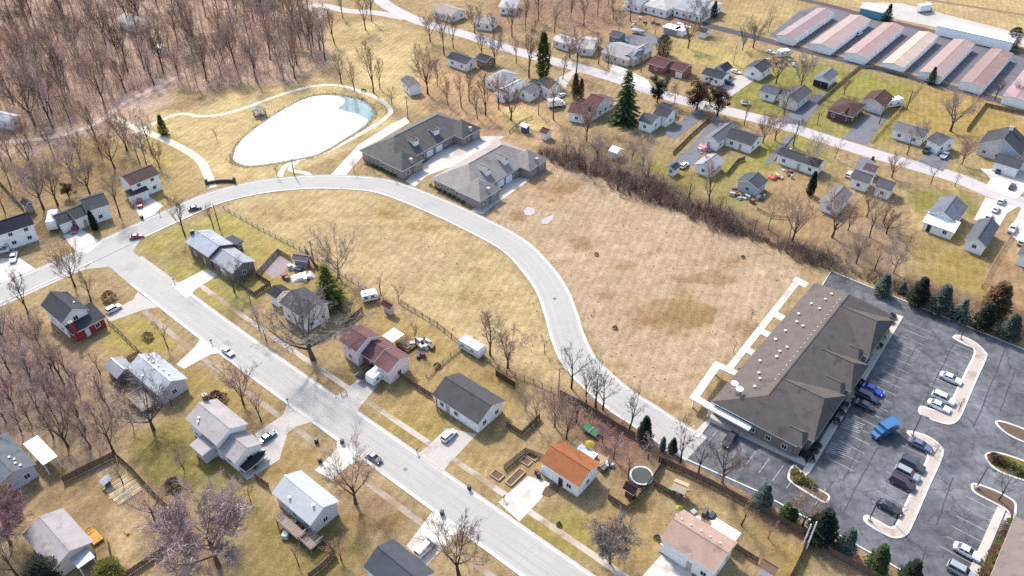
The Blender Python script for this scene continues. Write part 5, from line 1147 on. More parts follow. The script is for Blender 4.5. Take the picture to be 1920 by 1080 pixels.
CPAL = {'green': (64, 78, 48), 'dark': (52, 62, 52), 'bluish': (92, 104, 98), 'olive': (96, 98, 48), 'rust': (104, 82, 60), 'maroon': (74, 54, 48), 'ivy': (88, 96, 44)}
def evergreen_mesh(form, seed, pal):
    k = (form, seed, pal)
    if k not in CM:
        if (form, seed) not in CM: CM[(form, seed)] = oakleaf(seed) if form == 'oak' else conifer(form, seed)
        tr, cr = CM[(form, seed)]; CM[k] = (tr.mesh('trunk', treemat('bark_dark', C(*PAL['dark'][0]))), cr.mesh('crown', treemat('needles_' + pal, C(*CPAL[pal], 1.2), .22)))
    return CM[k]
seedc = [0]
def tree(px, ytop, form, pal, label, group=None, name=None, spread=1.0, world=None, h=None):
    p = world if world is not None else U(*px); h = h or max(1.6, height_to(p, ytop)); seedc[0] += 1
    if form in ('spruce', 'columnar', 'cedar', 'round', 'oak'):
        tm, cm = evergreen_mesh(form, 1 + seedc[0] % 3, pal); nm = name or ('oak_tree' if form == 'oak' else 'evergreen_tree')
    else:
        tm, cm = treemesh(form, 1 + seedc[0] % 3, pal); nm = name or 'bare_tree'
    r = thing(nm, label, 'tree', (p.x, p.y, 0), rng.uniform(0, 6.28), group); s = h / 10
    r.scale = (s * spread, s * spread, s); pc = PAL.get(pal) if form in CFG else None
    link('trunk', tm, r, color=C(*pc[0], 1.8) if pc else None); link('crown', cm, r, color=C(*pc[1], 1.25) if pc else None)
    return r
def inside(p, poly):
    c = False; n = len(poly)
    for i in range(n):
        a, b = poly[i], poly[(i + 1) % n]
        if (a[1] > p[1]) != (b[1] > p[1]) and p[0] < (b[0] - a[0]) * (p[1] - a[1]) / (b[1] - a[1]) + a[0]: c = not c
    return c
def all_trees():
    T = tree
    # yards on the near side
    T((53, 589), 505, 'fork', 'dark', 'leaning bare tree left of the brick winged house'); T((141, 538), 455, 'vase', 'brown', 'vase shaped bare tree on the corner lawn at the junction')
    T((173, 572), 505, 'bare', 'dark', 'small dark bare tree behind the brick winged house'); T((315, 652), 598, 'bare', 'rust', 'young bare tree in yard above the pale blue-grey roof')
    T((347, 442), 362, 'fork', 'dark', 'thin bare tree at the curb above the corner house'); T((400, 426), 378, 'bare', 'dark', 'forked bare tree behind the corner house')
    T((225, 405), 318, 'fork', 'brown', 'bare tree in front of the charcoal tri level house'); T((82, 392), 288, 'vase', 'mauve', 'tall many-stemmed tree behind the motorhome'); T((108, 384), 292, 'vase', 'brown', 'bare tree just right of the many-stemmed tree')
    T((168, 362), 278, 'vase', 'mauve', 'bare tree behind the charcoal tri level roof'); T((440, 548), 486, 'vase', 'grey', 'grey bare tree in front of corner house gable')
    T((587, 674), 556, 'wide', 'grey', 'very wide grey tree hiding the dark roofed house', spread=1.25); T((486, 618), 565, 'bare', 'mauve', 'thin bare tree left of the dark roofed house'); T((513, 616), 580, 'bare', 'rust', 'sapling between thin tree and dark roofed house')
    T((635, 520), 432, 'wide', 'pale', 'spreading tan bare tree at the meadow edge', spread=.9); T((713, 550), 508, 'bare', 'brown', 'cut-back tree behind the pop-up camper'); T((748, 568), 530, 'bare', 'brown', 'small crooked tree behind red-roofed shed')
    T((919, 666), 560, 'fork', 'brown', 'tall bare tree behind the fence camper'); T((952, 690), 604, 'vase', 'brown', 'bare tree right of the fence camper'); T((1071, 728), 648, 'bare', 'dark', 'slim forked tree overlapping the curving street')
    for q in ((1099, 760, 685), (1117, 764, 676), (1130, 768, 700)): T(q[:2], q[2], 'bare', 'dark', 'bare tree in the row beside the curving street bend', 'trees beside the curving street bend')
    T((1180, 806), 730, 'bare', 'dark', 'two-stemmed bare tree at the street below the meadow'); T((1276, 866), 790, 'bare', 'dark', 'bare tree nearest the car park entrance'); T((1310, 886), 828, 'bare', 'dark', 'bare tree between car park kerb and long fence'); T((1354, 905), 828, 'wide', 'dark', 'wide bare tree at car park kerb right of two others', spread=.8)
    T((1178, 897), 838, 'bare', 'brown', 'forked tree above the dark shed and trampoline'); T((1040, 800), 735, 'vase', 'brown', 'tangled bare tree behind charcoal roofed house'); T((1062, 822), 760, 'vase', 'brown', 'tangled tree nearest the green table'); T((1080, 792), 722, 'bare', 'mauve', 'thin tree at the wood pile by the street bend')
    T((1143, 1056), 968, 'fluffy', 'grey', 'fuzzy grey tree on the front lawn of the orange roofed house', spread=.8); T((860, 1078), 968, 'vase', 'brown', 'bare tree at the bottom edge beside the long street'); T((667, 944), 832, 'vase', 'brown', 'tall bare tree on the lawn above the dark slate roof')
    T((457, 758), 682, 'vase', 'red', 'reddish ornamental tree near the long street'); T((490, 790), 732, 'bare', 'mauve', 'small tree beside reddish ornamental tree'); T((288, 806), 705, 'wide', 'grey', 'wide grey tree over the pale blue-grey roof')
    T((290, 972), 918, 'wide', 'mauve', 'low purple tree by plank patio'); T((410, 1062), 928, 'fluffy', 'haze', 'big fuzzy mauve tree in the bottom left yard', spread=.95); T((128, 838), 745, 'vase', 'brown', 'bare tree behind white patio roof'); T((215, 850), 770, 'bare', 'brown', 'thin tree above the kennel yard'); T((170, 838), 780, 'bare', 'mauve', 'small tree in the mauve thicket by the yard fence')
    T((20, 1020), 930, 'fluffy', 'red', 'dense reddish tree at the left edge by pale grey roof'); T((40, 1090), 1010, 'bare', 'grey', 'bare tree at the bottom left corner'); T((120, 720), 630, 'fork', 'brown', 'leaning trunk in yard below the brick winged house'); T((188, 700), 650, 'bare', 'brown', 'small bare tree beside barrel-roofed shed')
    T((322, 760), 730, 'bare', 'dark', 'stunted tree by mottled grey roof chimney')
    # pond park and behind it
    for q in ((627, 82, 0), (587, 86, 0), (557, 122, 30), (643, 34, -30), (685, 56, -20), (697, 40, -30), (565, 90, 20)): T(q[:2], q[2], 'fork', 'brown', 'tall bare tree along the lane above the pond', 'tall trees along the lane above the pond')
    for q, l in (((712, 166, 105), 'rightmost, nearest the white gabled shed'), ((700, 173, 66), 'the tallest'), ((665, 170, 105), 'beside the bench'), ((640, 156, 90), 'leftmost')): T(q[:2], q[2], 'fork', 'rust', 'bare tree on straw lawn just above the pond, ' + l, 'trees just above the pond')
    T((802, 176), 85, 'vase', 'brown', 'broad bare tree beside the white gabled shed'); T((807, 78), 15, 'vase', 'brown', 'bare tree below the back street bend'); T((833, 103), 20, 'fork', 'brown', 'tall bare tree left of white ranch house'); T((850, 90), 25, 'fork', 'brown', 'tall bare tree at the back street, right of its twin')
    for q in ((840, 198, 135), (865, 201, 135), (910, 216, 130), (895, 222, 150)): T(q[:2], q[2], 'fork', 'rust', 'bare tree on leaf-strewn ground behind the fourplexes', 'trees behind the fourplexes')
    T((890, 62), 0, 'vase', 'dark', 'dark tree in front of the white porch house'); T((735, 196), 160, 'bare', 'rust', 'scrubby tree at the east bank of the pond'); T((520, 332), 308, 'bare', 'dark', 'small bush-like tree by the park path end'); T((407, 262), 238, 'bare', 'brown', 'sapling on straw grass left of the pond')
    T((992, 146), 36, 'fork', 'brown', 'tall bare tree left of the ivy covered tree'); T((1055, 148), 92, 'fork', 'brown', 'forked tree on lawn right of the ivy covered tree'); T((1080, 140), 50, 'fork', 'mauve', 'tall thin tree behind the brown conifers'); T((1122, 121), 55, 'fork', 'brown', 'bare tree by the light grey roofed house'); T((1202, 136), 84, 'bare', 'grey', 'bare tree in front of the red brick house')
    T((1100, 264), 172, 'vase', 'brown', 'bare tree in front of the maroon roofed house'); T((1264, 198), 148, 'fork', 'pale', 'pale slim trunk between dark evergreens'); T((1310, 58), -12, 'vase', 'grey', 'tall grey tree beside the top edge house'); T((1392, 94), 44, 'vase', 'grey', 'grey tree standing in the railway strip')
    for q in ((960, 70, 0), (985, 50, -20), (1010, 40, -20), (1040, 62, 0), (1070, 36, -20), (1095, 50, -10), (1120, 30, -30), (1150, 36, -20), (1140, 12, -40), (925, 70, 20), (940, 90, 40)): T(q[:2], q[2], 'fork', 'brown', 'bare tree in the brown belt at top centre', 'bare trees in the top centre belt')
    # right-hand neighbourhood
    T((1455, 156), 84, 'vase', 'brown', 'bare tree behind big white garage'); T((1582, 177), 138, 'vase', 'red', 'dark reddish tree beside the two door garage'); T((1782, 246), 166, 'wide', 'mauve', 'round dense bare tree on open lawn'); T((1865, 187), 143, 'vase', 'dark', 'dark bare tree in front of the sixth storage unit'); T((1905, 182), 148, 'vase', 'mauve', 'bare tree by the pink roofed storage unit')
    T((1430, 268), 210, 'vase', 'brown', 'clumped bare tree at the back wing of L shaped ranch'); T((1453, 263), 198, 'vase', 'red', 'reddish tree right of the clumped tree'); T((1487, 274), 220, 'bare', 'dark', 'slim tree at head of grey driveway'); T((1532, 288), 254, 'bare', 'dark', 'young tree on verge left of curved tree'); T((1565, 298), 260, 'bare', 'brown', 'curved bare tree on brown lawn by the back street'); T((1532, 234), 198, 'bare', 'mauve', 'small tree in front of brown hip roof')
    T((1672, 333), 283, 'wide', 'brown', 'broad low tree overhanging the back street', spread=.85); T((1803, 309), 254, 'vase', 'red', 'reddish tree in front of large dark roofed house'); T((1722, 268), 222, 'vase', 'grey', 'grey tree in front of the mottled grey roof')
    T((1485, 452), 362, 'vase', 'brown', 'multi-stemmed tree at the thicket edge below garage'); T((1480, 446), 376, 'bare', 'pale', 'pale stem beside the multi-stemmed thicket tree'); T((1590, 432), 388, 'vase', 'dark', 'dark tree just below the white garage'); T((1625, 406), 348, 'vase', 'brown', 'bare tree below the house in two halves'); T((1630, 444), 372, 'fork', 'brown', 'bare tree in middle of the grove below white garage')
    T((1656, 418), 366, 'fork', 'rust', 'upright rusty tree in the grove'); T((1662, 438), 392, 'wide', 'dark', 'leaning dark tree right of the grove'); T((1605, 494), 428, 'vase', 'brown', 'bare tree at the thicket edge above office'); T((1640, 506), 456, 'bare', 'brown', 'thin tree between two wide trees near evergreens'); T((1675, 512), 452, 'wide', 'pale', 'wide pale-limbed tree beside the evergreen row', spread=.8)
    T((1204, 337), 246, 'fork', 'pale', 'pale-barked tree standing in the thicket'); T((1160, 332), 280, 'vase', 'brown', 'bare tree left of the pale-barked tree'); T((1329, 392), 282, 'fork', 'brown', 'tall forked tree behind the pale grey roofed garage'); T((1062, 304), 252, 'fork', 'brown', 'thin tree at the thicket top end'); T((1120, 300), 250, 'vase', 'mauve', 'bushy bare tree near the small white shed in trees'); T((1185, 300), 262, 'vase', 'brown', 'bare tree behind the L shaped white house'); T((1240, 370), 330, 'bare', 'brown', 'low tree at the lawn edge by thicket')
    T((1872, 938), 884, 'bare', 'grey', 'leafless tree on car park island at right'); T((1676, 983), 945, 'bare', 'brown', 'sapling on the lower island end'); T((1505, 985), 915, 'vase', 'brown', 'pale bare tree between car park kerb evergreens'); T((1750, 856), 828, 'bare', 'grey', 'sapling at the top of the lower island'); T((1797, 772), 745, 'bare', 'brown', 'sapling on the upper island end')
    for q in ((664, 322, 296), (702, 324, 298), (738, 336, 312)): T(q[:2], q[2], 'bare', 'brown', 'young street tree before the dark fourplex', 'young street trees before the fourplex')
    T((1021, 662), 628, 'bare', 'brown', 'sapling on meadow beside the curving street'); T((1375, 662), 640, 'bare', 'brown', 'newly planted sapling left of the office path'); T((1408, 600), 578, 'bare', 'brown', 'newly planted sapling high along the office path')
    xt = [(905, 110, 'fork'), (928, 120, 'vase'), (968, 118, 'fork'), (1030, 118, 'fork'), (1068, 108, 'vase'), (1140, 128, 'bare'), (1160, 60, 'vase'), (1182, 40, 'fork'), (1228, 66, 'bare'), (1290, 90, 'vase'), (1375, 120, 'bare'), (1412, 90, 'vase'), (1440, 60, 'bare'), (1500, 168, 'vase'), (1470, 215, 'bare'), (1395, 235, 'bare'), (1520, 318, 'vase'), (1700, 290, 'bare'), (1648, 232, 'bare'), (1790, 350, 'bare'), (1745, 345, 'bare'), (1560, 445, 'vase'), (1700, 470, 'bare'), (1440, 430, 'bare'), (1350, 402, 'bare'), (1290, 380, 'bare'), (1085, 312, 'vase'), (1105, 330, 'fork'), (1038, 225, 'fork'), (935, 205, 'fork'), (958, 225, 'vase'), (1010, 215, 'bare'), (880, 190, 'fork'), (820, 160, 'fork'), (785, 130, 'fork')]
    rx = random.Random(77)
    for (x, y, f, pl_, lb) in ((250, 800, 'bare', 'brown', 'small brown tree left of the mottled grey roof'), (230, 905, 'bare', 'mauve', 'small mauve tree at the kennel'), (345, 880, 'vase', 'brown', 'spreading brown tree in green back yard'), (330, 940, 'bare', 'mauve', 'thin mauve tree by the yard fence'), (470, 940, 'bare', 'brown', 'thin tree left of the metal roof house'), (560, 1060, 'bare', 'rust', 'rusty sapling below the raised deck'), (640, 1050, 'vase', 'rust', 'rusty tree behind the dark slate roof'), (300, 700, 'bare', 'brown', 'sapling right of the barrel-roofed shed'), (470, 570, 'bare', 'mauve', 'mauve sapling below the corner house'), (500, 640, 'bare', 'brown', 'brown sapling by the long street sidewalk'), (660, 600, 'bare', 'brown', 'brown sapling left of the maroon roofs'), (780, 650, 'bare', 'brown', 'sapling behind the clutter boxes'), (985, 770, 'vase', 'mauve', 'mauve tree right of charcoal roofed house'), (1005, 800, 'bare', 'grey', 'grey sapling in the fenced corner yard'), (1130, 830, 'vase', 'red', 'reddish brushy tree near the green table'), (1150, 860, 'bare', 'mauve', 'mauve sapling above the trampoline'), (1215, 860, 'bare', 'mauve', 'mauve sapling at the fence by the entrance'), (1390, 985, 'bare', 'rust', 'rusty sapling behind white patio cover'), (1440, 1010, 'bare', 'brown', 'brown sapling in the yard below the long fence'), (345, 1040, 'bare', 'brown', 'small brown tree beside the fuzzy mauve tree')):
        T((x, y), 0, f, pl_, lb, h=rx.uniform(4.5, 8))
    for x, y, f in xt:
        pl_ = rx.choice(('brown', 'mauve', 'grey', 'rust', 'pale')); side = 'above the fourplexes' if x < 1060 and y > 100 else 'between houses at top centre' if y < 135 and x < 1460 else 'along the thicket' if y > 300 and x < 1460 else 'in the right-hand yards'
        T((x, y), 0, f, pl_, '%s %s tree %s' % ({'fork': 'forked', 'vase': 'spreading', 'bare': 'small open'}[f], {'brown': 'brown', 'mauve': 'mauve', 'rust': 'rusty', 'grey': 'grey', 'pale': 'pale'}[pl_], side), 'leafless yard trees', h=rx.uniform(10, 16) if f != 'bare' else rx.uniform(6, 11))
    # evergreens
    T((1171, 228), 128, 'spruce', 'green', 'big dark green spruce beside maroon roofed house', spread=1.05); T((1018, 146), 62, 'columnar', 'ivy', 'ivy covered tree, bright green and columnar'); T((1078, 184), 138, 'columnar', 'rust', 'brown columnar conifer left of its pair'); T((1089, 184), 148, 'columnar', 'rust', 'brown columnar conifer right of its pair')
    T((1306, 206), 142, 'oak', 'maroon', 'dark maroon leafy tree by the back street'); T((1345, 218), 158, 'oak', 'maroon', 'dark leafy tree right of the maroon leafy tree'); T((1232, 192), 138, 'oak', 'dark', 'dark ragged evergreen right of the big spruce'); T((1243, 104), 66, 'round', 'dark', 'round dark evergreen on lawn at top centre'); T((1338, 32), 2, 'cedar', 'olive', 'green conifer at the top edge'); T((1662, 40), 8, 'cedar', 'dark', 'conifer before the white truck park'); T((1896, 88), 52, 'round', 'dark', 'dark evergreen at end of long white warehouse'); T((1744, 158), 126, 'cedar', 'green', 'small green conifer between storage units and railway')
    T((1518, 366), 322, 'columnar', 'dark', 'dark arborvitae below the long white ranch'); T((620, 572), 492, 'spruce', 'olive', 'bright green spruce beside the cluttered yard', spread=1.2); T((308, 252), 216, 'cedar', 'olive', 'small green conifer on the pond lawn'); T((1207, 824), 782, 'cedar', 'dark', 'dark spruce at the street near the car park entrance'); T((1241, 846), 820, 'columnar', 'bluish', 'small conifer at the car park entrance')
    ev = [(1427, 950, 908), (1476, 975, 936), (1535, 1012, 960), (1583, 1034, 990), (1640, 1068, 1028), (1702, 1090, 1052), (1260, 848, 826)]
    ev.sort(); onm = ('first', 'second', 'third', 'fourth', 'fifth', 'sixth', 'seventh')
    for i, q in enumerate(ev): T(q[:2], q[2] + (i * 7 % 5 - 2) * 2, 'cedar', ('dark', 'bluish', 'green')[i % 3], 'conical evergreen on the car park south kerb, %s from the entrance' % onm[i], 'evergreens along the car park south kerb', spread=1.0 + .12 * (i * 5 % 4))
    ev = [(1652, 552, 520), (1717, 570, 522), (1758, 586, 540), (1797, 598, 552), (1838, 616, 568), (1887, 634, 592), (1690, 548, 522)]
    ev.sort()
    for i, q in enumerate(ev): T(q[:2], q[2] + (i * 5 % 7 - 3) * 2, ('cedar', 'spruce')[i % 3 == 1], ('bluish', 'bluish', 'dark')[i % 3], 'bluish spruce behind the car park, %s from the office' % onm[i], 'spruces in the row behind the car park', spread=1.35)
    T((1858, 592), 532, 'columnar', 'rust', 'tall brownish conifer rising above the spruce row', spread=1.9); T((92, 1092), 1052, 'round', 'dark', 'dark evergreen at the bottom edge under pale grey roof'); T((214, 1092), 1056, 'round', 'olive', 'olive evergreen at the bottom edge'); T((6, 946), 912, 'round', 'olive', 'green bush by the blue-grey roofed house corner')
    T((130, 372), 330, 'oak', 'maroon', 'dark leafy bush-like tree behind motorhome house', h=5.0); T((180, 432), 395, 'columnar', 'dark', 'dark conifer in front of charcoal tri level house')
    # the woods
    rd = random.Random(11); pts = []
    poly = [(-90, -30), (560, -30), (590, 60), (630, 112), (560, 148), (440, 168), (350, 178), (306, 150), (220, 200), (140, 236), (-90, 262)]
    tries = 0
    while len(pts) < 165 and tries < 20000:
        tries += 1; x, y = rd.uniform(-90, 640), rd.uniform(-30, 265); md = 17 + y * .035
        if inside((x, y), poly) and all((x - a) ** 2 + ((y - b) * 1.5) ** 2 > md * md for a, b in pts): pts.append((x, y))
    for x, y in pts:
        fm = rd.choice(('tall', 'tall', 'fork', 'fork', 'vase')); pl_ = rd.choice(('brown', 'brown', 'mauve', 'rust', 'dark', 'pale', 'pale'))
        zone_ = ('at top edge' if y < 25 else 'by gravel path' if y > 190 else 'toward the pond' if y > 110 else 'midway in') + (' on far left' if x < 150 else ' near the lane' if x > 430 else ' by white roof' if 190 < x < 320 and y < 100 else '')
        T((x, y), 0, fm, pl_, '%s %s bare tree in upper left woods, %s' % ({'tall': 'slender', 'fork': 'forked', 'vase': 'spreading'}[fm], {'brown': 'brown', 'mauve': 'mauve', 'rust': 'rusty', 'dark': 'dark', 'pale': 'pale'}[pl_], zone_), 'trees of the upper left woods', h=rd.uniform(14, 21))
    for q in ((20, 300), (62, 322), (100, 290), (150, 300), (135, 330), (190, 290), (215, 315), (240, 268), (262, 306), (275, 312), (300, 316), (180, 262), (60, 280), (238, 282), (285, 290), (20, 350), (10, 400)):
        fm, pl_ = rd.choice(('tall', 'fork', 'vase')), rd.choice(('brown', 'mauve', 'rust'))
        T(q, 0, fm, pl_, '%s %s tree in the grove below the gravel path, %s' % ({'vase': 'spreading', 'tall': 'slender', 'fork': 'forked'}[fm], {'mauve': 'mauve', 'rust': 'rusty', 'brown': 'brown'}[pl_], 'far left' if q[0] < 110 else 'near the pond lawn' if q[0] > 235 else 'in the middle'), 'trees of the grove below the gravel path', h=rd.uniform(10, 17))
    for q in ((10, 640), (40, 665), (75, 650), (20, 700), (60, 720), (100, 700), (25, 760), (75, 775), (120, 770), (150, 740), (40, 810), (100, 820), (180, 790), (160, 805), (5, 840), (205, 770), (0, 615), (50, 690), (90, 745), (130, 705), (15, 730), (60, 800), (110, 795), (145, 775), (190, 740), (80, 690), (35, 640), (10, 790)):
        fm, pl_ = rd.choice(('vase', 'bare', 'fork')), rd.choice(('mauve', 'mauve', 'red', 'brown'))
        T(q, 0, fm, pl_, '%s %s tree in the left edge thicket, %s' % ({'vase': 'spreading', 'bare': 'small open', 'fork': 'forked'}[fm], {'mauve': 'mauve', 'red': 'reddish', 'brown': 'brown'}[pl_], 'upper part' if q[1] < 705 else 'by the blue-grey roof' if q[1] > 800 else 'toward the grey roofed shed' if q[0] > 90 else 'at the photo edge'), 'trees of the left edge thicket', h=rd.uniform(7, 12))
all_trees()
# ------------------------------------------------------------------ thicket, undergrowth and shrubs
def twigmass(name, label, m, spots, seed, cat='undergrowth'):
    rd = random.Random(seed); mb = MB()
    for p, h, n in spots:
        for i in range(n):
            a = rd.uniform(0, 6.28); r_ = rd.uniform(0, .5); b = Vector((p.x + r_ * math.cos(a), p.y + r_ * math.sin(a), 0)); tl = .35 if h < 7 else .08; d = Vector((rd.gauss(0, tl), rd.gauss(0, tl), 1)).normalized(); hh = h * rd.uniform(.6, 1.1)
            k = b + d * hh * .5; t = k + (d + Vector((rd.gauss(0, tl), rd.gauss(0, tl), 0))).normalized() * hh * .5; mb.tube([b, k, t], [.02 + .009 * h, .014 + .006 * h, .008], 3)
            for j in range(4 if h < 7 else 9):
                s = b.lerp(t, rd.uniform(.35, .97)); e = s + Vector((rd.gauss(0, .5), rd.gauss(0, .5), rd.uniform(.1, .8))) * min(h, 7) * .28; mb.tube([s, e], [.02, .01], 3)
    o = link(name, mb.mesh(name, m)); tag(o, label, cat, None, 'stuff'); return o
def along(pts, width, step, h, n, rd):
    out = []
    P = [U(*p) for p in pts]
    for a, b in zip(P, P[1:]):
        k = int((b - a).length / step)
        for i in range(k):
            q = a.lerp(b, (i + rd.random()) / k); d = (b - a).normalized(); m_ = 1 + .65 * math.sin(q.x * .21) * math.sin(q.y * .13 + 1); out.append((q + Vector((-d.y, d.x)) * rd.uniform(-.5, .5) * width * m_, h * m_ * rd.uniform(.45, 1.3), n))
    return out
rd = random.Random(21)
twigmass('thicket', 'dark tangled thicket along the meadow edge', treemat('thicket_twigs', C(126, 102, 95, 1.4), .1), along([(1012, 284), (1050, 300), (1130, 330), (1250, 378), (1380, 432), (1520, 486), (1560, 500)], 6.0, .19, 3.0, 6, rd) + along([(1560, 498), (1720, 556), (1930, 640)], 3.5, .35, 2.2, 6, rd), 3, 'thicket')
twigmass('scrub', 'grey looser scrub mixed into the meadow edge thicket', treemat('scrub_twigs', C(160, 144, 134, 1.3), .1), along([(1020, 284), (1060, 298), (1130, 324), (1250, 372), (1380, 426), (1520, 480), (1600, 510)], 10.0, .3, 3.6, 5, rd), 9, 'scrub')
spots = []
for poly, nn_, h in (([(-90, -30), (560, -30), (590, 60), (620, 112), (540, 150), (440, 166), (350, 178), (300, 150), (220, 205), (140, 236), (-90, 262)], 1900, 6.0), ([(-60, 600), (60, 600), (100, 660), (230, 720), (240, 770), (200, 850), (110, 830), (-60, 850)], 220, 3.0), ([(0, 275), (190, 255), (220, 300), (60, 390), (0, 390)], 90, 3.0), ([(1130, 245), (1210, 270), (1230, 330), (1060, 290)], 120, 2.6), ([(1010, 735), (1140, 765), (1180, 800), (1110, 800), (1020, 790)], 60, 2.0), ([(930, 10), (1180, -10), (1130, 50), (980, 60)], 260, 5.0)):
    xs = [p[0] for p in poly]; ys = [p[1] for p in poly]; c = 0
    while c < nn_:
        x, y = rd.uniform(min(xs), max(xs)), rd.uniform(min(ys), max(ys))
        if inside((x, y), poly): spots.append((U(x, y), h * rd.uniform(.4, 1.2), 3)); c += 1
for _ in range(1500):
    x, y = rd.uniform(-90, 640), rd.uniform(-30, 262)
    if inside((x, y), [(-90, -30), (560, -30), (590, 60), (625, 112), (550, 148), (440, 166), (350, 174), (306, 146), (220, 198), (140, 232), (-90, 258)]): spots.append((U(x, y), rd.uniform(8, 15), 1))
twigmass('undergrowth', 'brown leafless undergrowth between the trees', treemat('undergrowth_twigs', C(200, 172, 154, 1.05), .1), spots, 5)
SM = {}
def shrubmesh(kind, pal):
    if (kind, pal) not in SM:
        rd = random.Random(len(kind) + 3); cr = MB()
        for i in range(420):
            a = rd.uniform(0, 6.28); z = rd.random() ** .7; r_ = math.sqrt(max(0, 1 - z * z)) * rd.random() ** .3; r_ *= 1 + .15 * math.sin(3 * a + z * 4)
            d = Vector((math.cos(a), math.sin(a), rd.uniform(0, 1))).normalized(); spray(cr, Vector((r_ * math.cos(a), r_ * math.sin(a), z)), d, rd.uniform(.15, .34), rd.uniform(.06, .12), rd)
        SM[(kind, pal)] = cr.mesh('shrub', treemat('shrub_' + pal, C(*CPAL[pal], 1.15), .3))
    return SM[(kind, pal)]
def shrub(px, r_, pal, label, group=None, h=None):
    p = U(*px); o = link('shrub', shrubmesh('s', pal), None, (p.x, p.y, 0), rng.uniform(0, 6.28), (r_, r_, h or r_ * 1.1)); tag(o, label, 'shrub', group)
for i in range(13):
    q = U(1345, 788) .lerp(U(1500, 862), i / 12); u_, v_ = V(q.x, q.y); shrub((u_ + 4, v_ - 10), .75, 'dark', 'clipped dark shrub along the south wall of the office', 'shrubs along the office south wall')
for q in ((1658, 620), (1652, 632), (1646, 650), (1614, 720), (1608, 728), (1582, 762), (1574, 776), (1566, 792), (1530, 838), (1524, 848), (1518, 862), (1672, 596), (1668, 604)): shrub(q, .95, 'dark', 'dark shrub in a bed between office and walkway', 'shrubs in the office front beds')
for q in ((1490, 888), (1500, 898), (1512, 906), (1522, 912), (1494, 902)): shrub(q, .9, 'olive', 'olive shrub in the kerbed bed at the office corner', 'shrubs at the office corner')
for q in ((1468, 617), (1440, 648), (1500, 575), (1418, 676), (1388, 696), (1476, 600)): shrub(q, .6, 'dark', 'small dark shrub beside the office back path', 'shrubs beside the office back path')
for i in range(9): shrub((1896 - i * 6.5, 985 + i * 12), 1.1, 'rust' if i % 3 else 'olive', 'brown hedge shrub beside the corner building walkway', 'hedge shrubs by the corner building')
for q in ((1862, 862), (1874, 868), (1886, 872), (1898, 880), (1910, 886)): shrub(q, 1.2, 'olive' if q[0] > 1880 else 'maroon', 'low shrub on the oval island', 'shrubs on the oval island')
for i in range(8):
    q = U(692, 306).lerp(U(742, 328), i / 7); u_, v_ = V(q.x, q.y); shrub((u_, v_ + 3), .6, 'olive', 'low shrub under the windows of the dark roofed fourplex', 'shrubs under the dark fourplex windows')
    q = U(808, 346).lerp(U(868, 378), i / 7); u_, v_ = V(q.x, q.y); shrub((u_, v_ + 3), .6, 'olive', 'low shrub under the windows of the tan roofed fourplex', 'shrubs under the tan fourplex windows')
for q, r_, pal, l in (((820, 688), .8, 'dark', 'round dark shrub in fenced side yard'), ((325, 912), 1.4, 'maroon', 'dark purple shrub by the low purple tree'), ((408, 752), 1.8, 'maroon', 'dark maroon bush behind mottled grey roof'), ((1118, 478), .6, 'rust', 'low weed clump in the right meadow'), ((1153, 616), .6, 'rust', 'ring-shaped weed clump in the right meadow'), ((1393, 483), .5, 'dark', 'small dark shrub near meadow upper right'),
                    ((865, 262), 1.6, 'dark', 'dark evergreen shrub at the dark fourplex end'), ((872, 268), 1.3, 'dark', 'second dark shrub at the dark fourplex end'), ((205, 560), 1.6, 'rust', 'brown bush on the corner lawn'), ((278, 634), 1.2, 'rust', 'brown bush on lawn above the pale blue-grey roof'), ((1345, 180), 1.0, 'olive', 'olive shrub at the back street corner'), ((1232, 1010), .6, 'dark', 'small bush at the corner of the tan roofed house'), ((1048, 985), .5, 'dark', 'dark tuft on the green front lawn')):
    shrub(q, r_, pal, l)

def tufts():
    rd = random.Random(31); mb = MB()
    for poly, nn_ in (([(430, 388), (560, 350), (700, 366), (860, 432), (950, 484), (1005, 560), (1030, 650), (1070, 715), (860, 640), (640, 500)], 260), ([(1010, 300), (1250, 385), (1505, 492), (1300, 750), (1250, 772), (1130, 672), (1085, 580), (1005, 462), (912, 400)], 420)):
        xs = [p[0] for p in poly]; ys = [p[1] for p in poly]; c = 0
        while c < nn_:
            x, y = rd.uniform(min(xs), max(xs)), rd.uniform(min(ys), max(ys))
            if not inside((x, y), poly): continue
            c += 1; p = U(x, y)
            if math.sin(p.x * .23 + 2 * math.sin(p.y * .11)) + math.sin(p.y * .31 + p.x * .07) < rd.uniform(-1.6, 1.2): continue
            h = rd.uniform(.1, .32)
            for k in range(3):
                a = rd.uniform(0, 6.28); w_ = .1 + .1 * rd.random(); dx, dy = math.cos(a), math.sin(a)
                mb.add([(p.x - dy * w_, p.y + dx * w_, 0), (p.x + dy * w_, p.y - dx * w_, 0), (p.x + dx * h * .8, p.y + dy * h * .8, h)], [(0, 1, 2)])
    o = link('dry_grass', mb.mesh('dry_grass', treemat('dry_grass', C(226, 200, 150, 1.3), .1))); tag(o, 'dry grass tufts on the two open meadows', 'grass', None, 'stuff')
tufts()
def reeds():
    rd = random.Random(14); mb = MB()
    for i in range(900):
        p = pl[rd.randrange(len(pl))]; c0 = sum(pl, Vector((0, 0))) / len(pl); q = c0 + (p - c0) * rd.uniform(1.0, 1.05) + Vector((rd.uniform(-1, 1), rd.uniform(-1, 1))); a = rd.uniform(0, 6.28); h = rd.uniform(.2, .7)
        mb.add([(q.x - .06, q.y, 0), (q.x + .06, q.y, 0), (q.x + .3 * h * math.cos(a), q.y + .3 * h * math.sin(a), h)], [(0, 1, 2)])
    o = link('reeds', mb.mesh('reeds', treemat('reeds', C(168, 140, 98), .1))); tag(o, 'dry reeds along the bank of the pond', 'reeds', None, 'stuff')
reeds()
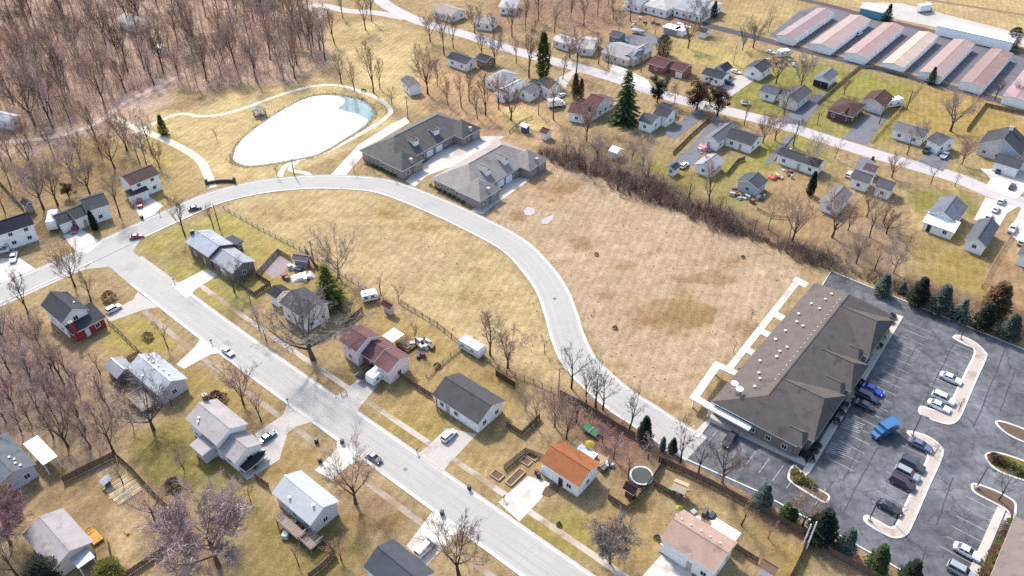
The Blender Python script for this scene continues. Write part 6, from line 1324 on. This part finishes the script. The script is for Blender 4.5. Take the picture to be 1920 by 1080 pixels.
# ------------------------------------------------------------------ fences
FM = {}
def fencemesh(style, h, m):
    k = (style, h, m.name)
    if k not in FM:
        p = MB(); L = 2.4
        if style == 'board':
            n = 10
            for i in range(n): p.box(-L / 2 + (i + .5) * L / n, .03 * (i % 2), .06, L / n - .02, .03, h - .1 + .04 * (i % 3))
            p.box(0, .06, .3, L, .05, .09); p.box(0, .06, h - .45, L, .05, .09)
        elif style == 'rail':
            for z in (.35, .75, 1.1): p.box(0, 0, z * h / 1.2, L, .06, .12)
        else:
            p.box(0, 0, h - .04, L, .04, .04); p.box(0, 0, .1, L, .03, .03)
            for i in range(13): p.box(-L / 2 + i * L / 12, 0, .1, .015, .015, h - .12)
            for i in range(5): p.box(0, .004, .25 + i * (h - .35) / 5, L, .012, .012)
        q = MB(); q.box(0, 0, 0, .12, .12, h + .1); FM[k] = (p.mesh('fence_panel', m), q.mesh('post', m))
    return FM[k]
def fence(pts, h, style, m, label):
    P = [U(*p) for p in pts]; r = thing('fence', label, 'fence', (P[0].x, P[0].y, 0)); pm, qm = fencemesh(style, h, m); o = P[0]
    for a, b in zip(P, P[1:]):
        d = b - a; L = d.length; n = max(1, round(L / 2.4)); ang = math.atan2(d.y, d.x)
        for i in range(n):
            c = a + d * (i + .5) / n; link('fence_panel', pm, r, (c.x - o.x, c.y - o.y, 0), ang, (L / n / 2.4, 1, 1))
            c = a + d * i / n; link('post', qm, r, (c.x - o.x, c.y - o.y, 0), ang)
    link('post', qm, r, (P[-1].x - o.x, P[-1].y - o.y, 0), 0)
wire = plain('galvanised_wire', (0.3, 0.28, 0.26), .5)
def fences():
    F = fence; w1, w2, w3 = woodbrown, woodgrey, woodtan
    F([(420, 392), (495, 434), (585, 480), (660, 528), (712, 560)], 1.2, 'wire', wire, 'wire fence between the corner lawn and the meadow')
    F([(752, 570), (820, 612), (860, 644)], 1.3, 'rail', w1, 'rail fence along the meadow behind red-roofed shed')
    F([(905, 672), (950, 700), (1000, 718), (1050, 742)], 1.3, 'rail', w3, 'pale rail fence right of the fence camper')
    F([(1050, 742), (1100, 768), (1150, 800), (1190, 822)], 1.7, 'board', w1, 'brown board fence above the green table')
    F([(1235, 866), (1330, 910), (1420, 958), (1510, 1008)], 1.8, 'board', w1, 'long board fence along the car park tree strip')
    F([(1512, 1012), (1500, 1045), (1480, 1085)], 1.8, 'board', w1, 'board fence running down from the utility poles'); F([(1514, 1012), (1570, 1048), (1640, 1085)], 1.8, 'board', w1, 'board fence continuing right of the utility poles')
    F([(1240, 860), (1236, 880), (1220, 905), (1190, 945), (1174, 958), (1140, 936)], 1.6, 'board', w1, 'fence round the trampoline yard'); F([(1226, 912), (1262, 932), (1274, 940)], 1.6, 'board', w1, 'short fence left of the wooden playset'); F([(1378, 1030), (1420, 1056)], 1.6, 'board', w1, 'fence between tan roofed house and its shed')
    F([(650, 738), (640, 742)], 1.0, 'rail', w3, 'short rail at maroon house drive'); F([(748, 706), (780, 728), (812, 748)], 1.6, 'board', w1, 'board fence between maroon and charcoal roofed houses'); F([(648, 612), (680, 585)], 1.6, 'board', brick(150, 84, 78) and w1, 'board fence at the upper corner of the maroon house')
    F([(930, 705), (966, 728)], 1.8, 'board', surf('dark_wood', C(92, 66, 54), .9, .3, 1, 8), 'dark board screen behind the charcoal roofed house'); F([(950, 800), (978, 818), (1012, 785)], 1.6, 'board', w1, 'board fence corner right of the charcoal roofed house')
    F([(800, 708), (845, 668), (866, 652)], 1.0, 'rail', w3, 'low rail across the yard left of charcoal roofed house')
    F([(945, 880), (985, 848), (1020, 862)], 1.5, 'board', w3, 'tan fence at the side of the orange roofed house')
    F([(480, 520), (522, 474), (546, 488)], 1.4, 'board', w3, 'pale board fence round the gravel yard'); F([(480, 518), (508, 536), (478, 556), (444, 530)], 1.4, 'board', w1, 'dark fence behind the corner house garage'); F([(572, 470), (590, 500), (612, 520), (634, 530)], 1.6, 'board', w1, 'board fence behind the cluttered yard')
    F([(204, 606), (222, 622), (245, 646), (268, 668)], 1.2, 'rail', w1, 'fence running below the brick winged house'); F([(240, 676), (262, 664)], 1.2, 'board', w3, 'short pale fence by barrel-roofed shed')
    F([(220, 858), (250, 885), (300, 940), (340, 976)], 1.5, 'board', w1, 'board fence above the plank patio'); F([(120, 905), (170, 880), (215, 858)], 1.7, 'board', w1, 'dark fence between the two bottom left yards'); F([(205, 1022), (212, 1060), (240, 1080), (300, 1040), (348, 1002)], 1.4, 'board', w1, 'fence round the bare soil yard')
    F([(480, 898), (505, 916)], 1.6, 'board', w1, 'fence left of the shiny metal roof'); F([(605, 1020), (630, 1042), (600, 1070), (580, 1085)], 1.6, 'board', w1, 'fence below the raised back deck')
    F([(1362, 330), (1382, 305), (1396, 300)], 1.3, 'board', w1, 'fence between pale garage and junk garage'); F([(1420, 395), (1445, 408), (1480, 412)], .9, 'rail', w1, 'curved low edging in the junk yard')
    F([(1532, 196), (1548, 182), (1575, 158), (1610, 128)], 1.2, 'board', w3, 'pale fence right of the two door garage'); F([(1632, 268), (1660, 236), (1690, 205), (1726, 160)], 1.2, 'rail', w3, 'long pale fence line across the green lawn'); F([(1812, 246), (1846, 200), (1900, 212), (1930, 218)], 1.4, 'board', w1, 'fence round the lawn behind large dark roofed house'); F([(1840, 540), (1860, 500), (1885, 460), (1908, 425)], 1.2, 'wire', wire, 'wire fence down the lawn at the right edge')
    F([(1610, 128), (1640, 128), (1700, 144), (1730, 158)], 1.2, 'board', w2, 'grey fence along the railway above the green lawn'); F([(1262, 290), (1300, 252), (1330, 226)], 1.2, 'board', w1, 'dark fence beside the long asphalt drive'); F([(1450, 302), (1475, 270), (1492, 250)], .6, 'rail', w3, 'low edging beside the grey driveway')
    F([(955, 250), (975, 232), (998, 222)], 1.0, 'rail', w1, 'rail fence on straw lawn by the blue shed'); F([(1270, 376), (1300, 388), (1330, 398)], .9, 'rail', w2, 'pale rail at the thicket side of green lawn')
    F([(0, 345), (20, 368), (45, 395)], 1.6, 'board', w1, 'brown fence at the left edge by the dark garden shed')
fences()
# ------------------------------------------------------------------ poles and lamps
def lamp(px, h, label, m=None, group='car park lamp posts'):
    p = U(*px); r = thing('lamp_post', label, 'lamp post', (p.x, p.y, 0), G0, group); b = MB(); b.cyl(0, 0, 0, .3, .7, 10); link('base', b.mesh('base', kerbmat), r)
    q = MB(); q.cyl(0, 0, .7, .11, h - .7, 8, .07); link('pole', q.mesh('pole', m or darkmetal), r); a = MB(); a.box(.5, 0, h - .12, 1.0, .1, .1); a.box(1.1, 0, h - .2, .7, .36, .16); link('lamp_head', a.mesh('lamp_head', darkmetal), r)
lamp((1629, 976), 6, 'lamp post on the lower island end'); lamp((1830, 915), 6, 'lamp post on the island at right near leafless tree'); lamp((1710, 817), 6, 'lamp post on the upper tip of the lower island'); lamp((1800, 636), 6, 'lamp post on the tip of the upper island')
def pole(px, h, m, label, cross=True):
    p = U(*px); r = thing('utility_pole', label, 'utility pole', (p.x, p.y, 0), G0); q = MB(); q.cyl(0, 0, 0, .16, h, 8, .1); link('pole', q.mesh('pole', m), r)
    if cross:
        c = MB(); c.box(0, 0, h - .9, 2.2, .12, .14)
        for s in (-.9, -.4, .4, .9): c.cyl(s, 0, h - .76, .05, .18, 6)
        link('crossarm', c.mesh('crossarm', m), r)
pole((1512, 1028), 7.5, plain('white_pole', (.75, .73, .7), .6), 'tall white pole at the fence corner below the car park', False); pole((1507, 1019), 5.5, plain('white_pole', (.75, .73, .7), .6), 'shorter white pole beside the tall white pole', False)
pole((1047, 742), 8, woodtan, 'pale wooden pole at the board fence corner'); pole((820, 770), 6, woodgrey, 'grey pole beside the long street sidewalk', False); pole((1410, 452), 7, woodbrown, 'wooden pole in the thicket'); pole((590, 500), 8, woodbrown, 'slim wooden pole behind cluttered yard'); pole((412, 430), 8, woodbrown, 'wooden pole behind the corner house', False); pole((552, 330), 7, darkmetal, 'thin dark pole by the park path', False); pole((765, 222), 8, woodbrown, 'brown pole behind the dark roofed fourplex'); pole((1487, 275), 9, woodgrey, 'grey utility pole at the back street'); pole((1700, 205), 7, woodbrown, 'pole in the pale fence line')
# ------------------------------------------------------------------ yard things
def trampoline(px, r_, label):
    p = U(*px); r = thing('trampoline', label, 'trampoline', (p.x, p.y, 0)); f = MB(); n = 28
    for i in range(n):
        a, b = 2 * math.pi * i / n, 2 * math.pi * (i + 1) / n
        f.add([(q * math.cos(t), q * math.sin(t), z) for q, z in ((r_, .9), (r_ * .86, .92)) for t in (a, b)], [(0, 1, 3, 2)]); f.add([(r_ * math.cos(t), r_ * math.sin(t), z) for z in (.78, .9) for t in (a, b)], [(0, 1, 3, 2)])
    link('pad', f.mesh('pad', plain('pad_grey', (.5, .5, .47), .6)), r); m = MB(); m.poly([(r_ * .87 * math.cos(2 * math.pi * i / n), r_ * .87 * math.sin(2 * math.pi * i / n)) for i in range(n)], .86, .89); link('mat', m.mesh('mat', plain('mat_black', (.03, .035, .035), .5)), r)
    for i in range(6):
        g = MB(); g.cyl(r_ * .95 * math.cos(i * math.pi / 3), r_ * .95 * math.sin(i * math.pi / 3), 0, .04, .8, 6); link('leg', g.mesh('leg', chrome), r)
trampoline((1202, 897), 2.2, 'round black trampoline with pale rim beside dark shed'); trampoline((1397, 196), 1.6, 'round white rimmed trampoline on green lawn'); 
def umbrella(px, r_, col, label):
    p = U(*px); r = thing('patio_umbrella', label, 'umbrella', (p.x, p.y, 0)); c = MB(); n = 8
    c.add([(r_ * math.cos(2 * math.pi * i / n), r_ * math.sin(2 * math.pi * i / n), 2.1) for i in range(n)] + [(0, 0, 2.65)], [(i, (i + 1) % n, n) for i in range(n)]); c.add([(r_ * math.cos(2 * math.pi * i / n), r_ * math.sin(2 * math.pi * i / n), 2.0) for i in range(n)] + [(r_ * math.cos(2 * math.pi * i / n), r_ * math.sin(2 * math.pi * i / n), 2.1) for i in range(n)], [(i, (i + 1) % n, n + (i + 1) % n, n + i) for i in range(n)])
    link('canopy', c.mesh('canopy', plain('canvas_' + str(int(col[0])), C(*col), .8)), r); q = MB(); q.cyl(0, 0, 0, .04, 2.6, 6); q.cyl(0, 0, 0, .3, .1, 10); link('pole', q.mesh('pole', chrome), r)
umbrella((1104, 846), 1.0, (206, 188, 60), 'yellow patio umbrella behind the orange roofed house'); umbrella((1270, 966), .6, (176, 184, 70), 'lime umbrella beside the tan roofed house')
def hottub():
    p = U(1098, 858); r = thing('hot_tub', 'white covered hot tub on the orange roofed house deck', 'hot tub', (p.x, p.y, .6), G0); b = MB(); b.box(0, 0, 0, 4.0, 2.2, .8); link('cabinet', b.mesh('cabinet', plain('tub_cabinet', (.25, .22, .2), .6)), r); c = MB(); c.box(-1.0, 0, .8, 1.98, 2.3, .12, 0, .97, .97); c.box(1.0, 0, .8, 1.98, 2.3, .12, 0, .97, .97); link('cover', c.mesh('cover', white), r)
hottub()
def tabletennis():
    p = U(1108, 811); r = thing('table_tennis_table', 'green table tennis table on leaf-strewn yard', 'table', (p.x, p.y, 0), G0); gm = plain('table_green', C(20, 120, 70), .5)
    for s in (-1, 1):
        t = MB(); t.box(s * .86, 0, .72, 1.7, 1.9, .06); link('table_top', t.mesh('table_top', gm), r)
        for q in (-1, 1): g = MB(); g.box(s * 1.2, q * .7, 0, .07, .07, .72); link('leg', g.mesh('leg', darkmetal), r)
    n = MB(); n.box(0, 0, .78, .03, 2.0, .16); link('net', n.mesh('net', white), r)
tabletennis()
def playset(px, label):
    p = U(*px); r = thing('playset', label, 'playset', (p.x, p.y, 0), G0 + R(10))
    for sx in (-.9, .9):
        for sy in (-.9, .9): q = MB(); q.box(sx, sy, 0, .14, .14, 2.6); link('post', q.mesh('post', woodbrown), r)
    f = MB(); f.box(0, 0, 1.3, 2.0, 2.0, .1)
    for s in (-1, 1): f.box(s * .95, 0, 1.6, .06, 1.9, .5)
    link('platform', f.mesh('platform', woodbrown), r); link('roof', mk_roof(2.6, 2.6, 2.6, .8, 'gable', surf('playset_canvas', C(222, 196, 164), .8, .1, 1, 5)), r)
    b = MB(); b.box(1.9, .2, 2.3, 3.0, .12, .14, R(30)); link('swing_beam', b.mesh('swing_beam', woodtan), r); s = MB(); s.add([(-1, -.4, 1.3), (-1, .4, 1.3), (-2.8, .4, .1), (-2.8, -.4, .1)], [(0, 1, 2, 3)]); link('slide', s.mesh('slide', plain('slide_green', (.1, .25, .1), .4)), r)
playset((1272, 930), 'wooden playset with tan roof near the long fence')
def bench(px, deg, label, L=2.0):
    p = U(*px); r = thing('bench', label, 'bench', (p.x, p.y, 0), R(deg)); s = MB(); s.box(0, 0, .42, L, .45, .06); link('seat', s.mesh('seat', darkmetal), r); b = MB(); b.box(0, .22, .55, L, .06, .45); link('backrest', b.mesh('backrest', darkmetal), r)
    for q in (-.4, .4): l = MB(); l.box(L * q, 0, 0, .08, .4, .42); link('leg', l.mesh('leg', darkmetal), r)
bench((682, 172), -20, 'dark bench on the bank above the pond')
def gazebo():
    p = U(487, 215); r = thing('gazebo', 'small gazebo with pale roof on the pond path', 'gazebo', (p.x, p.y, 0)); n = 6; c = MB()
    c.add([(2.4 * math.cos(2 * math.pi * i / n), 2.4 * math.sin(2 * math.pi * i / n), 2.4) for i in range(n)] + [(0, 0, 3.5)], [(i, (i + 1) % n, n) for i in range(n)]); c.cyl(0, 0, 2.3, 2.4, .1, 6); link('roof', c.mesh('roof', shingle(196, 190, 176)), r)
    for i in range(n): q = MB(); q.box(2.1 * math.cos(2 * math.pi * i / n), 2.1 * math.sin(2 * math.pi * i / n), 0, .16, .16, 2.35); link('post', q.mesh('post', darkmetal), r)
    f = MB(); f.cyl(0, 0, 0, 2.3, .2, 6); link('floor', f.mesh('floor', woodgrey), r)
gazebo()
def entry_sign():
    p = U(415, 342); r = thing('entrance_wall', 'low dark curved entrance wall beside the curving street', 'wall', (p.x, p.y, 0), R(8)); b = MB()
    for i in range(8): a = -.5 + i / 7; b.box(a * 7, -1.2 * a * a * 2, 0, 1.06, .4, .9, -a * .7)
    link('wall_face', b.mesh('wall_face', brick(90, 74, 66)), r)
    for s in (-1, 1): q = MB(); q.box(s * 3.9, -.7, 0, .7, .7, 1.5); q.box(s * 3.9, -.7, 1.5, .85, .85, .12); link('pillar', q.mesh('pillar', brick(96, 80, 70)), r)
entry_sign()
def bin_(px, rgb, label, group=None):
    p = U(*px); r = thing('wheelie_bin', label, 'bin', (p.x, p.y, 0.04), rng.uniform(0, 6), group); b = MB(); b.box(0, 0, .06, .5, .55, .95, 0, 1.18, 1.18); link('body', b.mesh('body', plain('bin_' + str(rgb[0]), C(*rgb), .5)), r); c = MB(); c.box(0, 0, 1.0, .64, .7, .08, 0, .9, .9); link('lid', c.mesh('lid', plain('bin_' + str(rgb[0]), C(*rgb), .5)), r)
    for s in (-1, 1): w_ = MB(); w_.box(s * .25, .3, 0, .08, .2, .2); link('wheel', w_.mesh('wheel', black), r)
bin_((594, 830), (44, 46, 50), 'dark bin at kerb left of metal roofed house drive'); bin_((642, 831), (40, 42, 46), 'black bin at the street end of metal roofed house drive'); bin_((600, 866), (50, 52, 54), 'dark bin beside metal roofed house'); bin_((829, 965), (44, 46, 50), 'dark bin at the bottom driveway apron'); bin_((1010, 894), (50, 50, 54), 'dark bin at the orange roofed house garage'); bin_((1006, 888), (160, 50, 44), 'red bin at the orange roofed house garage'); bin_((267, 411), (40, 40, 44), 'dark bin at the curb below the red car'); bin_((880, 918), (44, 46, 50), 'dark bin on the kerb strip right of the street'); bin_((1636, 300), (44, 46, 50), 'dark bin at the back street kerb')
def junk(px, n, rad, label, seed):
    """a cluttered heap: each crate is its own object in one group"""
    rd = random.Random(seed); p = U(*px); cols = ((238, 238, 236), (200, 196, 190), (120, 112, 106), (70, 84, 110), (236, 236, 230), (150, 110, 84), (150, 84, 74))
    for i in range(n):
        q = MB(); a = rd.uniform(0, 6.28); r_ = rad * math.sqrt(rd.random()); lx, ly, lz = rd.uniform(.6, 2.0), rd.uniform(.5, 1.2), rd.uniform(.3, 1.1); q.box(0, 0, 0, lx, ly, lz, 0, rd.uniform(.8, 1), rd.uniform(.8, 1)); q.box(0, 0, lz, lx * .9, ly * .9, .06)
        o = link('crate', q.mesh('crate', plain('junk_%d' % (i % 7), C(*cols[i % 7]), .7)), None, (p.x + r_ * math.cos(a), p.y + r_ * math.sin(a), .01), rd.uniform(0, 3.1)); tag(o, ('white', 'cream', 'brown', 'blue', 'pale', 'wooden', 'red')[i % 7] + ' ' + label, 'crate', label)
junk((785, 655), 16, 3.2, 'stored box in the clutter behind the maroon roofs', 1); junk((1402, 366), 18, 4.5, 'stored box in front of the junk garage', 2); junk((560, 512), 12, 3.6, 'box among the cluttered yard tarps', 3); junk((1445, 118), 14, 6, 'scrap piece beside the railway strip', 4); junk((550, 995), 7, 1.6, 'furniture piece on the raised back deck', 5); junk((1318, 978), 8, 2.4, 'patio item behind the tan roofed house', 6); junk((1140, 876), 6, 1.3, 'garden item at the orange house corner', 7); junk((1470, 330), 8, 3.0, 'pale item behind the long white ranch', 8); junk((1210, 48), 10, 8, 'scrap piece in the yard at top centre', 9); junk((1500, 122), 8, 5, 'pallet by the storage yard fence', 10); junk((1320, 284), 5, 1.8, 'item under the pink canopy', 11)
def tarp(px, lx, ly, rgb, label, h=.7, deg=0):
    p = U(*px); rd = random.Random(int(px[0])); mb = MB(); n = 8
    vs = [(-lx / 2 + lx * i / n, -ly / 2 + ly * j / n, (h * (.55 + .45 * rd.random()) if 0 < i < n and 0 < j < n else .02)) for j in range(n + 1) for i in range(n + 1)]
    mb.add(vs, [(j * (n + 1) + i, j * (n + 1) + i + 1, (j + 1) * (n + 1) + i + 1, (j + 1) * (n + 1) + i) for j in range(n) for i in range(n)])
    o = link('tarpaulin', mb.mesh('tarpaulin', plain('tarp_%d' % rgb[1], C(*rgb), .6), True), None, (p.x, p.y, 0.01), G0 + R(deg)); tag(o, label, 'tarpaulin')
tarp((568, 520), 5.5, 3.0, (244, 244, 240), 'white tarpaulin in the cluttered yard', .9, 60); tarp((562, 500), 4.5, 1.8, (236, 238, 240), 'long white sheet below the mauve-grey shed', .8, 60); tarp((1424, 338), 2.6, 2.0, (188, 50, 66), 'red tarpaulin beside the junk garage', .9); tarp((1448, 335), 2.6, 2.0, (226, 100, 76), 'orange tarpaulin beside the junk garage', .9); tarp((1318, 280), 3.4, 2.6, (232, 168, 170), 'pink canopy below the L shaped ranch', 1.6)
tarp((238, 1000), 1.2, .6, (206, 160, 80), 'brown log on the bare soil yard', .4)
# bare concrete pads left in the right meadow
def padthing(pts, m, name='concrete_pad'):
    mb = MB(); mb.poly([U(*p) for p in pts], -.02, .09); struct(name, mb, m)
padgrey = surf('pad_concrete', C(206, 198, 198), .9, .1, .5, 4)
padthing([(982, 394), (990, 388), (1002, 392), (1003, 400), (994, 405), (984, 403)], padgrey); padthing([(1015, 413), (1026, 407), (1040, 402), (1036, 412), (1026, 421), (1015, 420)], padgrey)
# plank patio and gravel yard
pp = thing('plank_patio', 'square patio of loose planks in the bottom left yard', 'patio', (U(232, 918).x, U(232, 918).y, 0))
c, ang, e, n, L, W = rectframe((188, 922), (223, 950), (238, 886), 0)
rd = random.Random(9); k = int(L / .42)
for i in range(k):
    q = MB(); q.box(0, 0, .01 + .02 * rd.random(), .36, W * rd.uniform(.82, 1.0), .06); x = -L / 2 + (i + .5) * L / k
    link('plank', q.mesh('plank', surf('patio_plank_%d' % (i % 3), C(*((222, 200, 158), (206, 180, 136), (234, 216, 182))[i % 3]), .9, .2, 2, 9)), pp, (c.x - pp.location.x + e.x * x, c.y - pp.location.y + e.y * x, 0), ang + rd.uniform(-.03, .03))
pad('gravel_yard', [(482, 500), (521, 476), (546, 490), (532, 512), (512, 522)], surf('yard_gravel', C(176, 160, 160), .95, .2, .5, 4), 0.012)
pad('flower_bed', [(1015, 928), (1022, 914), (1038, 906), (1050, 912), (1048, 922), (1030, 932)], grassbed, 0.05)

def mailbox(px, label):
    p = U(*px); r = thing('mailbox', label, 'mailbox', (p.x, p.y, 0), G0, 'kerbside mailboxes'); q = MB(); q.box(0, 0, 0, .1, .1, 1.05); link('post', q.mesh('post', woodbrown), r); b = MB(); b.box(0, 0, 1.05, .25, .5, .18); b.box(0, 0, 1.23, .25, .5, .1, 0, .5, 1); link('box', b.mesh('box', darkmetal), r)
for q, l in (((327, 530), 'mailbox by the corner house drive'), ((397, 645), 'mailbox at the pale blue-grey roofed house drive'), ((540, 756), 'mailbox at the mottled grey roofed house drive'), ((782, 850), 'mailbox at the charcoal roofed house drive'), ((687, 865), 'mailbox right of metal roofed house drive'), ((945, 938), 'mailbox at the orange roofed house drive'), ((1588, 296), 'mailbox on the back street verge'), ((300, 404), 'mailbox below brown roofed house')): mailbox(q, l)
# shallow drain covers in the street
for i, q in enumerate(((470, 668), (760, 880), (640, 352), (1040, 560))):
    p = U(*q); mb = MB(); mb.cyl(p.x, p.y, 0.0, .42, .028, 14); struct('manhole_cover', mb, darkmetal)

def raisedbed(px, lx, ly, label, deg=0):
    p = U(*px); r = thing('raised_bed', label, 'garden bed', (p.x, p.y, 0), G0 + R(deg), 'timber garden beds')
    for cx, cy, a, b in ((0, -ly / 2, lx, .14), (0, ly / 2, lx, .14), (-lx / 2, 0, .14, ly), (lx / 2, 0, .14, ly)): q = MB(); q.box(cx, cy, 0, a + .1, b, .35 if a > b else .33); link('plank', q.mesh('plank', woodtan), r)
    f = MB(); f.box(0, 0, 0, lx - .1, ly - .1, .22); link('soil', f.mesh('soil', grassbed), r)
raisedbed((966, 896), 1.4, 4.2, 'long timber garden bed beside the orange house drive'); raisedbed((986, 866), 2.0, 1.4, 'square timber bed at the orange house corner'); raisedbed((932, 892), 2.2, 1.6, 'odd timber bed on the lawn left of the orange house'); raisedbed((998, 856), 2.2, 1.4, 'timber bed against the tan fence')
